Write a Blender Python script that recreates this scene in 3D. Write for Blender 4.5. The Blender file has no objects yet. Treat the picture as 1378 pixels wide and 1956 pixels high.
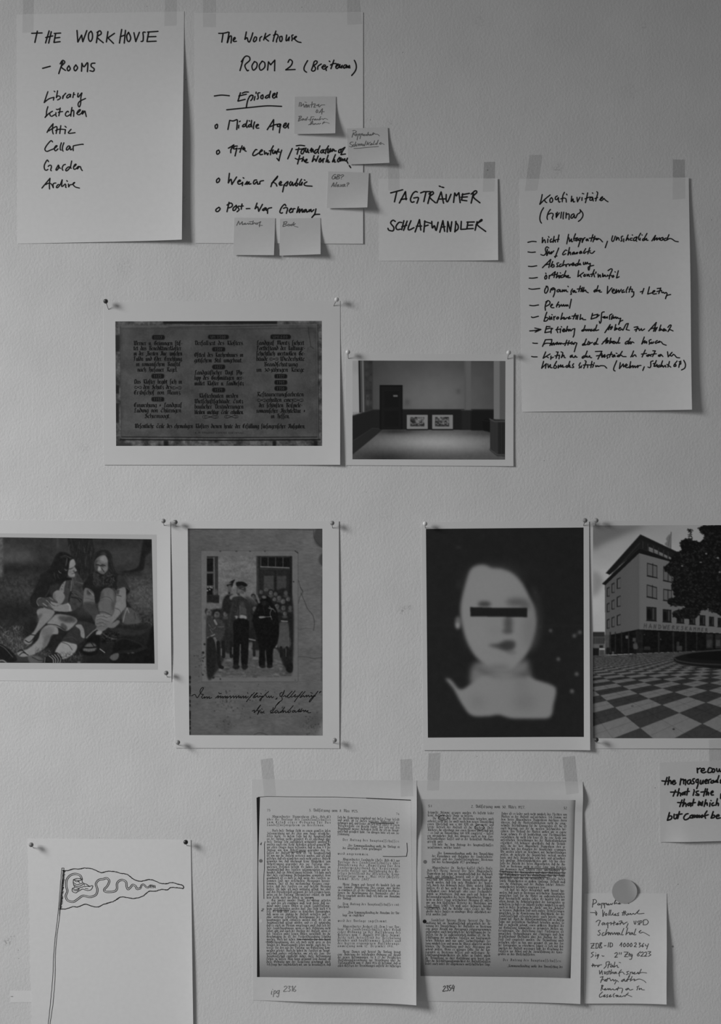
import bpy, math, random
import numpy as np

# ------------------------------------------------------------------ scene basics
scene = bpy.context.scene
COL = scene.collection
S = 0.00095            # metres of wall per photograph pixel (an A3 sheet is about 440 px tall)
ZC = 1.45              # height of the picture centre above the floor
D = 2.75               # camera distance to the wall
FW, FH = 1378, 1956

cam = bpy.data.cameras.new('camera')
camo = bpy.data.objects.new('camera', cam)
COL.objects.link(camo)
camo.location = (0, -D, ZC)
camo.rotation_euler = (math.pi / 2, 0, 0)
cam.sensor_fit = 'VERTICAL'
cam.sensor_height = 36.0
cam.lens = 36.0 / 2 / (FH * S / 2 / D)
cam.clip_start = 0.05
scene.camera = camo

world = bpy.data.worlds.new('overcast')
scene.world = world
world.use_nodes = True
bg = world.node_tree.nodes['Background']
bg.inputs[0].default_value = (1, 1, 1, 1)
bg.inputs[1].default_value = 0.10


def area(name, loc, target, sx, sy, power):
    l = bpy.data.lights.new(name, 'AREA')
    l.shape = 'RECTANGLE'
    l.size, l.size_y = sx, sy
    l.energy = power
    o = bpy.data.objects.new(name, l)
    COL.objects.link(o)
    o.location = loc
    d = [t - a for t, a in zip(target, loc)]
    import mathutils
    o.rotation_euler = mathutils.Vector(d).to_track_quat('-Z', 'Y').to_euler()
    return o


# daylight through the tall window on the left
wl = area('window_daylight', (-3.65, -2.0, 2.75), (-0.127, 0, 0.773), 1.15, 1.6, 18.4)
wl.data.spread = math.radians(58.5)
vs = scene.view_settings
vs.view_transform = 'Standard'
vs.look = 'None'
vs.gamma = 1.0
vs.use_curve_mapping = False
vs.exposure = 0.0

rng = np.random.RandomState(7)
rnd = random.Random(11)


# ------------------------------------------------------------------ helpers
def lin(v):
    v = np.asarray(v, float) / 255.0
    return np.where(v <= 0.04045, v / 12.92, ((np.maximum(v, 0) + 0.055) / 1.055) ** 2.4)


def W(px, py, h):
    """pixel on the wall plane (and height h in mm above the wall) -> world"""
    return ((px - FW / 2) * S, -h * 0.001, ZC + (FH / 2 - py) * S)


def mat(name, val, rough=0.85, spec=0.25, noise=0.0, nscale=400, bump=0.0, bscale=900):
    m = bpy.data.materials.new(name)
    m.use_nodes = True
    nt = m.node_tree
    b = nt.nodes['Principled BSDF']
    b.inputs['Base Color'].default_value = (val, val, val, 1)
    b.inputs['Roughness'].default_value = rough
    b.inputs['Specular IOR Level'].default_value = spec
    if noise or bump:
        tc = nt.nodes.new('ShaderNodeTexCoord')
        n = nt.nodes.new('ShaderNodeTexNoise')
        n.inputs['Scale'].default_value = nscale
        n.inputs['Detail'].default_value = 4
        nt.links.new(tc.outputs['Object'], n.inputs['Vector'])
        if noise:
            mr = nt.nodes.new('ShaderNodeMapRange')
            mr.inputs['From Min'].default_value = 0.25
            mr.inputs['From Max'].default_value = 0.75
            mr.inputs['To Min'].default_value = val * (1 - noise)
            mr.inputs['To Max'].default_value = val * (1 + noise)
            nt.links.new(n.outputs['Fac'], mr.inputs['Value'])
            nt.links.new(mr.outputs['Result'], b.inputs['Base Color'])
        if bump:
            n2 = nt.nodes.new('ShaderNodeTexNoise')
            n2.inputs['Scale'].default_value = bscale
            nt.links.new(tc.outputs['Object'], n2.inputs['Vector'])
            bp = nt.nodes.new('ShaderNodeBump')
            bp.inputs['Strength'].default_value = bump
            bp.inputs['Distance'].default_value = 0.0004
            nt.links.new(n2.outputs['Fac'], bp.inputs['Height'])
            nt.links.new(bp.outputs['Normal'], b.inputs['Normal'])
    return m


def vcol_mat(name, rough=0.5, spec=0.3):
    m = bpy.data.materials.new(name)
    m.use_nodes = True
    nt = m.node_tree
    b = nt.nodes['Principled BSDF']
    a = nt.nodes.new('ShaderNodeVertexColor')
    a.layer_name = 'tone'
    nt.links.new(a.outputs['Color'], b.inputs['Base Color'])
    b.inputs['Roughness'].default_value = rough
    b.inputs['Specular IOR Level'].default_value = spec
    return m


PAPER = 0.80
PHOTO = 0.72
M_paper = mat('matte_white_paper', PAPER, 0.9, 0.2, 0.02, 120, 0.12, 700)
M_photo = mat('photo_paper', PHOTO, 0.6, 0.3, 0.01, 60)
M_copy = mat('copier_paper', 0.68, 0.9, 0.2, 0.02, 120, 0.1, 700)
M_note = mat('sticky_note_paper', 0.66, 0.9, 0.2, 0.02, 160, 0.1, 700)
M_marker = mat('black_marker_ink', 0.012, 0.6, 0.3)
M_pencil = mat('pencil_graphite', 0.19, 0.7, 0.3)
M_pencil2 = mat('soft_pencil_graphite', 0.085, 0.7, 0.3)
M_fainter = mat('pale_graphite', 0.25, 0.7, 0.3)
M_ink = mat('old_ink', 0.010, 0.6, 0.3)
M_plaque_ink = mat('printed_black', 0.011, 0.5, 0.3)
M_badge_ink = mat('printed_grey', 0.075, 0.5, 0.3)
M_toner = vcol_mat('toner', 0.7, 0.2)
M_print = vcol_mat('inkjet_print', 0.6, 0.12)


def empty(name, loc, label=None, cat=None, group=None):
    o = bpy.data.objects.new(name, None)
    o.empty_display_size = 0.02
    COL.objects.link(o)
    o.location = loc
    if label:
        o['label'] = label
    if cat:
        o['category'] = cat
    if group:
        o['group'] = group
    return o


def mesh_obj(name, verts, faces, material, parent=None, smooth=False, tone=None, label=None):
    """verts are world coordinates; the object is stored relative to its parent's origin"""
    verts = np.asarray(verts, float)
    org = np.array(ORG[parent.name]) if parent else np.zeros(3)
    me = bpy.data.meshes.new(name)
    faces = np.asarray(faces, np.int32)
    nf, k = faces.shape
    me.vertices.add(len(verts))
    me.vertices.foreach_set('co', (verts - org).astype(np.float32).ravel())
    me.loops.add(nf * k)
    me.loops.foreach_set('vertex_index', faces.ravel())
    me.polygons.add(nf)
    me.polygons.foreach_set('loop_start', np.arange(0, nf * k, k, dtype=np.int32))
    me.polygons.foreach_set('loop_total', np.full(nf, k, np.int32))
    me.polygons.foreach_set('use_smooth', np.full(nf, bool(smooth)))
    me.update(calc_edges=True)
    if tone is not None:
        at = me.color_attributes.new('tone', 'FLOAT_COLOR', 'POINT')
        c = np.ones((len(verts), 4), np.float32)
        c[:, :3] = np.asarray(tone)[:, None]
        at.data.foreach_set('color', c.ravel())
    me.materials.append(material)
    o = bpy.data.objects.new(name, me)
    COL.objects.link(o)
    if parent:
        o.parent = parent
        ORG[o.name] = tuple(org)
    if label:
        o['label'] = label
    return o


ORG = {}


class Sheet:
    """a sheet of paper on the wall: four pixel corners (tl,tr,br,bl) and a lift function in mm"""

    def __init__(self, quad, lift, thick=0.25):
        self.q = [np.array(p, float) for p in quad]
        self.lift = lift
        self.t = thick

    def uv(self, px, py):
        px = np.asarray(px, float)
        py = np.asarray(py, float)
        tl, tr, br, bl = self.q
        u = (px - tl[0]) / (tr[0] - tl[0])
        v = (py - tl[1]) / (bl[1] - tl[1])
        for _ in range(6):
            x = (1 - u) * (1 - v) * tl[0] + u * (1 - v) * tr[0] + u * v * br[0] + (1 - u) * v * bl[0]
            y = (1 - u) * (1 - v) * tl[1] + u * (1 - v) * tr[1] + u * v * br[1] + (1 - u) * v * bl[1]
            u = u - (x - px) / (tr[0] - tl[0])
            v = v - (y - py) / (bl[1] - tl[1])
        return u, v

    def h(self, px, py):
        u, v = self.uv(px, py)
        return self.lift(np.clip(u, 0, 1), np.clip(v, 0, 1)) + self.t

    def inside(self, px, py):
        u, v = self.uv(px, py)
        return (u >= 0) & (u <= 1) & (v >= 0) & (v <= 1)

    def world(self, px, py, off):
        px = np.asarray(px, float)
        py = np.asarray(py, float)
        h = self.h(px, py) + off
        return np.stack([(px - FW / 2) * S, -h * 0.001, ZC + (FH / 2 - py) * S], -1)

    def build(self, name, label, cat, material, group=None, nu=36, nv=48):
        tl, tr, br, bl = self.q
        c = (bl + br) / 2
        self.root = empty(name, W(c[0], c[1], 0), label, cat, group)
        ORG[self.root.name] = W(c[0], c[1], 0)
        u, v = np.meshgrid(np.linspace(0, 1, nu), np.linspace(0, 1, nv))
        u = u.ravel(); v = v.ravel()
        p = ((1 - u) * (1 - v))[:, None] * tl + (u * (1 - v))[:, None] * tr + (u * v)[:, None] * br + ((1 - u) * v)[:, None] * bl
        h = self.lift(u, v)
        X = (p[:, 0] - FW / 2) * S
        Z = ZC + (FH / 2 - p[:, 1]) * S
        front = np.stack([X, -(h + self.t) * 0.001, Z], -1)
        back = np.stack([X, -h * 0.001, Z], -1)
        n = nu * nv
        idx = np.arange(n).reshape(nv, nu)
        a, b, cc, d = idx[:-1, :-1].ravel(), idx[:-1, 1:].ravel(), idx[1:, 1:].ravel(), idx[1:, :-1].ravel()
        f = [np.stack([a, d, cc, b], -1), np.stack([a, b, cc, d], -1) + n]
        vs_ = [front, back]
        k = 2 * n
        for e, flip in ((idx[0], 0), (idx[-1], 1), (idx[:, 0], 1), (idx[:, -1], 0)):
            m = len(e)
            vs_ += [front[e], back[e]]
            i = np.arange(m - 1) + k
            s = np.stack([i, i + 1, i + 1 + m, i + m], -1)
            f.append(s[:, ::-1] if flip else s)
            k += 2 * m
        self.paper = mesh_obj('paper', np.vstack(vs_), np.vstack(f), material, self.root, smooth=True)
        return self.root


# ------------------------------------------------------------------ strokes
def catmull(pts, n=6, closed=False):
    p = np.asarray(pts, float)
    if len(p) < 3:
        return p
    if closed:
        q = np.vstack([p[-1], p, p[0], p[1]])
    else:
        q = np.vstack([2 * p[0] - p[1], p, 2 * p[-1] - p[-2]])
    out = []
    t = np.linspace(0, 1, n, endpoint=False)[:, None]
    for i in range(1, len(q) - 2):
        a, b, c, d = q[i - 1], q[i], q[i + 1], q[i + 2]
        out.append(0.5 * (2 * b + (c - a) * t + (2 * a - 5 * b + 4 * c - d) * t ** 2 + (3 * b - a - 3 * c + d) * t ** 3))
    if not closed:
        out.append(p[-1:])
    return np.vstack(out)


class Ink:
    """collects flat ribbons in pixel space, later laid on a sheet"""

    def __init__(self):
        self.v = []
        self.f = []
        self.n = 0
        self.tone = []

    def _add(self, v, f, tone=None):
        self.v.append(v)
        self.f.append(np.asarray(f) + self.n)
        self.n += len(v)
        self.tone.append(np.full(len(v), 0.02 if tone is None else tone))

    def ribbon(self, pts, w, tone=None):
        p = np.asarray(pts, float)
        keep = [0]
        for i in range(1, len(p)):
            if np.hypot(*(p[i] - p[keep[-1]])) > 0.05:
                keep.append(i)
        p = p[keep]
        if len(p) < 2:
            p = np.vstack([p[0], p[0] + [0.6, 0.3]])
        t0 = (p[0] - p[1]) / np.hypot(*(p[0] - p[1]))
        t1 = (p[-1] - p[-2]) / np.hypot(*(p[-1] - p[-2]))
        p = np.vstack([p[0] + t0 * w * 0.42, p, p[-1] + t1 * w * 0.42])
        d = np.gradient(p, axis=0)
        L = np.hypot(d[:, 0], d[:, 1])[:, None]
        d = d / np.maximum(L, 1e-6)
        nrm = np.stack([-d[:, 1], d[:, 0]], -1)
        ww = np.full(len(p), w * 0.5)
        ww[0] *= 0.45
        ww[-1] *= 0.45
        a = p + nrm * ww[:, None]
        b = p - nrm * ww[:, None]
        k = len(p)
        i = np.arange(k - 1)
        self._add(np.vstack([a, b]), np.stack([i, i + 1, i + 1 + k, i + k], -1), tone)

    def nib(self, pts, nx, ny, tone=None):
        """broad nib stroke: each segment swept by the constant nib vector"""
        p = np.asarray(pts, float)
        k = len(p)
        nv = np.array([nx, ny]) * 0.5
        i = np.arange(k - 1)
        self._add(np.vstack([p + nv, p - nv]), np.stack([i, i + 1, i + 1 + k, i + k], -1), tone)

    def poly(self, pts, tone=None):
        p = np.asarray(pts, float)
        c = p.mean(0)
        k = len(p)
        v = np.vstack([p, c])
        i = np.arange(k)
        self._add(v, np.stack([i, (i + 1) % k, np.full(k, k), np.full(k, k)], -1)[:, :3].repeat(1, 0) if False else
                  np.stack([i, (i + 1) % k, np.full(k, k), i], -1), tone)

    def build(self, name, sheet, material, parent=None, off=0.3, label=None, tone=False):
        if not self.n:
            return None
        v = np.vstack(self.v)
        f = np.vstack(self.f)
        # poly() fans come in as degenerate quads: split them off as triangles
        deg = f[:, 0] == f[:, 3]
        tri = f[deg][:, :3]
        quad = f[~deg]
        tri = np.vstack([tri, quad[:, [0, 1, 2]], quad[:, [0, 2, 3]]])
        # face the room
        a, b, c = v[tri[:, 0]], v[tri[:, 1]], v[tri[:, 2]]
        cr = (b[:, 0] - a[:, 0]) * (c[:, 1] - a[:, 1]) - (b[:, 1] - a[:, 1]) * (c[:, 0] - a[:, 0])
        tri = tri[np.abs(cr) > 1e-9]
        cr = cr[np.abs(cr) > 1e-9]
        tri[cr > 0] = tri[cr > 0][:, ::-1]
        return mesh_obj(name, sheet.world(v[:, 0], v[:, 1], off), tri, material, parent or sheet.root,
                        tone=np.concatenate(self.tone) if tone else None, label=label)


# single-stroke handwriting, tenths of an x-height: strokes split by ';'
HAND = {
 'A': '0,0 5,18 8,0;2,6 9,7', 'B': '1,0 2,17;1,17 6,17 7,13 2,9.5 7,7 7,2 1,0', 'C': '9,15 6,18 2,13 0,6 2,1 6,0 10,3',
 'D': '1,0 2,17;0,16 6,16 9,9 6,2 0,0', 'E': '8,18 2,17 0,0 7,1;1,9 6,10', 'F': '1,0 2,16;0,16 9,18;1,9 6,10',
 'G': '8,16 5,18 1,13 0,5 3,0 6,3 7,8 5,9 9,9 8,1', 'H': '2,18 0,0;8,18 7,0;1,9 8,10', 'I': '2,18 0,0', 'J': '5,18 4,2 0,1',
 'K': '2,18 0,0;9,17 2,8 9,0', 'L': '3,18 0,1 8,2', 'M': '0,0 2,17;2,14 5,11 9,17 9,0', 'N': '0,0 2,17 6,1 8,18',
 'O': '5,17 1,12 1,3 4,0 8,4 8,13 5,17', 'P': '1,0 2,17;0,15 6,18 9,13 2,8', 'R': '1,0 2,16;0,13 5,18 8,14 3,8 10,0',
 'S': '9,16 6,18 3,14 7,9 7,3 4,0 0,2', 'T': '0,16 10,18;5,17 4,0', 'U': '0,17 1,4 4,0 7,6 8,18', 'V': '0,18 3,0 9,18',
 'W': '0,18 2,0 6,13 8,0 12,18', 'X': '0,18 8,0;8,18 0,0', 'Y': '0,18 4,9 8,18;4,9 3,0', 'Z': '0,17 9,18 0,0 9,1;2,9 7,9',
 'a': '6,9 3,10 0,5 1,0 4,2 6,9;6,10 6,2 9,1', 'b': '3,19 0,1;1,6 5,9 6,4 3,0 0,1', 'c': '6,9 3,10 0,5 2,0 7,2',
 'd': '6,8 3,10 0,5 2,0 5,3;9,19 6,3 8,0', 'e': '0,5 5,6 5,10 1,8 0,3 3,0 8,3', 'f': '8,17 5,19 3,12 0,-7;0,9 7,10',
 'g': '6,9 3,10 0,5 2,1 5,4 7,10;7,10 5,-6 2,-8 0,-5', 'h': '3,19 0,0;1,5 4,10 6,8 6,0', 'i': '1,10 0,1 2,0;3,14 3.5,15',
 'j': '2,10 1,-6 -2,-8;3,14 3.5,15', 'k': '3,19 0,0;7,10 1,5 7,0', 'l': '3,19 0,2 2,0',
 'm': '1,10 0,0;1,6 4,10 5,7 4,0;5,6 8,10 9,7 9,1 11,0', 'n': '1,10 0,0;1,6 4,10 6,8 6,1 8,0', 'o': '4,10 0,6 1,1 4,0 7,5 4,10',
 'p': '2,10 0,-8;1,8 5,10 7,6 4,1 1,2', 'q': '6,9 3,10 0,5 2,1 6,7;6,10 5,-8', 'r': '1,10 0,0;1,6 4,10 6,9',
 's': '6,9 3,10 2,7 5,4 4,0 0,1', 't': '3,16 1,2 4,0;-1,10 6,11', 'u': '0,10 0,3 2,0 6,5;7,10 6,2 9,0', 'v': '0,10 3,0 7,10',
 'w': '0,10 2,0 5,8 7,0 10,10', 'x': '0,10 6,0;6,10 0,0', 'y': '0,10 1,4 5,4;8,10 4,-6 1,-7', 'z': '0,9 6,10 0,0 7,0;1,5 5,5',
 '0': '4,15 1,11 1,4 4,0 7,5 7,12 4,15', '1': '1,13 4,16 3,0', '2': '1,13 5,16 8,12 0,0 8,0', '3': '1,15 6,15 3,9 7,5 4,0 0,1',
 '4': '4,16 0,6 7,6;7,12 5,-3', '5': '7,16 2,15 1,9 6,8 6,2 1,0', '6': '6,17 1,8 1,2 4,0 7,4 2,7', '7': '0,15 8,16 3,0',
 '8': '6,15 2,13 6,6 3,0 1,4 7,12 6,15', '9': '7,14 3,16 1,11 5,9 7,14 5,0', '(': '5,22 1,13 1,2 4,-5', ')': '1,22 6,14 5,3 0,-5',
 ',': '2,1 0,-6', '.': '0,0 .6,.8', '-': '0,6 6,7', '?': '0,13 4,17 7,13 3,7 3,4;3,0 3.4,.8', '/': '4,16 0,-3',
 '+': '4,12 3,0;0,6 8,7', '"': '1,18 0,13;4,18 3,13', '\u201e': '1,2 0,-3;4,2 3,-3', '\u201d': '1,18 0,13;4,18 3,13',
 ':': '0,1 .6,1.8;1,8 1.6,8.8', 'o.': '5,10 1,7 1,2 4,0 8,4 7,9 5,10',
}
for base, um in (('a', 'ä'), ('o', 'ö'), ('u', 'ü'), ('A', 'Ä')):
    y = 21 if base == 'A' else 14
    HAND[um] = HAND[base] + ';2,%d 2.5,%d;5,%d 5.5,%d' % (y, y + 1, y, y + 1)
HG = {k: [np.array([[float(c) for c in p.split(',')] for p in s.split()]) for s in g.split(';')] for k, g in HAND.items()}


class Pen:
    """writes words given in the coordinates of a zoomed crop (origin ox,oy, scale s)"""

    def __init__(self, ink, ox, oy, s, w, slant=0.12, jit=0.35, tone=None):
        self.ink, self.ox, self.oy, self.s, self.w, self.slant, self.jit, self.tone = ink, ox, oy, s, w, slant, jit, tone

    def P(self, pts):
        p = np.asarray(pts, float)
        return p / self.s + np.array([self.ox, self.oy])

    def trace(self, *strokes, w=None):
        for st in strokes:
            p = self.P(st)
            self.ink.ribbon(catmull(p, 5) if len(p) > 2 else p, w or self.w, self.tone)

    def sharp(self, *strokes, w=None):
        """traced strokes with hard corners"""
        for st in strokes:
            p = self.P(st)
            for a, b in zip(p[:-1], p[1:]):
                self.ink.ribbon(np.array([a, b]), w or self.w, self.tone)

    def word(self, text, x0, x1, b0, b1, xh, gap=2.2, w=None):
        x = 0.0
        out = []
        for ch in text:
            g = HG[ch]
            mn = min(s[:, 0].min() for s in g)
            mx = max(s[:, 0].max() for s in g)
            j = [rnd.uniform(-self.jit, self.jit) for _ in range(4)]
            for s in g:
                q = s.copy()
                q[:, 0] = q[:, 0] * (1 + j[0] * 0.12) - mn + x
                q[:, 1] = q[:, 1] * (1 + j[1] * 0.12) + j[2]
                q += rng.uniform(-self.jit, self.jit, q.shape) * 0.5
                out.append(q)
            x += (mx - mn) + gap
        tot = x - gap
        lo = min((q[:, 0] + q[:, 1] * self.slant).min() for q in out)
        hi = max((q[:, 0] + q[:, 1] * self.slant).max() for q in out)
        for q in out:
            xx = q[:, 0] + q[:, 1] * self.slant - lo
            X = x0 + xx / (hi - lo) * (x1 - x0)
            Y = b0 + (b1 - b0) * (q[:, 0] / tot) - q[:, 1] * xh / 10.0
            p = self.P(np.stack([X, Y], -1))
            self.ink.ribbon(catmull(p, 5) if len(p) > 2 else p, w or self.w, self.tone)


# ------------------------------------------------------------------ blackletter, broad nib
FRA = {
 'a': '0,8 0,2 2,0 5,2;0,8 3,10 5,8 5,2 6.5,0', 'b': '.5,16 .5,1 3,0 5,2 5,8 3,10 .5,8', 'c': '4.5,9 2,10 0,8 0,2 2,0 4.5,2',
 'd': '5,2 2,0 0,2 0,7 2.5,10 5,8 5,2;5,8 1,16', 'e': '4.5,1.5 2,0 0,2 0,8 2.5,10 4,8 .5,5', 'f': '4,15 2,16.5 1,14 1,-4;-.5,10 3.5,10',
 'g': '5,10 5,0 4,-4 .5,-4.5;5,9 2.5,10 0,8 0,2 2,0 5,2', 'h': '.5,16 .5,0;.5,8 3.5,10 5,8 5,0 3,-4', 'i': '0,8.5 1,10 1,1 2.5,0;1,14 1.6,14.5',
 'j': '0,8.5 1,10 1,-2 -1,-4.5;1,14 1.6,14.5', 'k': '.8,16 .8,0;.8,12 4,11 1,7;1,6 4,1 5,0', 'l': '1,16 1,1 2.6,0',
 'm': '0,8.5 1,10 1,0;1,8 3.5,10 4.5,8.5 4.5,0;4.5,8 7,10 8,8.5 8,1 9.5,0', 'n': '0,8.5 1,10 1,0;1,8 3.5,10 5,8.5 5,1 6.5,0',
 'o': '3,10 0,8 0,2 2.5,0 5,2 5,8 3,10 .5,8', 'p': '0,8.5 1,10 1,-5;1,8 3.5,10 5,8 5,2 3,0 1,1', 'q': '5,10 5,-5;5,9 2.5,10 0,8 0,2 2,0 5,2',
 'r': '0,8.5 1,10 1,1 2.5,0;1,8 3,10 4,8.8', 's': '4.5,9.5 2,10 .5,7.5 4.5,4 3.5,.5 .5,.5', '\u017f': '4,15 2,16.5 1,14 1,-4',
 't': '1,13.5 1,1 3,0;-.5,10 3.5,10', 'u': '0,9 1,10 1,1.5 3,0 5,2;5,10 5,1 6.5,0', 'v': '0,9 1,10 1,1.5 3,0 5,2 5,8 3.5,10',
 'w': '0,9 1,10 1,1.5 3,0 4.5,1.5;4.5,10 4.5,1.5 6.5,0 8.5,2 8.5,8 7,10', 'x': '0,8.5 1,10 1,1 2.5,0;1,8 3,10 4,8.8;0,-4 2,5 3.5,5',
 'y': '0,9 1,10 1,1.5 3,0 5,2;5,10 5,0 3,-4.5', 'z': '0,9 3,10 4,8 1.5,5 4.5,3 4,-2 1,-4', '\u00df': '1,-4 1,14 3,16.5 5,14 2.5,9 5,6 4,0 2,0',
 'A': '0,3 2,0 4,2 4,12 2,15 0,13;4,12 7,15.5 8,14 8,1 9.5,0;4,7 8,7', 'B': '0,13 2,15.5 3,13 3,1 0,0;3,13 6,15.5 8,13 5,8.5 8.5,5 7,0 3,1',
 'C': '7,14 4,15.5 1,12 0,5 3,0 7,2;4,15 4,3', 'D': '0,14 4,15.5 8,12 8,4 5,0 1,1;2,13 2,3 4,1', 'E': '7,13 4,15.5 1,12 0,5 3,0 7,2;3,14 3,3;3,8 6.5,8.5',
 'F': '0,13 2,15.5 8,14;3,15 3,2 1,-2;3,8 6.5,9', 'G': '8,13 4,15.5 1,12 0,5 3,0 7,1 8,6 5,8;4,14 4,3', 'H': '0,14 3,15.5 3,1 1,0;3,8 6,10 8,7 7,0 5,-3;3,15 6,14',
 'I': '0,13 3,15.5 6,14;3,14 3,3 1,0', 'J': '0,13 3,15.5 6,14;3,14 3,2 0,-3', 'K': '0,13 2,15.5 3,13 3,0;3,9 7,15 8,13;3,8 7,1 8.5,0', 'L': '1,13 4,15.5 6,13;3,14 3,4 1,0 7,1',
 'M': '0,12 2,15.5 2,1 0,0;2,13 5,15.5 6,13 6,1;6,13 9,15.5 10,13 10,1 11.5,0', 'N': '0,12 2,15.5 3,13 3,1;3,13 7,15.5 8,13 8,1 9.5,0',
 'O': '4,15.5 0,11 0,4 4,0 8,4 8,11 4,15.5;3,13 3,3', 'P': '0,12 2,15.5 3,13 3,-3;3,13 6,15.5 8.5,12 7,5 3,6', 'R': '0,13 2,15.5 3,13 3,1 0,0;3,13 6,15.5 8,12 4,8 8,1 9.5,0',
 'S': '7,14 4,15.5 1,12 7,6 6,1 2,0 0,2;3.5,14 3.5,3', 'T': '0,13 3,15.5 8,14;7,10 2,10 0,5 3,0 7,2', 'U': '0,13 2,15.5 2,3 4,0 8,2;8,15.5 8,1 9.5,0',
 'V': '0,12 2,15.5 3,13 3,2 6,0 8.5,4 8.5,12 5,15.5', 'W': '0,12 2,15.5 2,2 4,0 6,2;6,15 6,2 8,0 11,4 11,12 8,15.5', 'Z': '0,13 4,15.5 6,12 2,8 6,5 4,0 0,1',
 '0': '3,13 0,9 0,4 3,0 6,4 6,9 3,13', '1': '0,10 2,13 2,0', '2': '0,11 3,13 5,10 0,0 6,0', '3': '0,12 4,12.5 2,7.5 5,4 3,0 0,0', '4': '4,13 0,4 6,4;4,8 4,-1',
 '5': '5,13 1,12.5 1,8 5,6 4,0 0,0', '6': '5,13 1,7 1,2 3,0 5,3 1,6', '7': '0,12.5 6,13 2,0', '8': '3,13 1,10 5,4 3,0 0,3 5,9 3,13', '9': '5,9 2,6 1,11 4,13 5,8 1,0',
 '.': '0,.6 .8,0', ',': '.5,.5 0,-3', '-': '0,5.5 3.5,6', ':': '0,.6 .8,0;0,7.6 .8,7', ';': '.5,.5 0,-3;0,7.6 .8,7', '!': '1,15 1,4;1,.8 1.6,0', '(': '3,16 0,10 0,2 3,-4',
 ')': '0,16 3,10 3,2 0,-4', '\u201e': '.5,2 0,-2;2.5,2 2,-2', '\u201c': '.5,16 0,12;2.5,16 2,12', '\u00a7': '4,14 1,13 5,7 1,4;1,8 5,2 1,-2', '\u2014': '0,5.5 9,5.5', '/': '3,14 0,-2', '+': '2,10 2,2;0,6 4,6',
}
for base, um in (('a', 'ä'), ('o', 'ö'), ('u', 'ü'), ('A', 'Ä'), ('U', 'Ü'), ('O', 'Ö')):
    y = 17 if base.isupper() else 13
    FRA[um] = FRA[base] + ';.8,%g 1.6,%g;3.6,%g 4.4,%g' % (y, y - .8, y, y - .8)
FG = {k: [np.array([[float(c) for c in p.split(',')] for p in s.split()]) for s in g.split(';')] for k, g in FRA.items()}
FA = {k: max(s[:, 0].max() for s in g) for k, g in FG.items()}


def longs(t):
    """long s inside words, round s at their ends"""
    o = ''
    for i, c in enumerate(t):
        nx = t[i + 1] if i + 1 < len(t) else ' '
        o += '\u017f' if (c == 's' and nx.isalpha()) else c
    return o


def fraktur(ink, text, x0, x1, b0, b1, xh, fit=True, spaced=False, nibw=0.2, hs=None, tone=None, gap=1.9):
    """one printed line from x0 to x1 (pixels); fit: justified, the rest goes into the word spaces"""
    text = longs(text)
    adv = []
    for c in text:
        adv.append(5.0 if c == ' ' else FA[c] + gap)
    hs = hs or xh / 10.0 * 0.82
    tot = sum(adv) * hs - gap * hs
    width = x1 - x0
    nsp = text.count(' ')
    extra_sp = extra_all = 0.0
    k = hs
    if fit:
        slack = width - tot
        if spaced and slack > 0:
            extra_all = slack / max(1, len(text) - 1)
        elif nsp and slack > 0:
            m = min(slack, nsp * 4.5 * hs)
            extra_sp = m / nsp
            k = hs * (width - m) / tot
        else:
            k = hs * width / tot
    x = x0
    nx, ny = xh * nibw, -xh * nibw * 0.75
    for c, a in zip(text, adv):
        if c == ' ':
            x += a * k + extra_sp + extra_all
            continue
        for s in FG[c]:
            X = x + s[:, 0] * k
            Y = b0 + (b1 - b0) * (X - x0) / max(width, 1e-6) - s[:, 1] * xh / 10.0
            ink.nib(np.stack([X, Y], -1), nx, ny, tone(X.mean(), Y.mean()) if callable(tone) else tone)
        x += a * k + extra_all


# ------------------------------------------------------------------ tone painter for the printed pictures
def gblur(a, r):
    if r <= 0.3:
        return a
    n = int(math.ceil(r * 2.6))
    k = np.exp(-0.5 * (np.arange(-n, n + 1) / r) ** 2)
    k /= k.sum()
    for ax in (0, 1):
        pad = [(0, 0), (0, 0)]
        pad[ax] = (n, n)
        b = np.pad(a, pad, mode='edge')
        out = np.zeros_like(a)
        L = a.shape[ax]
        for i, w in enumerate(k):
            out += w * (b[i:i + L, :] if ax == 0 else b[:, i:i + L])
        a = out
    return a


def vnoise(shape, cell, oct=4, gain=0.55, aspect=1.0, seed=0):
    """value noise in -1..1, cell size in samples"""
    r = np.random.RandomState(seed)
    H, Wd = shape
    out = np.zeros(shape)
    amp, tot = 1.0, 0.0
    c = float(cell)
    for _ in range(oct):
        gy, gx = int(H / c) + 3, int(Wd / (c * aspect)) + 3
        g = r.uniform(-1, 1, (gy, gx))
        y = np.arange(H) / c
        x = np.arange(Wd) / (c * aspect)
        yi, xi = y.astype(int), x.astype(int)
        fy, fx = y - yi, x - xi
        fy = (fy * fy * (3 - 2 * fy))[:, None]
        fx = (fx * fx * (3 - 2 * fx))[None]
        a = g[yi][:, xi]; b = g[yi][:, xi + 1]; cc = g[yi + 1][:, xi]; d = g[yi + 1][:, xi + 1]
        out += amp * ((a * (1 - fx) + b * fx) * (1 - fy) + (cc * (1 - fx) + d * fx) * fy)
        tot += amp
        amp *= gain
        c = max(1.0, c / 2)
    return out / tot


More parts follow.
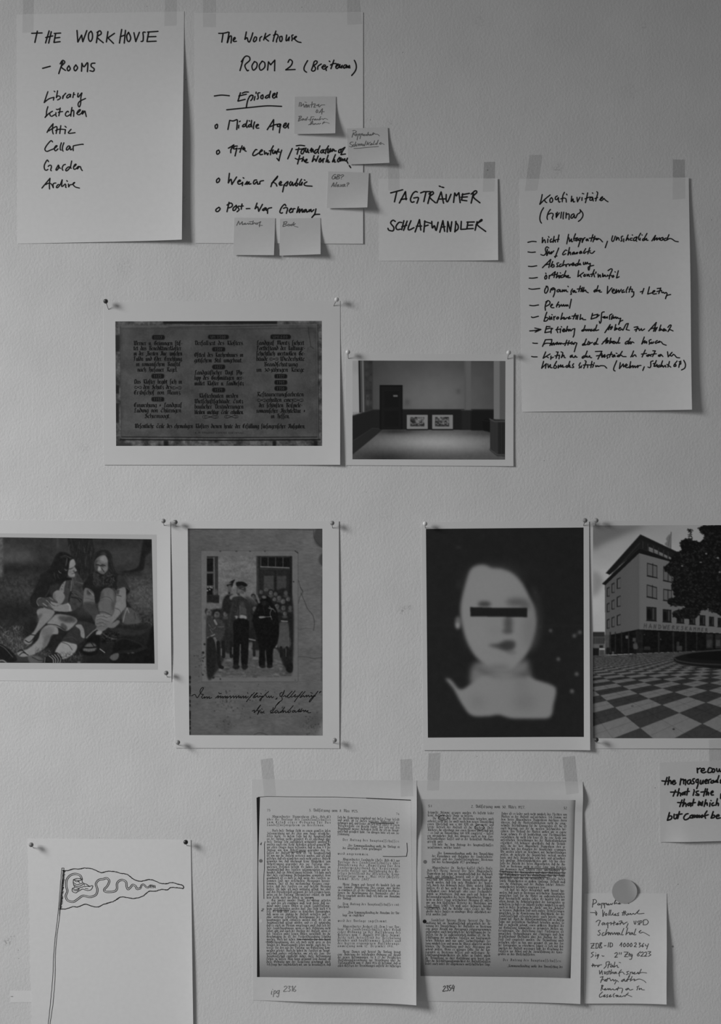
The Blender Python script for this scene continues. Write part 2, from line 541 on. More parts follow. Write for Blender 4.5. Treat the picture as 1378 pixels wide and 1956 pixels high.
class Pic:
    """a grey picture painted with shapes given in the coordinates of a zoomed crop"""

    def __init__(self, ox, oy, s, x0, y0, x1, y1, ss=2, base=100):
        self.ox, self.oy, self.s, self.ss = ox, oy, s, ss
        self.x0, self.y0, self.x1, self.y1 = x0 - 2, y0 - 2, x1 + 2, y1 + 2
        self.H = int((self.y1 - self.y0) * ss)
        self.W = int((self.x1 - self.x0) * ss)
        self.a = np.full((self.H, self.W), float(base))
        self.k = ss / s
        self.yy, self.xx = np.mgrid[0:self.H, 0:self.W]
        # crop coordinates of every sample
        self.cx = (self.xx / ss + self.x0 - ox) * s
        self.cy = (self.yy / ss + self.y0 - oy) * s

    def crop(self, ox, oy, s):
        """go on drawing in the coordinates of another crop"""
        self.ox, self.oy, self.s, self.k = ox, oy, s, self.ss / s

    def T(self, pts):
        p = np.asarray(pts, float)
        return ((p / self.s + [self.ox, self.oy]) - [self.x0, self.y0]) * self.ss

    def mask(self, pts, smooth=False, soft=0.0):
        p = self.T(pts)
        if smooth:
            p = catmull(p, 6, True)
        r = soft * self.k
        pad = int(r * 3) + 2
        i0 = max(0, int(p[:, 1].min()) - pad); i1 = min(self.H, int(p[:, 1].max()) + pad + 2)
        j0 = max(0, int(p[:, 0].min()) - pad); j1 = min(self.W, int(p[:, 0].max()) + pad + 2)
        if i1 <= i0 or j1 <= j0:
            return None
        Y = self.yy[i0:i1, j0:j1] + 0.5
        X = self.xx[i0:i1, j0:j1] + 0.5
        m = np.zeros(Y.shape, bool)
        q = np.roll(p, -1, 0)
        for (ax, ay), (bx, by) in zip(p, q):
            if ay == by:
                continue
            c = (ay > Y) != (by > Y)
            m ^= c & (X < (bx - ax) * (Y - ay) / (by - ay) + ax)
        m = m.astype(float)
        if r > 0.3:
            m = gblur(m, r)
        return (slice(i0, i1), slice(j0, j1)), m

    def fill(self, pts, val, smooth=False, soft=0.0, a=1.0):
        r = self.mask(pts, smooth, soft)
        if r is None:
            return
        sl, m = r
        v = val[sl] if isinstance(val, np.ndarray) else val
        m = m * a
        self.a[sl] = self.a[sl] * (1 - m) + v * m

    def blob(self, pts, val, soft=3.0, a=1.0):
        self.fill(pts, val, True, soft, a)

    def rect(self, x0, y0, x1, y1, val, soft=0.0, a=1.0):
        self.fill([(x0, y0), (x1, y0), (x1, y1), (x0, y1)], val, False, soft, a)

    def ell(self, cx, cy, rx, ry, val, soft=1.0, a=1.0, rot=0.0):
        t = np.linspace(0, 2 * math.pi, 14, endpoint=False)
        c, s = math.cos(rot), math.sin(rot)
        x, y = rx * np.cos(t), ry * np.sin(t)
        self.fill(np.stack([cx + x * c - y * s, cy + x * s + y * c], -1), val, False, soft, a)

    def line(self, pts, w, val, a=1.0, smooth=False):
        p = self.T(pts)
        if smooth and len(p) > 2:
            p = catmull(p, 5)
        hw = w * self.k / 2
        for (ax, ay), (bx, by) in zip(p[:-1], p[1:]):
            pad = hw + 2
            i0 = max(0, int(min(ay, by) - pad)); i1 = min(self.H, int(max(ay, by) + pad) + 2)
            j0 = max(0, int(min(ax, bx) - pad)); j1 = min(self.W, int(max(ax, bx) + pad) + 2)
            if i1 <= i0 or j1 <= j0:
                continue
            Y = self.yy[i0:i1, j0:j1] + 0.5; X = self.xx[i0:i1, j0:j1] + 0.5
            dx, dy = bx - ax, by - ay
            L = dx * dx + dy * dy + 1e-9
            t = np.clip(((X - ax) * dx + (Y - ay) * dy) / L, 0, 1)
            d = np.hypot(X - ax - t * dx, Y - ay - t * dy)
            m = np.clip(hw + 0.5 - d, 0, 1) * a
            self.a[i0:i1, j0:j1] = self.a[i0:i1, j0:j1] * (1 - m) + val * m

    def noise(self, amp, cell, oct=4, aspect=1.0, seed=0, pts=None, soft=0.0, gain=0.55, smooth=False):
        n = vnoise((self.H, self.W), max(1.0, cell * self.k), oct, gain, aspect, seed) * amp
        if pts is None:
            self.a += n
        else:
            r = self.mask(pts, smooth, soft)
            if r:
                self.a[r[0]] += n[r[0]] * r[1]

    def finish(self, sheet, quad, ref, name='printed_picture', step=1.0, blur=0.55, white=PHOTO, off=0.12, label=None):
        a = gblur(np.clip(self.a, 4, 235), blur * self.ss)
        tl, tr, br, bl = [np.array(p, float) for p in quad]
        nu = int(np.hypot(*(tr - tl)) / step) + 1
        nv = int(np.hypot(*(bl - tl)) / step) + 1
        u, v = np.meshgrid(np.linspace(0, 1, nu), np.linspace(0, 1, nv))
        u = u.ravel(); v = v.ravel()
        p = ((1 - u) * (1 - v))[:, None] * tl + (u * (1 - v))[:, None] * tr + (u * v)[:, None] * br + ((1 - u) * v)[:, None] * bl
        X = np.clip((p[:, 0] - self.x0) * self.ss - 0.5, 0, self.W - 1.001)
        Y = np.clip((p[:, 1] - self.y0) * self.ss - 0.5, 0, self.H - 1.001)
        xi, yi = X.astype(int), Y.astype(int)
        fx, fy = X - xi, Y - yi
        val = (a[yi, xi] * (1 - fx) + a[yi, xi + 1] * fx) * (1 - fy) + (a[yi + 1, xi] * (1 - fx) + a[yi + 1, xi + 1] * fx) * fy
        tone = np.clip(white * lin(val) / lin(ref), 0.004, 0.9)
        idx = np.arange(nu * nv).reshape(nv, nu)
        f = np.stack([idx[:-1, :-1].ravel(), idx[1:, :-1].ravel(), idx[1:, 1:].ravel(), idx[:-1, 1:].ravel()], -1)
        return mesh_obj(name, sheet.world(p[:, 0], p[:, 1], off), f, M_print, sheet.root, tone=tone, label=label)


# ---- the stone tablet
def pic_tablet():
    p = Pic(190, 560, 5.742, 220, 612, 617, 853, base=70)
    g = lambda x, y: ((x - 190) * 5.742, (y - 560) * 5.742)
    # rubble masonry round the tablet
    p.noise(48, 70, 5, seed=3)
    p.noise(22, 14, 3, seed=4)
    p.rect(*g(312, 612), *g(530, 619), 26, 4)
    p.rect(*g(219, 640), *g(229, 672), 34, 6)
    p.rect(*g(219, 736), *g(228, 752), 28, 5)
    p.rect(*g(219, 770), *g(228, 808), 32, 6)
    p.rect(*g(224, 846), *g(252, 854), 45, 8)
    for x, w in ((313, 9), (521, 7), (600, 7)):
        p.rect(*g(x, 842), *g(x + w, 854), 22, 5)
    # frame of the tablet
    p.fill([g(229, 622), g(606, 619), g(609, 838), g(231, 836)], 68, soft=2)
    p.fill([g(231, 628), g(603, 625), g(606, 834), g(233, 833)], 64, soft=2)
    p.noise(15, 130, 4, seed=8, pts=[g(229, 622), g(606, 619), g(609, 838), g(231, 836)])
    p.noise(7, 10, 2, seed=9, pts=[g(229, 622), g(606, 619), g(609, 838), g(231, 836)])
    for x, y, rx, ry, v in ((420, 720, 34, 110, 60), (478, 650, 8, 30, 58), (245, 640, 14, 20, 62), (560, 810, 60, 14, 62), (372, 640, 40, 12, 60)):
        p.ell(*g(x, y), rx * 5.742, ry * 5.742, v, 60, 0.55)
    p.ell(*g(300, 790), 250, 150, 78, 90, 0.5)
    p.ell(*g(545, 700), 200, 380, 75, 90, 0.5)
    p.line([g(229, 623.5), g(330, 623), g(606, 619.5)], 5, 95, 0.7)
    p.line([g(322, 625), g(430, 624), g(530, 622)], 7, 28, 0.8)
    p.line([g(232, 628), g(340, 627.5), g(420, 629), g(602, 627)], 6, 42, 0.7)
    p.line([g(230, 623), g(232, 834)], 8, 46, 0.8)
    p.line([g(233, 628), g(235, 833)], 4, 48, 0.6)
    p.line([g(603, 626), g(606, 834)], 5, 45, 0.7)
    p.line([g(607.5, 620), g(609.5, 838)], 9, 34, 0.8)
    p.line([g(233, 834.6), g(420, 836), g(606, 835)], 9, 18)
    p.line([g(230, 839.8), g(420, 841), g(612, 840)], 13, 16)
    p.line([g(233, 837.2), g(420, 838.4), g(606, 837.4)], 6, 76)
    # the crack
    p.line([g(589, 624), g(590, 636), g(592, 647), g(593, 654), g(594, 662), g(600, 666)], 6, 30, 0.85)
    p.line([g(594, 662), g(589, 665), g(587, 672)], 4, 40, 0.7)
    # number badges
    for x, y, w in ((302.9, 644.6, 24.7), (301.8, 718.5, 24.7), (301.8, 762.7, 24.7), (417.5, 643.8, 40), (418.2, 667.3, 25), (418.2, 701, 25),
                    (418.2, 744.9, 25), (536.3, 643.6, 39), (536.7, 718.8, 24.7), (536.7, 730.4, 24.7), (536.7, 742.1, 24.7)):
        h = 4.4
        c = 2.2
        p.fill([g(x - w / 2 + c, y - h), g(x + w / 2 - c, y - h), g(x + w / 2, y - h + c), g(x + w / 2, y + h - c),
                g(x + w / 2 - c, y + h), g(x - w / 2 + c, y + h), g(x - w / 2, y + h - c), g(x - w / 2, y - h + c)], 17, soft=1)
    return p


TABLET = [
 ('Werner u. Grüningen stif-', 255.8, 348, 659.3), ('tet das Benediktinerkloster', 255.8, 346, 669), ('in der ,,Breiten Aue zwischen', 256, 348, 679),
 ('Fulda und Eder. Errichtung.', 255.5, 348, 689.2), ('in romanischem Baustil', 260.5, 344, 699.3), ('nach Hirsauer Regel.', 263, 338.5, 709.8),
 ('Das Kloster begibt sich in', 256.5, 347.5, 732.8), ('den Schutz des', 274.5, 327.6, 743), ('Erzbischof von Mainz.', 256.5, 345.5, 753.4),
 ('Einweihung + Landgraf', 256.5, 347.5, 777.5), ('Ludwig von Thüringen', 256.5, 346, 787.6), ('Schirmvogt.', 277, 325, 798.4),
 ('Verfallzeit des Klosters.', 372, 465, 659), ('Ostteil des Kirchenbaues in', 372, 464.5, 681.6), ('gotischem Stil umgebaut.', 372, 462.5, 692),
 ('Landgräflicher Vogt Phi-', 372, 465.5, 715.3), ('lipp des Großmütigen ver-', 372, 465, 725.4), ('waltet Kloster u. Landbesitz', 372, 465, 736),
 ('Klosterbauten werden', 380.7, 454.8, 759.7), ('Wirtschaftsgebäude. Trotz', 372, 464, 770.2), ('baulicher Veränderungen', 372.5, 465, 780.4),
 ('bleiben wichtige Teile erhalten.', 372.5, 465, 790.9),
 ('Landgraf Moritz sichert', 490.5, 581, 658.6), ('Fortbestand der kulturge-', 490.5, 582.5, 668.8), ('schichtlich wertvollen Ge-', 490.5, 582.5, 679),
 ('bäude', 490.5, 511.5, 689.2), ('Wiederholte', 535.5, 582, 689.2), ('Brandschatzung', 504.5, 568, 699.7), ('im 30-jährigen Kriege', 490.5, 581, 710),
 ('Restaurierungsarbeiten', 491.5, 580, 757), ('erhalten eines', 510, 560, 767.4), ('der schönsten Beispiele-', 495.5, 577.5, 777.8),
 ('romanischer Architektur +', 490.5, 582.8, 788.3), ('in Hessen.', 518.4, 553, 798.7),
 ('Wesentliche Teile des ehemaligen Klosters dienen heute der Erfüllung fürsorgerischer Aufgaben.', 257.9, 582.8, 817.4),
]
BADGES = [('1117', 302.9, 644.6), ('1123', 301.8, 718.5), ('1142', 301.8, 762.7), ('UM 1500', 417.5, 643.8), ('1508', 418.2, 667.3), ('1527', 418.2, 701),
          ('1579', 418.2, 744.9), ('UM1600', 536.3, 643.6), ('1927', 536.7, 718.8), ('1949', 536.7, 730.4), ('1950', 536.7, 742.1)]


# ---- the empty hall
def pic_hall():
    p = Pic(650, 660, 3.937, 672, 687, 967, 879, base=70)
    cx, cy = p.cx, p.cy
    p.a[:] = 50 + 40 * np.exp(-((cx - 700) / 420.) ** 2 - ((cy - 400) / 300.) ** 2) + 8 * (cx / 1378.)
    p.noise(3, 60, 3, seed=5)
    p.ell(505, 425, 18, 22, 56, 14, 0.7)
    p.ell(890, 345, 14, 18, 58, 10, 0.6)
    # window side
    p.rect(180, 110, 246, 500, 46, 3)
    p.noise(12, 30, 3, seed=6, pts=[(185, 110), (242, 110), (242, 490), (190, 490)])
    p.rect(196, 372, 218, 450, 62, 5)
    p.rect(204, 385, 213, 412, 34, 3)
    p.fill([(85, 105), (143, 105), (150, 508), (85, 528)], 138, soft=2)
    p.rect(90, 110, 140, 200, 118, 25, 0.7)
    p.line([(143, 105), (150, 508)], 11, 18)
    p.line([(157, 105), (160, 512)], 9, 62)
    p.line([(170, 105), (177, 514)], 12, 96)
    p.line([(183, 105), (185, 512)], 6, 50)
    p.line([(90, 521), (160, 508)], 9, 120)
    # back wall panelling
    pan = [(90, 530), (245, 482), (470, 480), (1155, 480), (1155, 640), (860, 634), (320, 632), (245, 622), (90, 722)]
    p.fill(pan, 27)
    for x in np.arange(480, 1150, 11.5):
        p.line([(x, 487), (x, 632)], 2.4, 20, 0.8)
    for x in np.arange(100, 245, 12):
        p.line([(x, 500), (x, 690)], 2.4, 21, 0.6)
    p.line([(90, 531), (245, 483), (470, 481), (1155, 481)], 6, 42)
    p.line([(90, 722), (245, 622), (320, 630)], 6, 48, 0.8)
    # door
    p.rect(297, 298, 470, 632, 16)
    p.rect(310, 312, 458, 628, 21)
    for r in ((335, 340, 440, 465), (335, 490, 440, 610)):
        p.rect(*r, 18)
        p.line([(r[0], r[1]), (r[2], r[1])], 2, 27)
    p.rect(400, 373, 433, 386, 84)
    # floor
    p.fill([(90, 724), (245, 622), (320, 632), (90, 830)], 33)
    fl = [(85, 828), (322, 634), (860, 636), (1140, 640), (1250, 730), (1250, 870), (85, 870)]
    v = 64 + 70 * np.exp(-((cx - 720) / 430.) ** 2 - ((cy - 725) / 75.) ** 2) + 10 * np.exp(-((cx - 1000) / 300.) ** 2 - ((cy - 790) / 60.) ** 2)
    v = v - 26 * np.exp(-((cx - 330) / 190.) ** 2 - ((cy - 850) / 60.) ** 2) - 34 * np.exp(-((cx - 420) / 150.) ** 2 - ((cy - 645) / 22.) ** 2) - 18 * np.exp(-((cx - 1100) / 160.) ** 2 - ((cy - 660) / 26.) ** 2)
    p.fill(fl, v, soft=1)
    p.fill([(830, 835), (1130, 795), (1180, 832), (1245, 835), (1245, 870), (830, 870)], 74, soft=12, a=0.6)
    p.noise(4, 16, 3, seed=7, pts=fl)
    # two framed pictures leaning on the panelling
    for x0, x1, i0, i1, sd in ((501, 659, 527, 634, 11), (692, 848, 715, 821, 12)):
        p.rect(x0 - 3, 624, x1 + 3, 636, 14, 3)
        p.rect(x0, 521, x1, 628, 112)
        p.rect(i0, 538, i1, 609, 70)
        p.noise(95, 17, 3, seed=sd, pts=[(i0, 538), (i1, 538), (i1, 609), (i0, 609)])
        p.fill([(i0, 575), (i0 + 30, 560), (i0 + 60, 590), (i1, 582), (i1, 609), (i0, 609)], 26, soft=2, a=0.55)
        for k in range(7):
            xx = i0 + 8 + k * 14
            p.ell(xx, 588 + 6 * math.sin(k * 2.3 + sd), 6, 5, 118, 1.5, 0.8)
    p.rect(598, 538, 606, 575, 100, 1)
    # pillars
    p.rect(936, 110, 984, 486, 84, 1)
    p.rect(936, 110, 946, 486, 74, 3, 0.7)
    p.fill([(915, 488), (990, 488), (985, 636), (915, 636)], 36)
    for x in range(920, 988, 12):
        p.line([(x, 490), (x, 633)], 4, 24)
    p.line([(912, 487), (994, 487)], 6, 52)
    p.rect(985, 490, 1155, 640, 20, 4, 0.8)
    p.fill([(1070, 560), (1100, 548), (1136, 560), (1136, 655), (1078, 640)], 17, soft=2)
    p.line([(1070, 562), (1134, 570)], 4, 30)
    p.rect(1156, 105, 1201, 556, 100, 1)
    p.rect(1201, 105, 1250, 556, 76, 1)
    p.fill([(1128, 552), (1200, 556), (1250, 560), (1250, 835), (1180, 832), (1128, 792)], 40)
    p.fill([(1128, 560), (1186, 576), (1186, 820), (1128, 775)], 46, soft=1)
    for x in range(1192, 1250, 13):
        p.rect(x, 575, x + 6, 815, 22, 1)
    for x in range(1136, 1186, 12):
        p.line([(x, 575), (x, 790)], 2.5, 34)
    p.line([(1126, 553), (1160, 572), (1250, 572)], 9, 62)
    p.line([(1126, 782), (1182, 822), (1250, 824)], 9, 60)
    return p


# ---- two men on the grass
def pic_men():
    p = Pic(0, 980, 4.053, -95, 1024, 298, 1270, base=42)
    cx, cy = p.cx, p.cy
    r = np.random.RandomState(21)
    p.noise(12, 90, 4, aspect=2.2, seed=31)
    p.ell(130, 340, 160, 42, 78, 30, 0.75)
    p.ell(100, 270, 200, 26, 66, 24, 0.5)
    p.ell(160, 430, 240, 30, 26, 18, 0.8)
    p.ell(420, 240, 120, 40, 55, 30, 0.5)
    p.ell(930, 330, 190, 60, 62, 40, 0.6)
    p.ell(820, 225, 140, 26, 34, 18, 0.7)
    p.ell(1090, 580, 130, 130, 76, 60, 0.7)
    p.ell(1010, 470, 120, 18, 30, 12, 0.8)
    p.ell(1130, 700, 80, 90, 80, 50, 0.6)
    p.ell(150, 610, 170, 90, 54, 50, 0.6)
    p.noise(22, 12, 3, seed=32, pts=[(900, 480), (1200, 480), (1200, 860), (900, 860)], soft=30)
    p.noise(16, 14, 3, seed=33, pts=[(-400, 500), (300, 480), (300, 860), (-400, 860)], soft=30)
    p.ell(60, 760, 260, 90, 22, 40, 0.8)
    p.rect(-30, 180, 24, 500, 72, 8)
    p.noise(25, 20, 3, seed=40, pts=[(-30, 180), (24, 180), (24, 500), (-30, 500)])
    p.rect(440, 180, 455, 270, 72, 6, 0.5)
    # grass tufts
    for _ in range(900):
        x, y = r.uniform(-420, 230), r.uniform(890, 1100)
        if y < 930 + 0.1 * abs(x):
            pass
        L = r.uniform(14, 46)
        an = r.uniform(-1.2, 1.2)
        p.line([(x, y), (x + L * math.sin(an), y - L * math.cos(an))], r.uniform(2, 4), r.choice([30, 60, 95, 120, 75]), 0.65)
    for _ in range(330):
        x, y = r.uniform(850, 1190), r.uniform(830, 1020)
        L = r.uniform(10, 34)
        an = r.uniform(-1.3, 1.3)
        p.line([(x, y), (x + L * math.sin(an), y - L * math.cos(an))], r.uniform(2, 4), r.choice([25, 40, 80, 95]), 0.6)
    # trunk behind them
    tr = [(520, 185), (715, 185), (733, 300), (700, 470), (640, 525), (585, 430), (548, 320)]
    p.fill(tr, 28, soft=3)
    for _ in range(90):
        x = r.uniform(535, 715); y = r.uniform(190, 470)
        p.line([(x, y), (x + r.uniform(-14, 10), y + r.uniform(20, 60))], r.uniform(3, 6), r.choice([14, 44, 56, 20]), 0.55, True)
    p.blob([(1115, 195), (1185, 195), (1170, 290), (1125, 345), (1108, 440), (1000, 462), (930, 455), (1060, 425), (1092, 320)], 22, 5)
    # ground shadow under the pair
    p.blob([(200, 860), (420, 760), (700, 800), (930, 860), (1180, 880), (1200, 1180), (560, 1180), (420, 1120), (180, 960)], 22, 18, 0.85)
    # ---------------- man with long hair
    p.crop(50, 1045, 11.48)
    p.blob([(1090, 560), (1170, 620), (1250, 800), (1245, 1150), (1170, 1300), (1000, 1400), (930, 1240), (820, 1240), (850, 1100), (830, 980), (890, 750), (980, 690)], 50, 7)
    p.noise(12, 60, 3, seed=36, pts=[(900, 600), (1250, 600), (1250, 1380), (900, 1380)], soft=20)
    for q, w_, v in (([(960, 1010), (1100, 1040), (1215, 1160)], 22, 24), ([(990, 1100), (1110, 1120), (1200, 1210)], 20, 24), ([(985, 980), (950, 1100), (940, 1190)], 40, 26),
                     ([(1010, 1000), (1090, 1050), (1200, 1120)], 12, 76), ([(1020, 930), (1140, 980), (1240, 1080)], 12, 66), ([(1100, 760), (1200, 790), (1250, 800)], 26, 66), ([(1000, 740), (995, 850), (980, 960)], 22, 84),
                     ([(1020, 690), (1035, 800), (1040, 850)], 12, 78), ([(960, 760), (930, 900)], 16, 26), ([(1130, 620), (1110, 700)], 12, 36)):
        p.line(q, w_, v, 0.8, True)
    p.blob([(560, 470), (440, 530), (330, 590), (230, 760), (150, 1000), (88, 1150), (130, 1300), (260, 1310), (420, 1120), (540, 1100), (640, 980), (740, 880), (840, 720), (800, 560)], 24, 7)
    p.line([(540, 860), (480, 1000), (420, 1090)], 26, 38, 0.7, True)
    p.line([(300, 640), (220, 830), (160, 1010)], 26, 36, 0.7, True)
    p.blob([(520, 880), (640, 800), (740, 820), (700, 940), (560, 1060)], 38, 16, 0.8)
    p.blob([(870, 730), (845, 860), (822, 1000), (730, 960), (770, 840)], 100, 6)
    for y in (800, 860, 920):
        p.ell(800 - (y - 860) * .3, y, 12, 10, 46, 4, 0.8)
    p.blob([(600, 300), (650, 180), (740, 118), (850, 112), (960, 165), (1055, 240), (1010, 285), (950, 320), (935, 430), (915, 600), (880, 690), (800, 780), (690, 800), (600, 720), (500, 600), (530, 480), (555, 380)], 21, 8)
    for q, w_, v in (([(740, 215), (860, 190), (1000, 245)], 10, 72), ([(830, 175), (920, 215), (980, 270)], 9, 62), ([(900, 240), (890, 320), (870, 410)], 26, 54), ([(760, 240), (830, 215), (900, 240)], 12, 56),
                     ([(620, 560), (625, 630), (650, 700)], 18, 44), ([(690, 590), (700, 650), (730, 690)], 14, 48), ([(850, 480), (870, 510), (900, 500)], 22, 70), ([(650, 250), (610, 330), (590, 420)], 12, 34)):
        p.line(q, w_, v, 0.6, True)
    p.line([(712, 520), (735, 555), (772, 570)], 10, 96, 0.9, True)
    p.blob([(790, 690), (900, 665), (1000, 690), (980, 720), (880, 735), (810, 750)], 17, 6)
    p.blob([(1040, 262), (1085, 370), (1062, 425), (1112, 510), (1092, 535), (1052, 545), (1076, 600), (1060, 648), (1000, 664), (935, 640), (918, 570), (938, 470), (952, 330)], 110, 5)
    p.blob([(960, 320), (1030, 280), (1075, 370), (1010, 430), (960, 440)], 122, 14, 0.7)
    p.line([(942, 482), (1000, 468), (1068, 424)], 15, 30, 0.9, True)
    p.blob([(1010, 440), (1060, 430), (1075, 500), (1040, 520)], 96, 8, 0.7)
    p.ell(1045, 525, 26, 12, 42, 5, 0.85)
    p.line([(1000, 592), (1030, 580), (1060, 572)], 10, 52, 0.85, True)
    p.ell(955, 545, 40, 34, 84, 16, 0.6)
    p.line([(930, 630), (980, 660), (1040, 652)], 12, 66, 0.7, True)
    p.line([(948, 310), (930, 420), (905, 570)], 22, 20, 0.95, True)
    # knee and clasped hands
    p.blob([(590, 1060), (620, 985), (700, 945), (800, 990), (852, 1075), (825, 1170), (760, 1250), (640, 1200)], 104, 6)
    p.blob([(590, 1060), (640, 1010), (640, 1130), (680, 1190), (620, 1180)], 74, 16, 0.7)
    p.blob([(255, 1140), (310, 1102), (430, 1112), (520, 1092), (600, 1130), (690, 1205), (600, 1260), (640, 1400), (430, 1400), (380, 1310), (255, 1270)], 56, 6)
    p.blob([(530, 1220), (690, 1228), (780, 1260), (920, 1235), (985, 1330), (980, 1410), (640, 1400), (560, 1310)], 106, 6)
    for q, w_, v in (([(440, 1165), (490, 1200), (535, 1262)], 28, 92), ([(520, 1110), (580, 1150), (660, 1200)], 22, 88), ([(370, 1236), (410, 1262), (450, 1292)], 24, 104), ([(540, 1205), (640, 1250), (720, 1290)], 26, 110), ([(480, 1270), (540, 1320), (610, 1365)], 26, 98),
                     ([(390, 1330), (430, 1370), (450, 1390)], 20, 96), ([(520, 1200), (570, 1262), (640, 1292)], 9, 28), ([(600, 1160), (650, 1200), (690, 1218)], 10, 26), ([(455, 1250), (520, 1310), (600, 1372)], 10, 26), ([(400, 1290), (460, 1330), (500, 1370)], 10, 28),
                     ([(430, 1130), (480, 1170), (530, 1230)], 9, 30), ([(660, 1290), (700, 1285), (720, 1275)], 8, 60)):
        p.line(q, w_, v, 0.85, True)
    p.line([(325, 1106), (255, 1140), (236, 1220), (275, 1290)], 12, 104, 0.9, True)
    p.line([(915, 1240), (962, 1300), (958, 1390)], 30, 126, 0.95, True)
    p.crop(0, 980, 4.053)
    # raised knee, shin and clasped hands
    p.blob([(285, 760), (330, 735), (420, 760), (400, 810), (330, 880), (272, 945), (240, 1012), (196, 1010), (188, 978), (240, 940), (270, 905), (300, 830)], 106, 3)
    p.blob([(330, 780), (290, 850), (285, 800)], 62, 6, 0.7)
    # shorts and second leg
    p.blob([(405, 810), (450, 782), (560, 800), (600, 835), (560, 885), (510, 912), (440, 880), (365, 862)], 108, 3)
    p.blob([(455, 800), (560, 800), (590, 838), (520, 850), (470, 830)], 44, 8, 0.75)
    p.line([(365, 860), (440, 868), (505, 905)], 6, 34, 1, True)
    p.blob([(480, 850), (520, 880), (510, 912), (470, 890)], 40, 5, 0.7)
    p.blob([(330, 895), (370, 868), (440, 882), (450, 935), (400, 945), (360, 1030), (262, 1095), (165, 1112), (135, 1080), (215, 1052), (290, 985), (312, 930)], 112, 3)
    p.blob([(330, 895), (400, 880), (412, 930), (350, 980), (322, 940)], 84, 8, 0.7)
    p.blob([(350, 960), (400, 945), (360, 1030), (330, 1040)], 70, 8, 0.7)
    for q in (((140, 1075), (165, 1060), (200, 1085)), ((150, 1100), (180, 1080), (220, 1100)), ((235, 940), (270, 945), (285, 950)), ((195, 985), (230, 1000), (268, 960))):
        p.line(q, 7, 26, 0.9, True)
    p.blob([(220, 1105), (300, 1110), (340, 1150), (240, 1165)], 80, 4, 0.8)
    p.line([(250, 1115), (300, 1140), (330, 1140)], 6, 36, 0.9, True)
    p.blob([(-60, 1000), (0, 1010), (80, 1060), (135, 1135), (70, 1152), (-10, 1125), (-80, 1080)], 20, 3)
    p.line([(-40, 1010), (30, 1040), (100, 1115)], 6, 74, 0.8, True)
    p.line([(-30, 1150), (20, 1140), (50, 1158)], 9, 110, 0.8, True)
    # ---------------- bearded man
    p.crop(150, 1040, 11.48)
    p.blob([(280, 640), (180, 760), (108, 870), (100, 1010), (220, 960), (330, 1060), (360, 1300), (480, 1230), (560, 1000), (760, 950), (840, 1010), (870, 940), (1030, 945), (1135, 1015), (1080, 860), (1000, 690), (900, 640), (780, 640)], 24, 7)
    p.blob([(860, 690), (985, 680), (1085, 860), (1132, 1012), (1060, 1110), (1030, 965), (860, 940)], 40, 8)
    p.blob([(1030, 960), (1130, 1015), (1060, 1110), (1050, 1200), (1150, 1378), (1030, 1378)], 24, 8)
    p.line([(862, 955), (950, 932), (1060, 955), (1130, 1010)], 10, 66, 0.8, True)
    p.line([(870, 970), (950, 950), (1040, 970)], 16, 14, 0.9, True)
    p.line([(1000, 700), (1090, 880), (1125, 960)], 9, 70, 0.7, True)
    p.blob([(325, 300), (390, 175), (520, 118), (640, 130), (725, 225), (752, 380), (775, 500), (830, 640), (812, 760), (700, 660), (640, 560), (650, 450), (622, 300), (560, 235), (470, 262), (390, 340), (352, 430), (350, 580), (300, 620), (310, 480)], 26, 9)
    p.blob([(480, 200), (560, 165), (620, 215), (560, 240)], 50, 14, 0.7)
    for q in ([(650, 160), (720, 300), (740, 460)], [(680, 300), (720, 450), (780, 600)], [(660, 480), (720, 580), (800, 690)], [(400, 200), (350, 300), (330, 420)]):
        p.line(q, 9, 46, 0.55, True)
    p.blob([(356, 390), (400, 305), (480, 252), (570, 236), (626, 300), (648, 430), (642, 540), (590, 622), (520, 645), (440, 615), (380, 545), (350, 460)], 84, 7)
    p.blob([(465, 300), (560, 244), (622, 300), (634, 395), (500, 385)], 114, 14, 0.85)
    p.blob([(350, 400), (410, 330), (420, 430), (436, 520), (410, 580), (365, 540)], 46, 14, 0.85)
    p.line([(400, 360), (450, 350), (560, 375)], 9, 70, 0.6, True)
    p.blob([(400, 395), (450, 392), (450, 425), (410, 425)], 92, 8, 0.7)
    p.line([(385, 448), (420, 446), (455, 452)], 24, 32, 0.9, True)
    p.line([(470, 468), (530, 448), (592, 468)], 20, 28, 0.9, True)
    p.ell(525, 480, 40, 16, 36, 8, 0.8)
    p.blob([(448, 482), (480, 500), (495, 560), (470, 578), (425, 562)], 124, 7, 0.95)
    p.line([(505, 510), (535, 560), (568, 606)], 16, 36, 0.85, True)
    p.ell(600, 530, 40, 56, 104, 22, 0.6)
    p.line([(495, 500), (560, 540), (620, 560)], 9, 112, 0.5, True)
    p.blob([(455, 600), (510, 590), (575, 650), (530, 660)], 80, 9, 0.8)
    p.blob([(385, 590), (440, 605), (480, 640), (560, 660), (640, 590), (700, 640), (640, 720), (430, 720), (360, 660)], 24, 10, 0.95)
    bd = [(320, 620), (420, 640), (560, 670), (650, 600), (770, 660), (815, 770), (745, 890), (600, 935), (480, 905), (350, 900), (310, 760)]
    p.blob(bd, 32, 10)
    p.noise(34, 26, 3, seed=37, pts=bd, soft=14, smooth=True)
    p.blob([(380, 720), (480, 700), (500, 800), (380, 880)], 52, 26, 0.5)
    for _ in range(60):
        x = r.uniform(350, 780); y = r.uniform(690, 880)
        p.line([(x, y), (x + r.uniform(-18, 18), y + r.uniform(20, 46)), (x + r.uniform(-14, 14), y + 60)], 6, r.choice([20, 44, 54]), 0.3, True)
    p.line([(770, 720), (770, 780), (800, 800)], 14, 72, 0.6, True)
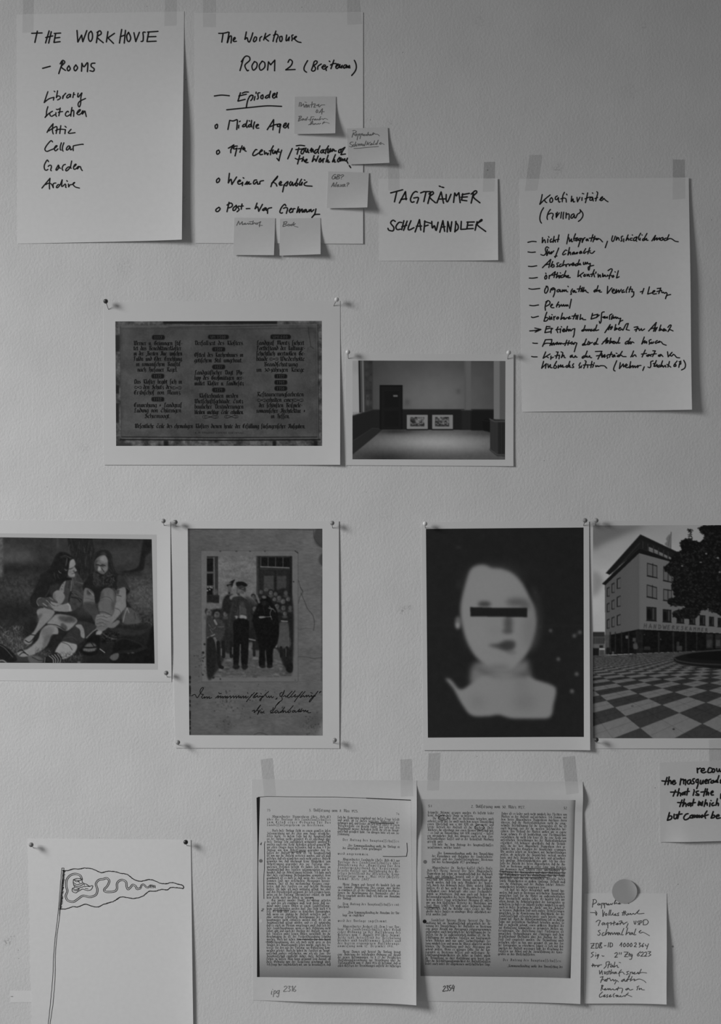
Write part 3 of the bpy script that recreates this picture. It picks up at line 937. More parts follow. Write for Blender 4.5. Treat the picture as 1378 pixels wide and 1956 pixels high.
    p.blob([(130, 985), (220, 968), (330, 1060), (356, 1200), (350, 1320), (200, 1292), (108, 1325)], 86, 7)
    p.blob([(190, 1000), (250, 1000), (300, 1070), (230, 1110), (190, 1090)], 42, 14, 0.8)
    p.line([(230, 1012), (280, 1060), (330, 1120)], 18, 108, 0.7, True)
    p.line([(150, 1180), (240, 1190), (340, 1230)], 12, 62, 0.7, True)
    p.blob([(100, 1330), (200, 1295), (350, 1320), (350, 1400), (100, 1400)], 50, 10, 0.9)
    # drawn up knee and arm
    p.blob([(470, 1230), (510, 1030), (580, 962), (680, 950), (770, 1020), (828, 1180), (825, 1420), (470, 1420)], 84, 7)
    p.blob([(470, 1230), (510, 1040), (560, 1050), (540, 1200), (530, 1400), (470, 1400)], 52, 20, 0.7)
    p.blob([(770, 1030), (828, 1180), (825, 1400), (780, 1380), (780, 1180)], 56, 16, 0.7)
    p.line([(480, 1192), (590, 1150), (700, 1180), (770, 1290), (790, 1340)], 10, 46, 0.85, True)
    p.line([(490, 1206), (590, 1166), (690, 1194), (755, 1300)], 7, 112, 0.6, True)
    p.blob([(842, 1010), (890, 968), (1030, 955), (1042, 1200), (1030, 1420), (842, 1420), (832, 1130)], 102, 6)
    p.blob([(838, 1010), (900, 990), (880, 1090), (836, 1080)], 40, 12, 0.85)
    p.line([(832, 1112), (890, 1122), (940, 1138)], 16, 48, 0.8, True)
    p.blob([(835, 1250), (880, 1300), (880, 1360), (838, 1360)], 60, 14, 0.7)
    p.crop(0, 980, 4.053)
    p.blob([(650, 690), (735, 690), (735, 725), (668, 768), (652, 740)], 54, 4, 0.8)
    p.blob([(680, 755), (735, 715), (765, 790), (745, 860), (712, 800)], 54, 3)
    p.blob([(768, 690), (835, 680), (895, 690), (885, 760), (862, 795), (800, 800), (770, 770)], 82, 5)
    p.blob([(865, 690), (897, 690), (886, 750), (868, 740)], 56, 6, 0.7)
    p.line([(770, 765), (815, 768), (862, 792)], 4, 36, 0.9, True)
    p.blob([(903, 690), (972, 690), (960, 740), (930, 785), (870, 850), (800, 912), (760, 905), (830, 840), (880, 775)], 104, 3)
    p.line([(890, 735), (925, 750), (940, 785)], 4, 50, 0.8, True)
    p.blob([(742, 810), (765, 782), (850, 790), (875, 820), (850, 870), (790, 912), (745, 895), (738, 850)], 98, 2.5)
    p.blob([(742, 850), (790, 830), (850, 840), (850, 872), (790, 912), (745, 895)], 78, 8, 0.6)
    for (xa, ya, xm, ym, xb, yb, v) in ((750, 806, 790, 798, 832, 812, 44), (746, 830, 780, 820, 846, 842, 40), (744, 858, 790, 846, 822, 862, 42), (752, 884, 784, 872, 808, 880, 46), (800, 790, 822, 806, 862, 800, 60)):
        p.line([(xa, ya), (xm, ym), (xb, yb)], 3, v, 0.6, True)
        p.line([(xa + 6, ya - 10), (xm + 4, ym - 9), (xb - 8, yb - 9)], 5, 120, 0.3, True)
    p.blob([(840, 870), (915, 830), (925, 850), (880, 890), (840, 885)], 92, 3)
    p.blob([(752, 915), (792, 915), (780, 940), (745, 945)], 116, 3)
    p.line([(670, 965), (720, 915), (745, 900)], 10, 108, 0.9)
    # folded cloth on the right
    p.blob([(955, 760), (985, 728), (1040, 755), (1068, 800), (1088, 845), (1020, 860), (950, 850)], 66, 3)
    p.line([(985, 735), (965, 790), (955, 840)], 8, 108, 0.8, True)
    p.line([(1000, 770), (985, 735)], 8, 112, 0.8)
    p.line([(1040, 770), (1050, 820)], 5, 36, 0.8)
    p.blob([(840, 900), (930, 890), (1090, 905), (1180, 870), (1100, 940), (960, 940)], 38, 6, 0.9)
    p.noise(30, 9, 2, seed=50, pts=[(790, 920), (930, 920), (930, 1005), (790, 1005)], soft=8)
    p.line([(800, 935), (850, 965), (905, 975)], 12, 62, 0.5, True)
    p.noise(26, 7, 2, seed=53, pts=[(800, 925), (920, 945), (920, 1000), (820, 985)], soft=6)
    # stretched leg: dark trousers, pale sock, sandal
    p.blob([(560, 890), (615, 838), (700, 850), (750, 880), (700, 930), (610, 1015), (540, 1010), (480, 990)], 40, 3)
    p.blob([(585, 872), (625, 862), (650, 900), (655, 965), (628, 955), (620, 905)], 108, 2)
    p.line([(500, 970), (560, 960), (600, 990)], 4, 62, 0.7, True)
    p.blob([(475, 1000), (545, 1005), (598, 1025), (570, 1090), (485, 1132), (425, 1090)], 122, 3)
    p.line([(480, 1000), (530, 1020), (560, 1060)], 5, 58, 0.9, True)
    p.blob([(340, 1130), (380, 1100), (440, 1078), (480, 1120), (460, 1165), (345, 1168)], 24, 2)
    for k in range(4):
        p.line([(380 + k * 22, 1105 - k * 5), (410 + k * 20, 1130), (415 + k * 16, 1162)], 6, 118, 0.9, True)
    p.line([(345, 1160), (350, 1120)], 7, 100, 0.8)
    p.blob([(618, 1075), (650, 1020), (700, 958), (770, 945), (775, 1010), (755, 1085), (690, 1105)], 14, 3)
    p.blob([(645, 1060), (680, 1010), (735, 1012), (746, 1055), (700, 1074)], 74, 5)
    p.line([(650, 1040), (700, 1042), (752, 1036)], 11, 16, 0.95, True)
    p.line([(700, 995), (735, 1040)], 7, 18, 0.9)
    for k in range(5):
        p.ell(652 + k * 19, 1064 - abs(k - 2) * 2, 7, 6, 96, 2.5, 0.8)
    p.line([(775, 1052), (812, 1080)], 6, 132)
    # dark figure in the right foreground
    p.blob([(875, 1060), (900, 985), (960, 962), (1060, 990), (1130, 1020), (1180, 880), (1230, 860), (1230, 1200), (870, 1160)], 15, 5)
    p.line([(900, 990), (960, 970), (1060, 1000), (1110, 1030)], 14, 32, 0.5, True)
    p.line([(930, 1075), (1040, 1070), (1130, 1040)], 26, 30, 0.5, True)
    p.blob([(850, 1120), (875, 1092), (918, 1085), (915, 1125), (880, 1142)], 74, 3)
    p.ell(1028, 1082, 12, 5, 84, 3, 0.8)
    p.ell(995, 1085, 8, 5, 70, 3, 0.7)
    p.rect(600, 1146, 625, 1170, 78, 3)
    for _ in range(160):
        x, y = r.uniform(470, 640), r.uniform(1090, 1165)
        L = r.uniform(10, 30); an = r.uniform(-1.2, 1.2)
        p.line([(x, y), (x + L * math.sin(an), y - L * math.cos(an))], 2.5, r.choice([26, 60, 84]), 0.6)
    for _ in range(120):
        x, y = r.uniform(270, 400), r.uniform(1050, 1110)
        L = r.uniform(8, 24); an = r.uniform(-1.2, 1.2)
        p.line([(x, y), (x + L * math.sin(an), y - L * math.cos(an))], 2.5, r.choice([26, 60, 94]), 0.6)
    p.noise(7, 22, 3, seed=52)
    p.noise(5, 5, 2, seed=51)
    return p


# ---- old card with musicians and children
def pic_card():
    p = Pic(325, 980, 4.053, 357, 1008, 618, 1407, base=80)
    r = np.random.RandomState(5)
    cx, cy = p.cx, p.cy
    p.noise(10, 160, 4, seed=61)
    p.noise(9, 9, 2, seed=62, aspect=3)
    p.a += 6 * (cx - 600) / 600
    p.rect(130, 110, 200, 1730, 74, 30, 0.5)
    p.rect(130, 1300, 1190, 1400, 82, 40, 0.4)
    p.ell(1178, 180, 64, 88, 52, 6, 0.85)
    p.ell(1176, 170, 40, 60, 62, 6, 0.5)
    p.ell(1190, 360, 40, 50, 50, 5, 0.8)
    p.line([(1112, 130), (1120, 200), (1180, 270)], 4, 40, 0.7, True)
    p.line([(140, 122), (400, 126), (800, 122), (1080, 130), (1180, 124)], 5, 34, 0.8)
    p.line([(148, 120), (152, 400), (150, 900), (152, 1710)], 9, 44, 0.7)
    for _ in range(26):
        y = r.uniform(1260, 1710)
        p.rect(146, y, 160, y + r.uniform(6, 26), 14, 2)
    p.line([(1176, 500), (1172, 700), (1176, 1000), (1172, 1300)], 5, 52, 0.6)
    p.rect(1165, 1620, 1190, 1730, 110, 10)
    p.ell(1168, 1690, 20, 60, 104, 8, 0.7)
    # mount lines
    p.rect(240, 290, 990, 1306, 89, 2, 0.9)
    p.noise(5, 30, 3, seed=63, pts=[(240, 290), (990, 290), (990, 1306), (240, 1306)])
    p.line([(240, 296), (244, 290), (600, 292), (985, 291), (992, 310), (992, 1300), (986, 1306), (245, 1306), (240, 296)], 3.5, 58, 0.8)
    p.line([(968, 293), (992, 310)], 6, 30)
    for x in (390, 515, 620, 735):
        p.ell(x, 296, 8, 5, 34, 2, 0.8)
    # cracks
    p.line([(995, 520), (1010, 575), (1028, 610), (1005, 650), (995, 700)], 4, 44, 0.8, True)
    p.line([(1015, 620), (1045, 690), (1065, 740), (1105, 790), (1118, 850), (1112, 910)], 4, 40, 0.85, True)
    p.line([(1000, 905), (1050, 890), (1110, 898)], 3, 54, 0.8)
    p.line([(995, 1112), (1070, 1115), (1110, 1125), (1180, 1118)], 4, 44, 0.8, True)
    p.line([(1010, 575), (1030, 610)], 5, 36, 0.7)
    p.ell(957, 531, 5, 5, 16, 1)
    # mould spots
    for _ in range(230):
        c = r.choice(5)
        x, y = ((430, 1640), (260, 1150), (420, 1460), (1090, 1640), (700, 1500))[c]
        sx, sy = ((45, 60), (90, 110), (70, 70), (60, 80), (300, 180))[c]
        x, y = r.normal(x, sx * 0.6), r.normal(y, sy * 0.6)
        if 150 < x < 1175 and 1000 < y < 1715:
            p.ell(x, y, r.uniform(2, 6), r.uniform(2, 6), r.choice([22, 40, 55]), 1.5, 0.75)
    for x, y, q in ((257, 1080, 10), (268, 1015, 8), (258, 1122, 6), (335, 1270, 12), (255, 1252, 6), (400, 1240, 12), (390, 1285, 6)):
        p.ell(x, y, q, q, 18, 2, 0.9)
    p.ell(430, 1635, 45, 70, 62, 20, 0.5)
    p.ell(1060, 1620, 110, 60, 66, 30, 0.5)
    p.ell(1130, 1600, 40, 60, 58, 20, 0.5)
    p.line([(650, 1715), (700, 1700), (760, 1720)], 6, 46, 0.7, True)
    p.rect(150, 1700, 1120, 1712, 64, 8, 0.5)
    # ---------- the photograph itself
    P = [(285, 332), (944, 330), (947, 1264), (288, 1264)]
    p.fill(P, 90)
    p.noise(16, 26, 3, aspect=2.4, seed=64, pts=P)
    p.noise(10, 10, 2, seed=65, pts=P)
    # window at the left
    p.rect(285, 334, 372, 690, 40, 1)
    p.rect(286, 340, 332, 450, 14)
    p.rect(286, 470, 330, 560, 13)
    p.rect(286, 575, 330, 632, 13)
    p.line([(341, 345), (344, 630)], 8, 84)
    p.line([(286, 347), (340, 347)], 5, 78)
    p.line([(286, 462), (345, 460)], 10, 72)
    p.line([(286, 565), (335, 565)], 6, 84)
    for x, y in ((294, 575), (312, 574), (308, 592), (325, 578), (290, 600)):
        p.ell(x, y, 6, 6, 112, 1)
    p.ell(350, 610, 20, 26, 70, 4, 0.8)
    p.rect(286, 636, 380, 698, 26, 3)
    # doorway at the right
    p.rect(668, 332, 945, 660, 36, 1)
    p.rect(700, 345, 930, 420, 15)
    for x in (704, 760, 818, 875):
        p.line([(x, 345), (x, 416)], 5, 66)
    p.line([(702, 415), (932, 424)], 8, 92)
    p.rect(700, 440, 930, 640, 30)
    p.rect(728, 486, 802, 625, 54, 3)
    p.rect(828, 486, 900, 625, 52, 3)
    p.line([(672, 335), (675, 640)], 9, 56)
    p.line([(690, 340), (700, 640)], 5, 20)
    p.line([(815, 450), (815, 640)], 10, 22)
    p.rect(926, 335, 946, 660, 24, 2)
    # ground
    p.fill([(288, 1060), (947, 1060), (947, 1264), (288, 1264)], 70, soft=10)
    for _ in range(120):
        x, y = r.uniform(290, 945), r.uniform(1110, 1262)
        p.ell(x, y, r.uniform(12, 26), r.uniform(6, 12), r.choice([62, 74, 84, 92]), 3, 0.7)
        p.line([(x - 18, y + 10), (x + 16, y + 12)], 2.5, 36, 0.6)
    # the crowd as dark masses
    p.blob([(288, 720), (350, 740), (430, 750), (450, 900), (420, 1120), (360, 1230), (288, 1260)], 36, 5)
    p.blob([(600, 700), (700, 660), (800, 600), (945, 640), (947, 1200), (880, 1180), (820, 1050), (620, 1040)], 24, 6)
    p.blob([(420, 650), (500, 640), (520, 800), (500, 1050), (420, 1060), (400, 800)], 30, 5)
    # ladies' hats and children's faces behind
    p.blob([(440, 556), (470, 545), (500, 515), (490, 545), (478, 575), (450, 570)], 18, 2)
    p.ell(462, 600, 14, 26, 78, 4)
    p.blob([(415, 690), (440, 640), (470, 650), (470, 760), (420, 770)], 24, 4)
    faces = [(708, 612, 19), (742, 592, 18), (780, 615, 20), (818, 630, 15), (897, 620, 17), (808, 668, 18), (845, 660, 17), (875, 688, 19), (828, 722, 24), (878, 735, 22),
             (890, 778, 19), (645, 648, 18), (655, 745, 18), (727, 655, 18), (915, 668, 18), (430, 785, 19), (362, 785, 32), (300, 770, 30), (930, 735, 16), (672, 655, 14)]
    for x, y, q in faces:
        a_ = r.uniform(-0.25, 0.25)
        p.ell(x, y - q * 0.3, q * 1.0, q * 1.05, r.choice([20, 30, 44, 60]), 3)
        p.ell(x + a_ * 6, y + q * .08, q * 0.66, q * 0.84, r.uniform(74, 98), 3.5, 1, a_)
        p.ell(x + q * .25, y + q * .1, q * .4, q * .7, 52, 4, 0.6)
        p.ell(x, y - q * .1, q * .5, q * .14, 38, 2.2, 0.75, a_)
        p.ell(x, y + q * .42, q * .24, q * .09, 44, 1.6, 0.7)
        p.ell(x, y + q * 1.35, q * 1.2, q * .6, r.choice([18, 26, 46, 66]), 5, 0.8)
    # child and woman at the left edge
    p.blob([(285, 700), (330, 695), (355, 730), (330, 745), (290, 745)], 86, 5)
    p.blob([(288, 800), (325, 810), (350, 880), (330, 960), (288, 960)], 44, 4)
    p.blob([(340, 820), (400, 830), (428, 890), (400, 980), (350, 980)], 46, 4)
    for a_, b_, v in (([(300, 860), (330, 900), (355, 880)], 6, 66), ([(290, 965), (345, 940)], 10, 96), ([(345, 970), (360, 1010), (370, 1060)], 22, 80),
                      ([(310, 900), (330, 930)], 6, 74), ([(370, 880), (420, 880)], 7, 70), ([(345, 830), (360, 860)], 16, 100)):
        p.line(a_, b_, v, 0.9, True)
    p.blob([(290, 980), (340, 980), (360, 1100), (340, 1240), (290, 1255)], 24, 4)
    for x in (372, 412, 472):
        p.line([(x, 1000), (x + 4, 1110)], 26, 20)
    p.line([(372, 1100), (385, 1180), (405, 1195)], 26, 22, 1, True)
    p.line([(398, 1050), (398, 1100)], 9, 84, .9)
    p.line([(485, 1040), (485, 1090)], 9, 78, .9)
    # girl with apron at the right
    p.blob([(850, 850), (910, 845), (925, 940), (930, 1035), (830, 1035), (840, 940)], 60, 5)
    for x in range(850, 925, 13):
        p.line([(x, 880), (x + 2, 1030)], 4, 82, 0.7)
    p.line([(862, 835), (910, 838)], 7, 108)
    p.line([(860, 1040), (862, 1110)], 20, 22)
    p.line([(905, 1040), (900, 1120)], 20, 22)
    p.line([(898, 1050), (898, 1110)], 6, 70, .8)
    p.blob([(905, 1180), (947, 1160), (947, 1230), (905, 1225)], 18, 3)
    # legs of more children, gap of light
    p.blob([(600, 1010), (640, 1000), (640, 1040), (600, 1045)], 92, 5, 0.8)
    p.line([(650, 1000), (652, 1100)], 22, 24)
    p.line([(610, 975), (660, 985)], 10, 96, 0.9)
    p.ell(822, 1028, 8, 14, 110, 3)
    # man in cap blowing into his hand
    p.crop(395, 1060, 8.106)
    p.line([(320, 466), (360, 470), (402, 464)], 16, 20, 1, True)
    p.blob([(335, 475), (385, 475), (375, 560), (345, 620), (330, 560)], 66, 8)
    p.ell(350, 590, 14, 20, 24, 4)
    p.blob([(345, 430), (400, 395), (440, 382), (410, 420), (370, 430)], 16, 4)
    p.blob([(310, 690), (350, 640), (400, 690), (390, 900), (300, 900), (270, 780)], 26, 8)
    p.blob([(360, 640), (440, 610), (490, 640), (420, 690), (370, 690)], 96, 8)
    p.blob([(395, 670), (470, 640), (560, 640), (720, 690), (790, 760), (690, 820), (700, 1000), (660, 1180), (430, 1200), (320, 1180), (340, 960), (370, 780)], 34, 8)
    p.blob([(500, 790), (560, 720), (610, 850), (610, 960), (470, 960)], 50, 10)
    for k in range(5):
        p.line([(505, 800 + k * 24), (555, 815 + k * 20), (610, 840 + k * 16)], 7, 70, 0.75, True)
    p.line([(420, 720), (370, 900), (350, 1100)], 10, 46, 0.7, True)
    p.line([(470, 700), (500, 860), (470, 1000)], 9, 20, 0.8, True)
    for k in range(5):
        p.ell(452 - k * 8, 790 + k * 80, 6, 6, 78, 2)
    p.blob([(470, 500), (520, 478), (600, 500), (605, 560), (560, 610), (500, 630), (468, 590)], 40, 6)
    p.blob([(470, 520), (500, 510), (500, 590), (475, 590)], 74, 6)
    p.blob([(455, 430), (490, 415), (560, 414), (622, 448), (630, 478), (598, 492), (540, 474), (470, 488)], 14, 4)
    p.line([(470, 490), (540, 482), (600, 494)], 8, 40, 0.9, True)
    p.line([(540, 520), (575, 514)], 9, 88, 0.9)
    p.blob([(490, 545), (540, 540), (610, 590), (700, 655), (775, 750), (720, 745), (610, 680), (520, 620)], 90, 5)
    p.blob([(600, 640), (720, 690), (790, 770), (700, 770), (630, 710)], 44, 12, 0.85)
    for k in range(3):
        p.line([(500, 560 + k * 16), (540, 555 + k * 16), (575, 575 + k * 14)], 6, 40, 0.7, True)
    p.crop(325, 980, 4.053)
    p.blob([(545, 790), (592, 800), (585, 830), (545, 830)], 112, 2.5)
    p.blob([(505, 795), (525, 800), (515, 822)], 104, 2)
    p.blob([(498, 830), (605, 830), (610, 960), (600, 1170), (555, 1175), (545, 1010), (530, 1175), (492, 1175), (492, 960)], 13, 2.5)
    p.ell(512, 1190, 28, 20, 24, 3)
    p.ell(578, 1190, 26, 22, 24, 3)
    p.line([(545, 1015), (545, 1060)], 5, 84)
    # fiddler in black
    p.blob([(700, 690), (745, 660), (790, 690), (830, 760), (845, 900), (830, 1010), (800, 1060), (792, 1180), (755, 1180), (740, 1050), (735, 1180), (690, 1180), (690, 1040),
            (655, 900), (640, 820), (665, 740)], 11, 3)
    p.blob([(708, 660), (745, 640), (780, 665), (770, 700), (720, 705)], 13, 3)
    p.ell(720, 1186, 22, 14, 22, 3)
    p.ell(772, 1186, 24, 14, 22, 3)
    p.blob([(688, 802), (720, 798), (740, 806), (700, 815)], 104, 2)
    p.line([(700, 806), (785, 802)], 4, 100)
    p.line([(770, 720), (785, 745), (775, 780), (790, 825)], 5, 90, 0.8, True)
    p.line([(765, 735), (800, 745), (815, 765)], 9, 78, 0.8, True)
    p.line([(672, 640), (690, 690)], 16, 86, 0.9)
    p.line([(725, 735), (735, 780)], 4, 34)
    p.ell(729, 652, 17, 11, 82, 3, 0.9)
    p.blob([(706, 668), (752, 666), (756, 682), (704, 684)], 10, 2.5)
    p.blob([(712, 684), (748, 684), (744, 712), (716, 712)], 30, 4, 0.8)
    p.line([(690, 740), (676, 800), (700, 850)], 5, 22, 0.7, True)
    p.line([(800, 730), (822, 800), (800, 860)], 5, 22, 0.7, True)
    p.line([(738, 1065), (740, 1120)], 5, 66)
    p.noise(9, 12, 3, seed=67, pts=P)
    p.noise(4, 5, 2, seed=66)
    return p


# ---- blurred portrait with a bar over the eyes
def pic_portrait():
    p = Pic(795, 980, 4.053, 812, 1005, 1118, 1411, base=27)
    p.noise(2.2, 40, 4, seed=71)
    p.ell(330, 265, 22, 10, 42, 8, 0.8)
    p.ell(330, 550, 16, 40, 38, 12, 0.7)
    p.ell(690, 440, 300, 60, 32, 30, 0.5)
    # neck and shoulders
    p.blob([(440, 1180), (520, 1150), (800, 1150), (860, 1130), (880, 1230), (900, 1290), (840, 1330), (470, 1330), (420, 1290)], 98, 20)
    p.blob([(230, 1285), (270, 1290), (345, 1365), (440, 1310), (520, 1260), (640, 1240), (840, 1260), (930, 1290), (1050, 1330), (1085, 1370), (1065, 1480), (1035, 1580),
            (900, 1590), (740, 1588), (640, 1562), (560, 1572), (430, 1565), (350, 1470), (290, 1360)], 112, 11)
    p.ell(480, 1460, 60, 50, 98, 36, 0.7)
    p.ell(840, 1460, 90, 70, 96, 40, 0.7)
    p.ell(820, 1330, 60, 50, 98, 34, 0.6)
    p.ell(560, 1340, 90, 60, 114, 40, 0.6)
    p.blob([(440, 1170), (560, 1230), (700, 1265), (860, 1210), (900, 1120), (870, 1260), (780, 1270), (620, 1270), (490, 1225)], 60, 18, 0.6)
    # ears
    p.ell(325, 850, 24, 52, 92, 10, 0.95)
    p.ell(322, 868, 14, 22, 124, 8, 0.9)
    # the face
    p.blob([(530, 400), (590, 425), (660, 432), (745, 465), (820, 540), (880, 650), (925, 740), (935, 850), (915, 960), (870, 1070), (800, 1160), (720, 1215), (640, 1222),
            (560, 1190), (470, 1120), (410, 1030), (370, 920), (345, 790), (350, 680), (385, 540), (420, 440), (470, 405)], 114, 12)
    p.ell(600, 560, 190, 120, 118, 50, 0.6)
    p.ell(880, 900, 50, 160, 96, 34, 0.7)
    p.blob([(890, 560), (960, 640), (975, 900), (900, 1050), (935, 860), (915, 740)], 46, 16, 0.5)
    p.ell(640, 1195, 90, 22, 84, 18, 0.6)
    p.ell(530, 705, 52, 22, 46, 12, 0.85)
    p.ell(780, 690, 84, 30, 62, 20, 0.75)
    p.ell(850, 720, 40, 40, 74, 18, 0.7)
    p.ell(715, 855, 34, 70, 58, 16, 0.8)
    p.ell(708, 915, 44, 20, 60, 12, 0.7)
    p.ell(600, 905, 60, 26, 108, 22, 0.6)
    p.blob([(560, 1022), (640, 1010), (700, 985), (765, 995), (762, 1045), (710, 1070), (630, 1045)], 56, 12, 0.95)
    p.ell(700, 1025, 50, 22, 44, 14, 0.6)
    p.ell(740, 1078, 40, 14, 84, 12, 0.7)
    p.ell(480, 920, 80, 100, 118, 40, 0.5)
    # the bar
    p.fill([(420, 728), (600, 733), (862, 733), (862, 806), (600, 802), (421, 800)], 25, soft=3)
    # specks
    for x, y, q in ((1042, 910, 12), (1268, 922, 14), (1225, 950, 14), (1102, 1130, 14), (1243, 1245, 15), (1207, 1378, 16), (925, 615, 6), (960, 875, 8), (1245, 935, 10)):
        p.ell(x, y, q, q, 84 if q > 10 else 52, 7, 0.9)
    p.rect(90, 868, 300, 876, 36, 6, 0.4)
    p.rect(950, 868, 1290, 876, 36, 6, 0.4)
    p.noise(3, 5, 2, seed=72)
    return p


# ---- corner house on a chequered square
def pic_square():
    p = Pic(1118, 980, 4.254, 1131, 1001, 1450, 1412, base=96)
    cx, cy = p.cx, p.cy
    r = np.random.RandomState(9)
    p.a[:] = 124 + 32 * np.clip((cy - 100) / 500, 0, 1) + 8 * np.clip((cx - 200) / 500, 0, 1)
    p.noise(11, 220, 4, aspect=2.0, seed=81)
    p.blob([(60, 105), (300, 100), (480, 95), (330, 170), (150, 250), (60, 290)], 88, 22, 0.85)
    p.blob([(60, 480), (120, 500), (150, 580), (60, 680)], 104, 20, 0.7)
    # flag
    p.line([(700, 155), (698, 290)], 5, 46)
    p.blob([(697, 172), (660, 205), (665, 230), (648, 255), (690, 285), (697, 285)], 96, 2)
    p.line([(690, 190), (676, 270)], 4, 62, .8)
    # house walls
    p.fill([(160, 575), (441, 318), (441, 948), (165, 1002)], 76)
    p.fill([(440, 318), (720, 395), (1450, 590), (1450, 990), (440, 946)], 90)
    p.rect(350, 300, 442, 960, 81, 20, 0.5)
    # attic storey and roofs
    p.fill([(190, 512), (452, 210), (745, 325), (1300, 520), (1300, 580), (720, 385), (440, 290)], 26)
    p.fill([(168, 488), (450, 173), (745, 312), (1300, 500), (1300, 530), (745, 335), (452, 212), (200, 502)], 22)
    p.line([(170, 488), (450, 176), (745, 315)], 5, 40, 0.8)
    p.line([(215, 500), (445, 245)], 6, 44, 0.8)
    p.fill([(138, 576), (440, 283), (720, 378), (1450, 560), (1450, 600), (720, 402), (440, 326), (165, 586)], 19)
    p.line([(140, 574), (440, 285), (720, 380)], 4, 40, 0.7)
    for a_, b_, t0, t1 in ((518, 552, 268, 322), (562, 593, 286, 336), (602, 633, 308, 354), (643, 671, 328, 372), (680, 706, 345, 384)):
        p.fill([(a_, t0 + 6), (b_, t0 + 20), (b_, t1), (a_, t1 - 14)], 98, soft=1)
        p.line([(a_, t0 + 24), (b_, t0 + 40)], 3, 60, 0.7)
    for x in (470, 512, 557, 598, 638, 676):
        p.line([(x, 232 + (x - 470) * .42), (x, 285 + (x - 470) * .42)], 6, 46)
    # windows on the left flank
    rows = [((598, 682), (563, 652), (520, 618)), ((726, 808), (700, 786), (668, 765)), ((856, 942), (838, 930), (818, 916))]
    for row in rows:
        for (x0, x1), (ya, yb) in zip(((176, 200), (215, 241), (258, 290)), row):
            d = (x1 - x0) * 0.45
            p.fill([(x0, ya + d), (x1, ya), (x1, yb - d * .4), (x0, yb)], 30)
            p.fill([(x0 + 9, ya + d + 8), (x1 - 2, ya + 10), (x1 - 2, yb - d * .4 - 8), (x0 + 9, yb - 9)], 92, soft=1)
            p.line([((x0 + x1) / 2 + 4, ya + 10), ((x0 + x1) / 2 + 4, yb - 8)], 3, 40)
    # windows on the long front
    for (x0, ya, x1, yb, dark) in ((505, 404, 588, 530, 0), (503, 580, 585, 700, 0), (500, 760, 580, 880, 1), (636, 440, 708, 566, 0), (636, 615, 706, 720, 0), (632, 780, 702, 890, 1),
                                   (745, 800, 806, 898, 1), (846, 815, 898, 908, 1), (932, 828, 978, 915, 1), (1008, 840, 1049, 920, 1), (1078, 850, 1120, 928, 1), (1150, 860, 1190, 935, 1), (1230, 868, 1270, 940, 1)):
        sk = (x1 - x0) * 0.27 if ya < 600 else (x1 - x0) * 0.16
        if dark == 1 and ya > 750:
            sk = (x1 - x0) * 0.08
        p.fill([(x0, ya), (x1, ya + sk), (x1, yb), (x0, yb - sk * .8)], 24)
        p.fill([(x0 + 4, ya + 8), (x1 - 5, ya + sk + 7), (x1 - 5, yb - 8), (x0 + 4, yb - sk * .8 - 8)], 30 if dark else 80)
        m = x0 + (x1 - x0) * 0.55
        p.line([(m, ya + 6), (m, yb - 6)], 5, 20)
        if dark:
            p.rect(m + 5, ya + sk + 8, m + (x1 - m) * .5, yb - 12, 62, 2, 0.8)
            p.blob([(x0 + 6, ya + 30), (x0 + 20, ya + 20), (m - 8, ya + 34), (m - 8, yb - 20), (x0 + 6, yb - 24)], 14, 3)
        p.line([(x0 - 3, yb - sk * .8), (x1 + 3, yb)], 4, 18)
    # lettering on the band
    word = 'HANDWERKSKAMMER'
    for i, c in enumerate(word):
        t = i / (len(word) - 1)
        x = 478 + 500 * (t * 1.12 - 0.12 * t * t)
        hgt = 36 - 11 * t
        yb = 934 + 27 * t
        wd = 24 - 9 * t
        for s in HG[c]:
            q = np.stack([x + s[:, 0] / 9 * wd, yb - s[:, 1] / 18 * hgt], -1)
            p.line(q + [3, 2], 5, 64, 0.7)
            p.line(q, 5, 52, 0.85)
    # ground floor
    p.fill([(172, 996), (432, 945), (1450, 992), (1450, 1115), (1106, 1112), (440, 1140), (160, 1152)], 15)
    p.fill([(160, 990), (200, 990), (195, 1150), (162, 1152)], 64, soft=2)
    for x, w_ in ((205, 10), (247, 9), (298, 9), (355, 10), (430, 30), (600, 12), (718, 14), (820, 14), (908, 10)):
        p.rect(x - w_ / 2, 965, x + w_ / 2, 1135, 34, 2)
    p.rect(418, 948, 470, 1138, 26, 3)
    for x0, y0, x1, y1, v in ((330, 995, 352, 1020, 78), (388, 1015, 412, 1045, 60), (745, 1078, 790, 1118, 50), (745, 1045, 765, 1080, 44), (480, 1085, 530, 1112, 38), (985, 982, 1040, 1100, 34),
                              (1060, 985, 1110, 1100, 36), (1066, 1030, 1100, 1080, 56), (992, 1030, 1030, 1090, 48), (612, 1020, 618, 1030, 96), (478, 985, 490, 990, 84)):
        p.rect(x0, y0, x1, y1, v, 2)
    p.noise(7, 16, 2, seed=82, pts=[(172, 996), (432, 950), (1106, 980), (1106, 1105), (440, 1132), (165, 1145)])
    p.blob([(392, 1065), (420, 1058), (428, 1100), (400, 1110)], 66, 3)
    p.ell(408, 1055, 9, 10, 50, 2)
    p.rect(395, 1105, 420, 1150, 20, 3)
    p.blob([(172, 1100), (195, 1095), (200, 1130), (175, 1150)], 24, 3)
    p.rect(220, 1125, 236, 1146, 70, 2)
    # low house at the left
    p.rect(60, 966, 160, 1006, 40, 2)
    p.rect(60, 1004, 160, 1066, 66)
    for x in range(70, 160, 12):
        p.rect(x, 1012, x + 6, 1060, 40)
    p.rect(60, 1066, 160, 1100, 84)
    p.rect(60, 1098, 115, 1160, 22, 2)
    p.rect(118, 1075, 146, 1095, 30)
    p.rect(115, 1110, 160, 1160, 60, 4)
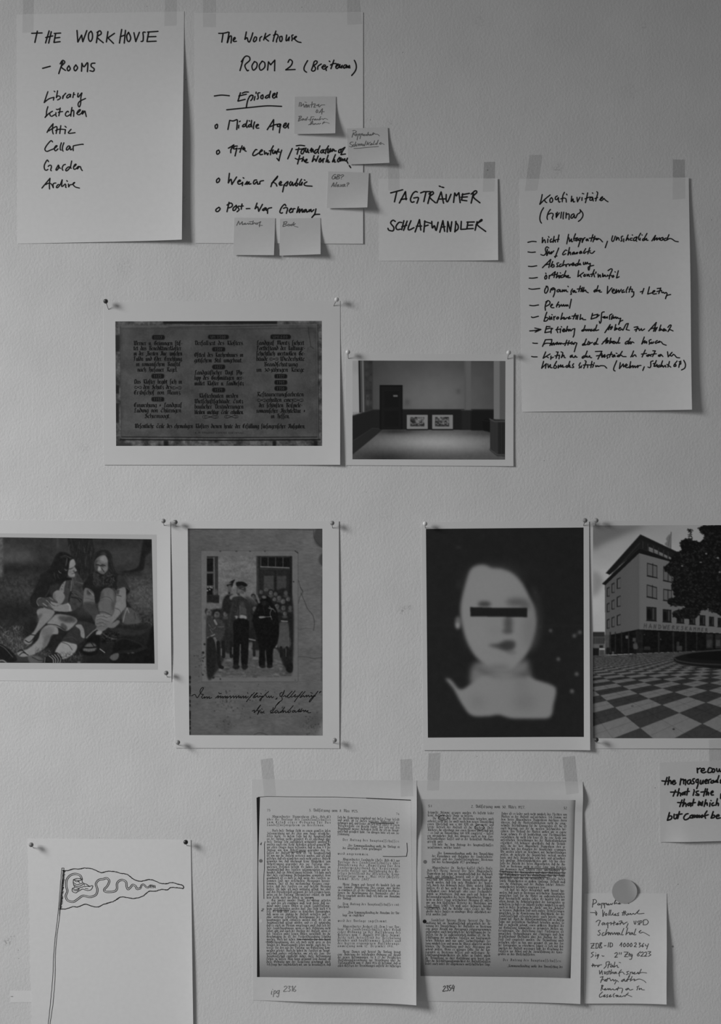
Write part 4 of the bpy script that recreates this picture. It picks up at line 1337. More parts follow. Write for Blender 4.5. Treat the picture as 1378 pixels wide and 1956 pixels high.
    # chequered square (plane grid fitted to its corners)
    src = [(0, 0), (1, 0), (2, 0), (0, 1), (1, 1), (0, -1), (1, -1), (-1, 0), (-1, 1), (-2, 0)]
    dst = [(625, 1557), (762, 1622), (950, 1710), (330, 1645), (450, 1748), (840, 1490), (985, 1540), (515, 1507), (240, 1578), (428, 1467)]
    A = []
    for (i, j), (x, y) in zip(dst, src):
        i, j = i / 1000., j / 1000.
        A.append([i, j, 1, 0, 0, 0, -x * i, -x * j, -x])
        A.append([0, 0, 0, i, j, 1, -y * i, -y * j, -y])
    Hm = np.linalg.svd(np.array(A))[2][-1].reshape(3, 3)
    X, Y = cx / 1000., cy / 1000.
    den = Hm[2, 0] * X + Hm[2, 1] * Y + Hm[2, 2]
    gi = (Hm[0, 0] * X + Hm[0, 1] * Y + Hm[0, 2]) / den
    gj = (Hm[1, 0] * X + Hm[1, 1] * Y + Hm[1, 2]) / den
    par = (np.floor(gi) + np.floor(gj)).astype(int) % 2
    tone = np.where(par == 0, 44.0, 92.0)
    fade = np.clip((1260 - cy) / 120., 0, 1)
    tone = tone * (1 - 0.55 * fade) + 62 * 0.55 * fade
    for g_ in (gi, gj):
        f = np.abs(g_ * 2 - np.round(g_ * 2))
        gy_, gx_ = np.gradient(g_ * 2)
        lw = np.hypot(gx_, gy_) * 0.8
        tone = np.where((f < lw) & (cy > 1330), tone * 0.80, tone)
    tone += 6 * np.clip((cy - 1500) / 300., -1, 1)
    ground = [(60, 1160), (300, 1150), (440, 1142), (800, 1125), (1450, 1105), (1450, 1840), (60, 1840)]
    p.fill(ground, tone)
    p.noise(5, 20, 3, seed=83, pts=ground)
    p.ell(720, 1755, 9, 6, 28, 2)
    p.ell(385, 1568, 12, 4, 50, 2)
    # round planter
    p.blob([(722, 1190), (745, 1160), (850, 1130), (1100, 1104), (1450, 1100), (1450, 1290), (1100, 1268), (830, 1240), (735, 1215)], 20, 2)
    p.line([(728, 1178), (760, 1200), (900, 1222), (1106, 1232)], 12, 44, 0.9, True)
    p.line([(735, 1165), (850, 1135), (1106, 1112)], 10, 56, 0.9, True)
    p.line([(722, 1200), (780, 1228), (1000, 1258)], 7, 52, 0.8, True)
    p.blob([(820, 1160), (900, 1135), (1106, 1122), (1450, 1118), (1450, 1205), (1000, 1195), (860, 1180)], 14, 4)
    # the tree
    crown = [(930, 115), (1000, 100), (1110, 98), (1300, 90), (1450, 120), (1450, 860), (1250, 850), (1100, 825), (960, 780), (900, 850), (820, 860), (735, 845), (722, 805), (830, 760), (690, 745), (680, 700), (740, 680), (700, 600),
             (720, 520), (640, 450), (690, 400), (720, 340), (790, 300), (780, 225), (870, 220), (930, 240), (980, 190), (935, 150)]
    cr = p.mask(crown, True, 10)
    leafy = np.zeros((p.H, p.W)); leafy[cr[0]] = cr[1]
    n = vnoise((p.H, p.W), 46 * p.k, 4, 0.6, 1.0, 84)
    core = np.clip((leafy - 0.35 + n * 0.42) * 9, 0, 1)
    p.a = p.a * (1 - core) + 15 * core
    pts = []
    while len(pts) < 2600:
        x, y = r.uniform(620, 1450), r.uniform(95, 880)
        q = p.T([(x, y)])[0]
        i, j = int(q[1]), int(q[0])
        if 0 <= i < p.H and 0 <= j < p.W and leafy[i, j] + n[i, j] * 0.3 > 0.25:
            pts.append((x, y))
    for x, y in pts:
        p.ell(x, y, r.uniform(5, 15), r.uniform(3, 8), r.choice([11, 16, 22, 30, 38]), 0.8, 0.8, r.uniform(-0.9, 0.9))
    for _ in range(60):
        y = r.uniform(130, 230)
        p.ell(855 + r.normal(0, 9), y, r.uniform(4, 9), r.uniform(3, 6), r.choice([22, 34]), 0.8, 0.8, r.uniform(-1, 1))
    for x, y in ((985, 330), (1080, 365), (940, 400), (1096, 480), (1000, 780), (790, 430)):
        p.ell(x, y, r.uniform(7, 14), r.uniform(4, 8), 125, 1.5, 0.8)
    p.noise(2.5, 5, 2, seed=85)
    return p


# ------------------------------------------------------------------ marker handwriting, stroke by stroke
# each entry: crop (x, y, scale) and strokes "x,y x,y ...;..." in that crop
def tr(ink, crop, text, w=2.4):
    p = Pen(ink, crop[0], crop[1], crop[2], w)
    for st in text.replace('\n', ' ').split(';'):
        pts = [tuple(float(c) for c in q.split(',')) for q in st.split()]
        if len(pts) > 1:
            p.trace(pts)


W1, W2, W3 = (75, 165, 13.78), (75, 230, 13.78), (75, 300, 13.78)
W4, W5, W6 = (410, 50, 7.656), (570, 105, 11.483), (400, 165, 8.6125)
W7, W8, W9, W10 = (405, 265, 9.187), (545, 265, 10.207), (405, 325, 6.89), (405, 380, 6.264)
W11, W12, W13, W14 = (1025, 360, 9.503), (1005, 440, 9.187), (1150, 440, 8.6125), (1005, 540, 8.89)
W15, W16, W17, W18 = (1150, 540, 8.6125), (1150, 610, 8.106), (1005, 635, 8.89), (1240, 1430, 9.985)
HAND_A = [
 [(W1, '228,140 130,430;130,430 210,360 290,315 390,290;390,290 372,365;392,128 412,145;483,118 450,300;450,300 470,265 520,255 558,290 540,330 480,360;620,320 640,250 700,180;615,325 625,250;830,215 780,215 725,265 735,310 790,280 830,220;825,220 820,285;910,165 885,300;905,215 940,220;1025,180 1010,260 1030,285 1075,230 1120,175;1125,175 1095,300 1090,450 1060,540 1030,520 1025,460 1070,395 1220,320')],
 [(W1, '228,535 195,650 185,770 152,820;152,820 250,720 350,655;275,715 290,770 330,790 375,765 410,745;440,690 435,760 455,795;450,605 480,612 530,595;553,570 540,650 515,780;500,690 560,672 615,665;770,680 750,655 700,700 690,760 730,790 790,760 830,730;862,555 845,650 830,790;840,680 880,630 910,660 905,795;985,710 1040,680 1085,625 1060,615 1010,670 1000,730 1050,750 1110,710;1110,710 1150,640 1135,735;1135,735 1170,690 1200,650 1220,720 1240,800')],
 [(W2, '205,320 260,220 365,90;365,90 350,200 350,290 368,360;250,280 340,220 440,165 465,180 465,240 445,350;430,272 500,240 580,235 690,245;690,245 675,355;568,140 550,260 540,350;678,155 710,185;840,235 765,320;765,320 790,345 945,325')],
 [(W2, '352,570 318,535 270,570 190,670 150,750 165,800 210,818 280,790 380,750 450,700 470,670 440,670 400,730 410,790 440,800 495,750;583,590 555,690 555,770 575,785;650,590 615,690 610,770 628,812;800,675 760,680 715,745 725,785 770,760 815,690 815,750 830,780 860,755;895,800 895,690 930,665 1140,630 1152,640')],
 [(W3, '245,125 215,80 180,120 140,200 130,270 150,335 190,350 230,325;235,250 265,222 310,220 320,270 300,340 320,365;500,215 470,270 440,330 460,350 510,290 510,215;510,215 530,280 560,300;690,195 640,215 610,270 605,320 625,352;800,260 755,270 700,330 710,368 760,340 820,270;855,105 830,230 825,285 845,298;910,260 960,220 970,190 940,200 905,260 910,315 940,325 980,300;980,300 1035,245;1035,245 1005,315;1005,315 1060,255 1085,260 1105,320 1135,360')],
 [(W3, '70,820 160,710 285,560;285,560 270,690 268,780 272,845;165,730 230,695 300,700 345,750 370,810;370,810 365,720 400,690 440,685;540,740 500,725 455,780 460,810 500,795 560,720;560,720 605,600;605,600 595,700 590,770 620,770 680,715 700,740 695,795 712,803;725,620 742,645;768,710 775,790;775,790 810,735 870,725 920,690 935,670 900,690 895,730 950,790 1060,820')],
]
HAND_B = [
 [(W4, '60,107 130,105 200,88;125,110 105,235;213,90 185,245;190,240 215,160 245,145 245,200 240,248;270,210 300,185 295,165 275,190 280,225 320,222;465,85 443,195;443,195 475,170 490,225;490,225 510,232 535,180 560,98;615,165 590,160 568,210 580,230 610,205 615,165;660,220 665,175 690,152;748,105 718,205;812,122 735,175;735,175 790,220;897,72 870,160 855,225;862,135 910,120 930,150 910,195 905,235;985,150 955,160 955,215 975,225 990,190 985,150;1055,130 1045,205 1060,212 1095,160;1095,160 1085,215;1150,130 1130,140 1135,180 1130,215;1150,190 1190,165 1195,150 1165,170 1180,200 1220,230 1265,240')],
 [((360, 0, 3.724), '392,415 367,503;376,440 405,402 432,405 436,430 402,465 418,503 428,500;470,438 452,470 462,500 485,480 488,450 470,438;525,435 504,468 514,500 542,480 543,448 525,435;563,500 570,440;570,440 585,462;585,462 615,428;615,428 613,505;708,445 722,424 740,440 728,470 692,498;692,498 760,495'),
  (W5, '205,125 150,220 125,290 135,345 182,382;345,155 380,130 415,150 400,190 345,240 375,280 370,330 330,358 290,335 320,250 345,155;425,320 435,250 505,200;515,270 580,260 595,230 560,225 520,280 560,315 610,290 640,255;640,255 605,290 615,345;678,135 695,150;782,115 715,305;705,225 760,195 830,190;820,260 870,230 875,200 840,220 825,280 850,300 890,270;890,270 915,210 905,270 925,280 965,230;965,230 950,290;1050,220 1010,230 990,280 1020,290 1065,230;1065,230 1060,285;1060,285 1090,250 1100,290 1120,230 1130,290;1230,120 1265,200 1272,290 1240,370 1170,455')],
 [(W6, '82,160 200,145 330,155;512,105 470,245;470,245 590,215;485,160 610,130;540,115 590,95 645,95;720,150 680,150 640,210 620,280 608,350;660,165 700,145 718,170 700,215 680,235;752,165 738,230;770,95 768,120;830,105 800,115 800,150 805,195 785,212;880,140 850,160 850,195 875,205 885,175 880,140;985,140 945,155 920,185 945,195 985,165;1008,80 990,150 990,190;1040,165 1075,140 1080,115 1050,130 1040,175 1065,195 1100,160 1118,100;1118,100 1105,150 1110,185;285,387 450,370 700,345 950,322 1190,330')],
 [(W6, '125,622 95,650 105,695 130,680 135,640 125,622;305,712 335,560;335,560 390,570 450,548;450,548 462,570 450,712;485,640 480,688;495,582 508,572;600,620 565,630 545,660 570,665 605,640;625,560 605,640 620,680;690,620 650,640 640,665 670,665 695,640;695,560 690,640 700,670;655,565 662,575;745,585 730,640 725,700;765,665 805,640 800,625 770,645 775,685 815,688;952,715 1000,640 1058,548;1058,548 1055,640 1045,718;1000,665 1090,630 1170,620;1170,620 1130,625 1120,660 1150,660 1175,625 1160,700 1152,765;1215,660 1255,640 1265,605 1235,620 1220,665 1250,685 1290,640 1305,610;1305,610 1295,650 1300,690')],
 [(W7, '120,200 85,220 85,265 105,272 135,240 120,200;288,168 330,145 385,108;385,108 335,190 330,250;445,130 400,135 375,175 410,180 440,165;440,165 420,240 405,305;530,125 490,240;465,178 560,165;560,145 545,195;545,195 575,165 575,205 600,222;790,195 765,195 720,260 725,298 770,285 840,240 885,210 870,195 840,235 845,280 890,275;920,215 925,275;925,275 955,245 975,285 990,255;1078,125 1040,200 1025,285;1005,215 1080,200;1065,215 1065,255 1085,260 1110,215;1110,215 1105,255 1130,225 1135,270;1135,270 1145,230 1170,180;1170,180 1160,230 1190,235;1225,200 1200,280 1175,390;1175,390 1140,345'),
  (W8, '138,190 48,395;215,140 300,130 380,140;265,178 230,305;205,215 290,205 340,200;350,195 310,250 315,295 345,290 370,230 350,195;350,195 410,185;400,190 395,250 420,265 440,200;440,200 450,270 465,270;485,235 515,185;515,185 505,265;505,265 540,205 545,265;640,210 590,225 570,270 590,288 640,240;678,140 640,240 650,290;745,215 705,230 690,270 720,275 750,225;750,225 745,270 770,280;845,140 800,220 782,295;770,220 850,200;840,215 825,270 850,275 885,195;885,195 870,255 890,250 930,200;930,200 915,250;915,250 950,210 960,240 995,240;1085,205 1045,230 1045,275 1080,260 1090,215;1090,215 1165,170;1165,170 1120,240 1085,315;1085,315 1175,300')],
 [(W8, '285,325 265,400 240,495;195,385 250,405 330,385;355,355 325,445;325,445 355,400 375,450;375,450 410,435 425,400 395,420 400,465 445,465;565,330 525,450;525,450 575,395 600,445;600,445 645,335;690,380 665,410 660,455 695,445 690,380;690,455 720,420 745,390;745,390 735,465;735,400 765,390;838,320 795,455;795,455 840,415 830,460 865,455;980,310 920,455;920,455 965,410 955,455 985,455;1060,365 1020,420 1030,455 1060,430 1060,365;1040,385 1090,375;1090,375 1080,440 1120,395;1120,395 1125,435;1125,435 1165,390 1160,430 1190,430 1215,380;1215,380 1200,435 1235,495;1248,525 1278,568')],
 [(W9, '90,105 62,130 65,165 90,155 102,125 90,105;230,42 215,170;215,170 250,120 262,190;262,190 325,90;345,155 375,145 365,130 340,155 350,185 385,180;385,180 405,160;405,160 400,205;410,100 420,108;435,190 465,150;465,150 460,190;460,190 490,155;490,155 485,185 515,180;590,130 560,135 545,170 560,185 595,150 600,185 625,180;630,185 635,150 680,138;775,220 800,160 865,80;785,175 850,110 865,80;805,160 840,180 855,212;890,190 915,165 905,150 885,175 895,200 925,195;950,195 930,288;945,200 1000,150 985,205 965,205;1040,150 1020,180 1035,205 1060,160;1060,160 1065,205 1095,175;1130,115 1100,190 1115,210 1130,180 1110,170;1180,120 1150,180 1160,200 1190,160;1190,160 1180,200;1215,130 1225,135;1250,155 1215,180 1230,205 1318,213')],
 [(W10, '85,100 50,125 50,150 75,150 98,120 85,100;205,40 180,155;180,75 225,50 245,70 235,95 195,110;290,80 255,110 255,140 280,130 295,95 290,75;325,85 310,100 325,130 300,155;360,60 350,125;335,90 375,85;410,118 455,116;540,50 515,120;515,120 545,95 560,150;560,150 605,65;640,105 605,130 620,140 650,110;650,110 650,140;665,175 670,120 715,105;885,85 870,65 835,100 812,155 830,172 845,165;855,115 880,105 905,115 890,175;925,140 955,120 945,115 925,145 940,165 965,150;965,160 975,120 995,118;1035,95 1015,165;1015,165 1050,120;1050,120 1045,165;1045,165 1080,120 1080,160 1100,150;1125,125 1100,140 1105,160 1130,130;1130,130 1135,160 1150,150;1165,130 1160,155 1185,125;1185,125 1190,155 1220,130;1245,120 1230,180 1195,225;1195,225 1230,190 1290,185')],
]
HAND_K = [
 [(W11, '105,110 85,210 60,290;60,290 150,200 250,118;145,205 160,240 188,260;275,165 245,200 250,250 285,245 295,200 275,165;380,135 345,160 345,200 370,205;370,205 400,165;400,165 400,230 415,250 430,240;510,70 480,130 468,245;440,190 500,175 535,190 542,250;545,100 555,120;640,140 630,240;630,240 665,190;665,190 670,245 695,240;735,160 745,245;745,245 790,160;828,165 825,220;832,92 860,98;930,80 910,180 888,262;880,190 960,160 1020,160;1020,170 980,170 970,210 1000,215 1025,175;1025,175 1030,230;1015,80 1025,90;1095,60 1112,80 1100,140 1075,230;1060,185 1110,165;1145,210 1190,180 1200,150 1165,180 1165,220 1195,215 1225,180;1225,180 1255,215 1300,243')],
 [(W11, '130,350 85,430 62,530 70,595 92,632;255,380 215,440 192,520 200,565;215,470 265,450 300,460 300,500 285,530 295,562;355,450 360,530;380,430 360,525;360,525 415,445;455,430 440,540;495,430 485,500 485,555;540,440 535,540;540,480 580,460 595,490 590,565;680,460 640,480 625,530 650,540 690,480;690,480 690,530 715,535;715,535 745,470 785,445 800,410 790,385;795,390 840,450 840,510 800,570 760,600')],
 [(W12, '32,212 110,195 180,200;290,125 285,220;285,220 320,165 335,185 340,220;385,150 380,215;395,110 405,125;450,150 425,175 430,210 460,195;495,105 480,180 475,215;480,195 510,170 515,210;580,80 555,205;530,165 580,158;748,70 715,240;755,130 765,200;765,200 800,150;800,150 800,200 820,195;870,60 840,140 845,185;835,150 905,130;905,130 870,175 890,185 920,150;960,140 930,150 925,180 955,170 975,140;970,145 940,220 918,290;995,145 985,215;985,215 1020,140 1040,130;1075,150 1055,165 1065,185 1085,155;1085,155 1095,185;1175,75 1140,195;1110,140 1210,125;1210,100 1175,205;1195,165 1235,140;1235,140 1240,170 1265,140;1265,140 1250,165 1290,150 1345,205'),
  (W13, '92,180 55,288;178,90 162,150 170,182 195,170 222,95;245,110 235,165;235,165 270,120 285,165;345,95 320,110 325,150 330,175 310,178;360,140 358,190;432,75 395,170;395,170 430,130 440,165;500,130 470,135 465,160 495,165;500,75 503,82;570,110 530,130 520,170 560,160 578,110;578,110 560,160 572,182;638,48 605,110 605,150 630,165;630,130 625,165;658,75 662,82;705,130 670,150 675,172 705,160;742,52 700,130 700,165;700,165 735,135;735,135 735,165 760,165;820,178 880,85;880,85 855,170;855,170 905,125;905,125 900,165;900,165 945,125;945,125 945,160;1000,120 965,135 960,165 990,165 1005,130;1055,130 1020,150 1025,172 1065,165;1100,75 1065,160;1065,165 1110,140 1150,150 1200,185 1250,195')],
 [(W12, '35,380 100,388 165,382;400,310 365,290 340,330 350,400 310,440 260,425;375,330 365,445;365,445 405,370;405,370 415,415;415,415 450,375;450,375 440,415;440,415 475,375 490,360;575,310 540,400 510,480;500,460 545,450;720,355 690,350 645,410 655,432 700,410;765,300 735,435;735,435 775,380 785,430;845,380 815,400 820,425 850,390;850,390 855,420;855,420 900,385;900,385 890,415;890,415 910,390;965,365 940,390 950,410 975,375;975,375 980,405;1050,320 1010,390 1025,405 1050,380;1120,305 1085,415;1060,380 1130,360;1120,390 1160,405 1205,365')],
 [(W12, '42,632 110,635 190,622;288,658 435,510;435,510 400,655;330,610 410,590;470,545 435,640;435,640 480,600 495,635 460,650;575,570 545,580 550,610 565,635 535,640;620,590 590,610 595,640 640,620;670,530 640,625;640,625 690,600 705,640;705,640 715,600 755,590;760,600 760,625;760,625 790,590;800,600 840,590 830,570 805,600 820,620 860,600;905,580 870,600 870,625 910,610;938,515 905,615;905,615 955,580;955,580 930,600 965,605;1010,560 1010,600 1035,590 1045,560;1045,560 1055,595 1080,560;1080,560 1090,590 1130,580;1130,580 1110,690 1095,690 1100,640 1190,615')],
 [(W12, '58,838 120,840 200,828;355,790 330,820 335,855 360,845 365,805 350,785;345,750 352,762;410,790 405,850;405,810 440,785;440,785 515,725;515,725 490,830;460,790 545,770;555,740 530,835;530,835 575,790;575,790 580,840;600,790 590,835;600,745 608,752;650,780 620,800 615,830 660,820;700,710 660,820;660,820 700,790;700,790 705,825;705,825 745,805 740,790 720,810 735,830 778,828;925,705 910,815;910,815 1010,740;950,785 970,825;1035,770 1015,790 1020,810 1045,800 1035,770;1070,770 1075,805;1075,805 1100,770;1100,770 1110,810 1120,805;1200,690 1150,815;1130,775 1195,760;1190,770 1205,820;1230,730 1222,760;1265,765 1268,825;1268,825 1300,780 1310,825;1350,770 1345,815 1378,800'),
  (W13, '12,710 15,765;15,765 50,735 65,765;95,735 85,760;100,665 145,635 170,650 130,740 118,800;110,750 155,740;190,740 165,760 180,775 200,755;215,682 222,688;270,665 240,785;240,785 285,765')],
 [(W14, '48,100 110,112 235,98;355,60 320,120 320,170 345,175 375,120 365,65 340,60;410,165 425,110 465,85;480,90 440,100 440,125 495,105;495,105 485,180 462,243;565,115 530,130 530,155 560,150 580,120;580,120 585,155 600,150;620,120 615,155 650,120;650,120 650,150 680,120;680,120 690,150 710,155;712,60 718,70;790,105 765,150 770,195 755,200;820,130 795,145 805,165 830,135;830,135 835,165 860,160;925,55 895,155;870,110 945,100;960,80 930,155;960,120 955,155;985,80 970,155;970,155 1010,125 1020,150 1058,172;1185,115 1155,140 1165,160 1195,130;1225,50 1195,150;1195,150 1235,130 1260,130 1240,145 1255,160 1285,158'),
  (W15, '95,60 88,180;88,180 165,85;165,150 205,125 195,105 170,130 180,170 215,175;215,175 240,110;240,110 235,170;235,170 275,120;275,120 280,165;280,165 320,110;360,120 330,140 335,165 365,150 375,160;430,70 400,130 405,165;475,65 445,160;445,110 500,110 490,150 525,150;525,150 520,210 488,240;690,95 660,185;630,155 680,140;780,70 750,190;750,190 835,165 870,140 850,135 830,165 845,190 895,185;905,100 960,95;965,90 930,185;900,150 975,130;975,130 985,170 1010,160;1010,160 1025,180 1050,165;1050,165 1065,190 1040,270;1040,270 1060,220 1125,200')],
 [(W14, '62,385 130,392 215,378;370,305 340,350 325,410 330,470;335,330 375,305 405,325 400,365 345,400;415,400 450,375 440,365 418,400 440,425 475,425;555,325 520,390 520,415;520,390 560,375 575,395 560,415;560,415 590,385;600,370 615,400 640,370;640,370 650,400 680,375;680,375 685,400;685,400 710,375;710,375 715,400;770,280 740,435')],
 [(W14, '92,580 120,592 212,570;355,500 330,570 305,655;305,655 345,650 380,610 350,590 330,600;400,570 405,630 435,580;435,580 440,625;440,540 445,548;470,575 475,635;470,600 500,570;545,580 520,600 530,620 555,600 545,580;620,515 590,625;590,625 640,585;625,600 650,625;650,590 670,620;670,620 700,590;715,600 745,575;745,575 720,615 765,605;840,525 800,620;780,570 850,560;860,555 845,620;885,550 870,625;930,540 915,625;915,625 960,600 965,625 1015,628;1130,520 1105,620;1105,620 1200,590;1120,560 1220,535;1220,535 1200,590;1200,590 1245,550;1330,495 1290,510 1280,580 1275,660 1255,690 1245,655;1310,590 1345,575;1345,575 1320,600 1378,595'),
  (W15, '10,570 50,555;50,555 30,580 60,580 90,560;90,560 90,585;165,515 130,540 125,605;185,535 165,560 155,605;155,605 195,560;195,560 195,590;195,590 230,560;230,560 235,590 260,570;260,570 270,590 310,585;310,585 290,650 275,690;275,690 300,640 345,618')],
 [(W14, '62,820 150,812 255,795;150,770 255,795;255,795 155,840;350,740 320,850;320,850 430,830;340,790 410,770;350,745 410,745;430,770 425,860;425,800 455,775;545,750 525,800 540,850;505,800 575,790;590,780 580,850;600,745 605,755;620,820 660,795 640,785 620,815 640,835 680,810;705,740 680,830;680,830 720,790 725,825;725,825 750,790;750,790 760,820 790,790;790,790 830,780;830,780 820,850 815,888 800,925;985,790 950,810 955,825 985,810;1005,725 975,820;975,820 1020,790;1020,790 1020,820;1020,820 1055,790;1055,790 1055,820;1055,820 1085,790;1120,790 1090,810 1100,822 1135,810;1165,785 1145,805 1150,820 1180,805;1205,715 1180,810 1235,800'),
  (W16, '45,208 130,80;130,80 105,165;70,165 160,110;160,110 135,160;135,160 165,120;215,80 195,170;195,170 235,150 225,135 205,145;255,150 290,135 275,130 255,155 275,170 310,150;310,150 325,170 345,130;345,130 375,75 410,65;410,65 375,160;375,160 425,170;497,125 555,115;555,115 525,190;505,165 570,140;570,140 580,175 610,145;610,145 620,175 660,150;720,185 840,50;840,50 795,190;750,150 830,130;830,130 820,190;820,190 855,125;910,90 880,180;880,180 920,165 905,150 885,165;935,175 970,160 955,150 935,175 955,185 985,165;985,165 990,185;1015,130 1045,95 1065,105 1015,195;1015,195 1045,165 1095,185')],
 [(W17, '115,180 150,185 195,185;280,240 330,125;330,125 440,120;440,120 430,210;290,210 340,185 420,185;420,185 405,225;445,190 440,220;440,220 470,175 475,215;475,215 510,180;535,165 510,185 520,205 545,180;545,180 555,205 575,175;575,175 590,205 600,180 635,200;695,130 660,225;640,190 730,175;735,140 710,215;730,190 765,175 785,160;785,160 760,180 775,200 800,180;800,180 810,205 830,170;830,170 865,180;865,180 840,260 820,330;1000,180 960,205 965,220 1000,205;1025,110 990,210 1030,205;1065,150 1045,205 1075,200 1085,165;1085,165 1080,205;1095,185 1130,170;1180,170 1150,190 1160,210 1190,190;1220,100 1190,190 1225,200'),
  (W16, '0,385 85,285;85,285 60,375;20,350 95,325;95,325 80,370 105,330;140,290 115,375;115,375 160,350 150,340 125,355;165,360 195,345 180,340 165,365 190,375 215,350;215,350 225,375 250,345;275,280 250,365 280,365;400,335 365,360 365,385 400,370;440,290 405,360 410,385;415,370 450,350;450,350 435,350 425,375 450,380;450,380 470,350 495,365;655,275 615,385;615,385 665,330;665,330 660,370;660,370 690,345 690,375;760,315 730,330 735,365 730,390;745,370 775,355;775,355 750,375 790,370 800,350;855,330 825,355 830,375 860,360;860,360 890,340;890,340 870,365 910,350 940,385 990,405')],
 [(W17, '95,408 130,415 190,415;335,330 290,440;290,440 410,365;340,405 380,430;425,400 420,460;420,440 465,420;545,330 510,440;515,330 545,340;490,400 570,385;570,385 560,450;595,330 625,350 600,430;600,430 640,385 650,425 670,430;790,385 755,400 755,425 785,405;785,405 800,425 820,425;820,425 840,395 850,420 870,420;990,395 955,420 960,440 995,420;1040,315 1000,420;1000,420 1040,400;1040,400 1020,415 1060,420 1080,395;1080,395 1090,425 1115,430;1178,325 1290,320;1290,320 1220,455;1195,400 1285,385;1285,385 1290,425 1320,390;1320,390 1330,425 1345,400'),
  (W16, '0,530 10,580 45,545;45,545 50,580;110,545 75,565 90,590 80,605;150,505 115,590;90,550 165,540;195,550 160,570 175,585 200,555;200,555 205,580;220,525 235,530;260,550 235,575 265,580;315,495 265,575;265,575 300,555 320,575 375,578;470,545 445,585;490,490 465,560 475,580;475,580 510,550 530,578;670,475 620,585;610,540 690,530;690,560 730,545;730,545 690,565 710,575 750,550;750,550 755,575;785,490 825,490;825,490 780,580;760,545 840,535;870,560 910,545;910,545 870,570 895,575 915,550;915,550 940,580;1010,505 1020,585;1020,585 1080,515;1080,515 1050,550 1070,575 1100,545;1100,545 1120,560 1150,595 1195,602')],
 [(W17, '300,490 265,610;265,610 345,530;345,530 330,610;370,535 380,600;380,600 415,545;415,545 415,595 445,600;520,490 470,590 500,610 520,580 490,560;550,555 545,605;545,605 590,550;590,550 590,590;590,590 625,555;625,555 620,590 650,585;700,560 675,580 690,595 710,585;745,490 710,590;710,590 745,555;745,555 740,590 765,590;810,530 790,560 810,590 785,600;925,515 900,560 920,590 900,605;945,565 935,600;1000,480 1020,500 980,610;970,555 1060,550;1050,550 1045,600;1120,490 1100,600;1075,555 1140,545;1160,515 1155,530;1150,550 1130,595;1185,560 1185,585;1185,585 1220,565 1225,580 1270,565;1270,565 1330,570 1370,608'),
  (W16, '230,640 185,750 185,790 205,800;285,670 270,765;270,765 330,690;330,690 335,740;335,740 380,690;365,730 395,705;395,705 365,735 385,750 415,740;445,655 425,755;445,720 440,750;440,750 480,715;480,715 480,750;480,750 510,720;510,720 515,750;515,750 555,715;555,715 550,750;550,750 570,720 605,715;655,735 630,795;790,645 755,660 755,720 740,750 710,740;840,640 800,730;790,690 830,680;810,700 815,735 850,700;850,700 850,740;890,710 865,725 870,745 900,730;935,645 900,740;900,740 940,720;940,720 925,715 945,745;945,745 975,715;975,715 985,745;1040,655 1015,745;1000,700 1060,745;1155,650 1110,710 1110,735 1135,730 1135,705 1110,715;1210,650 1190,700 1180,750;1185,660 1215,670;1190,710 1215,690;1255,640 1280,700 1270,760 1220,790')],
]
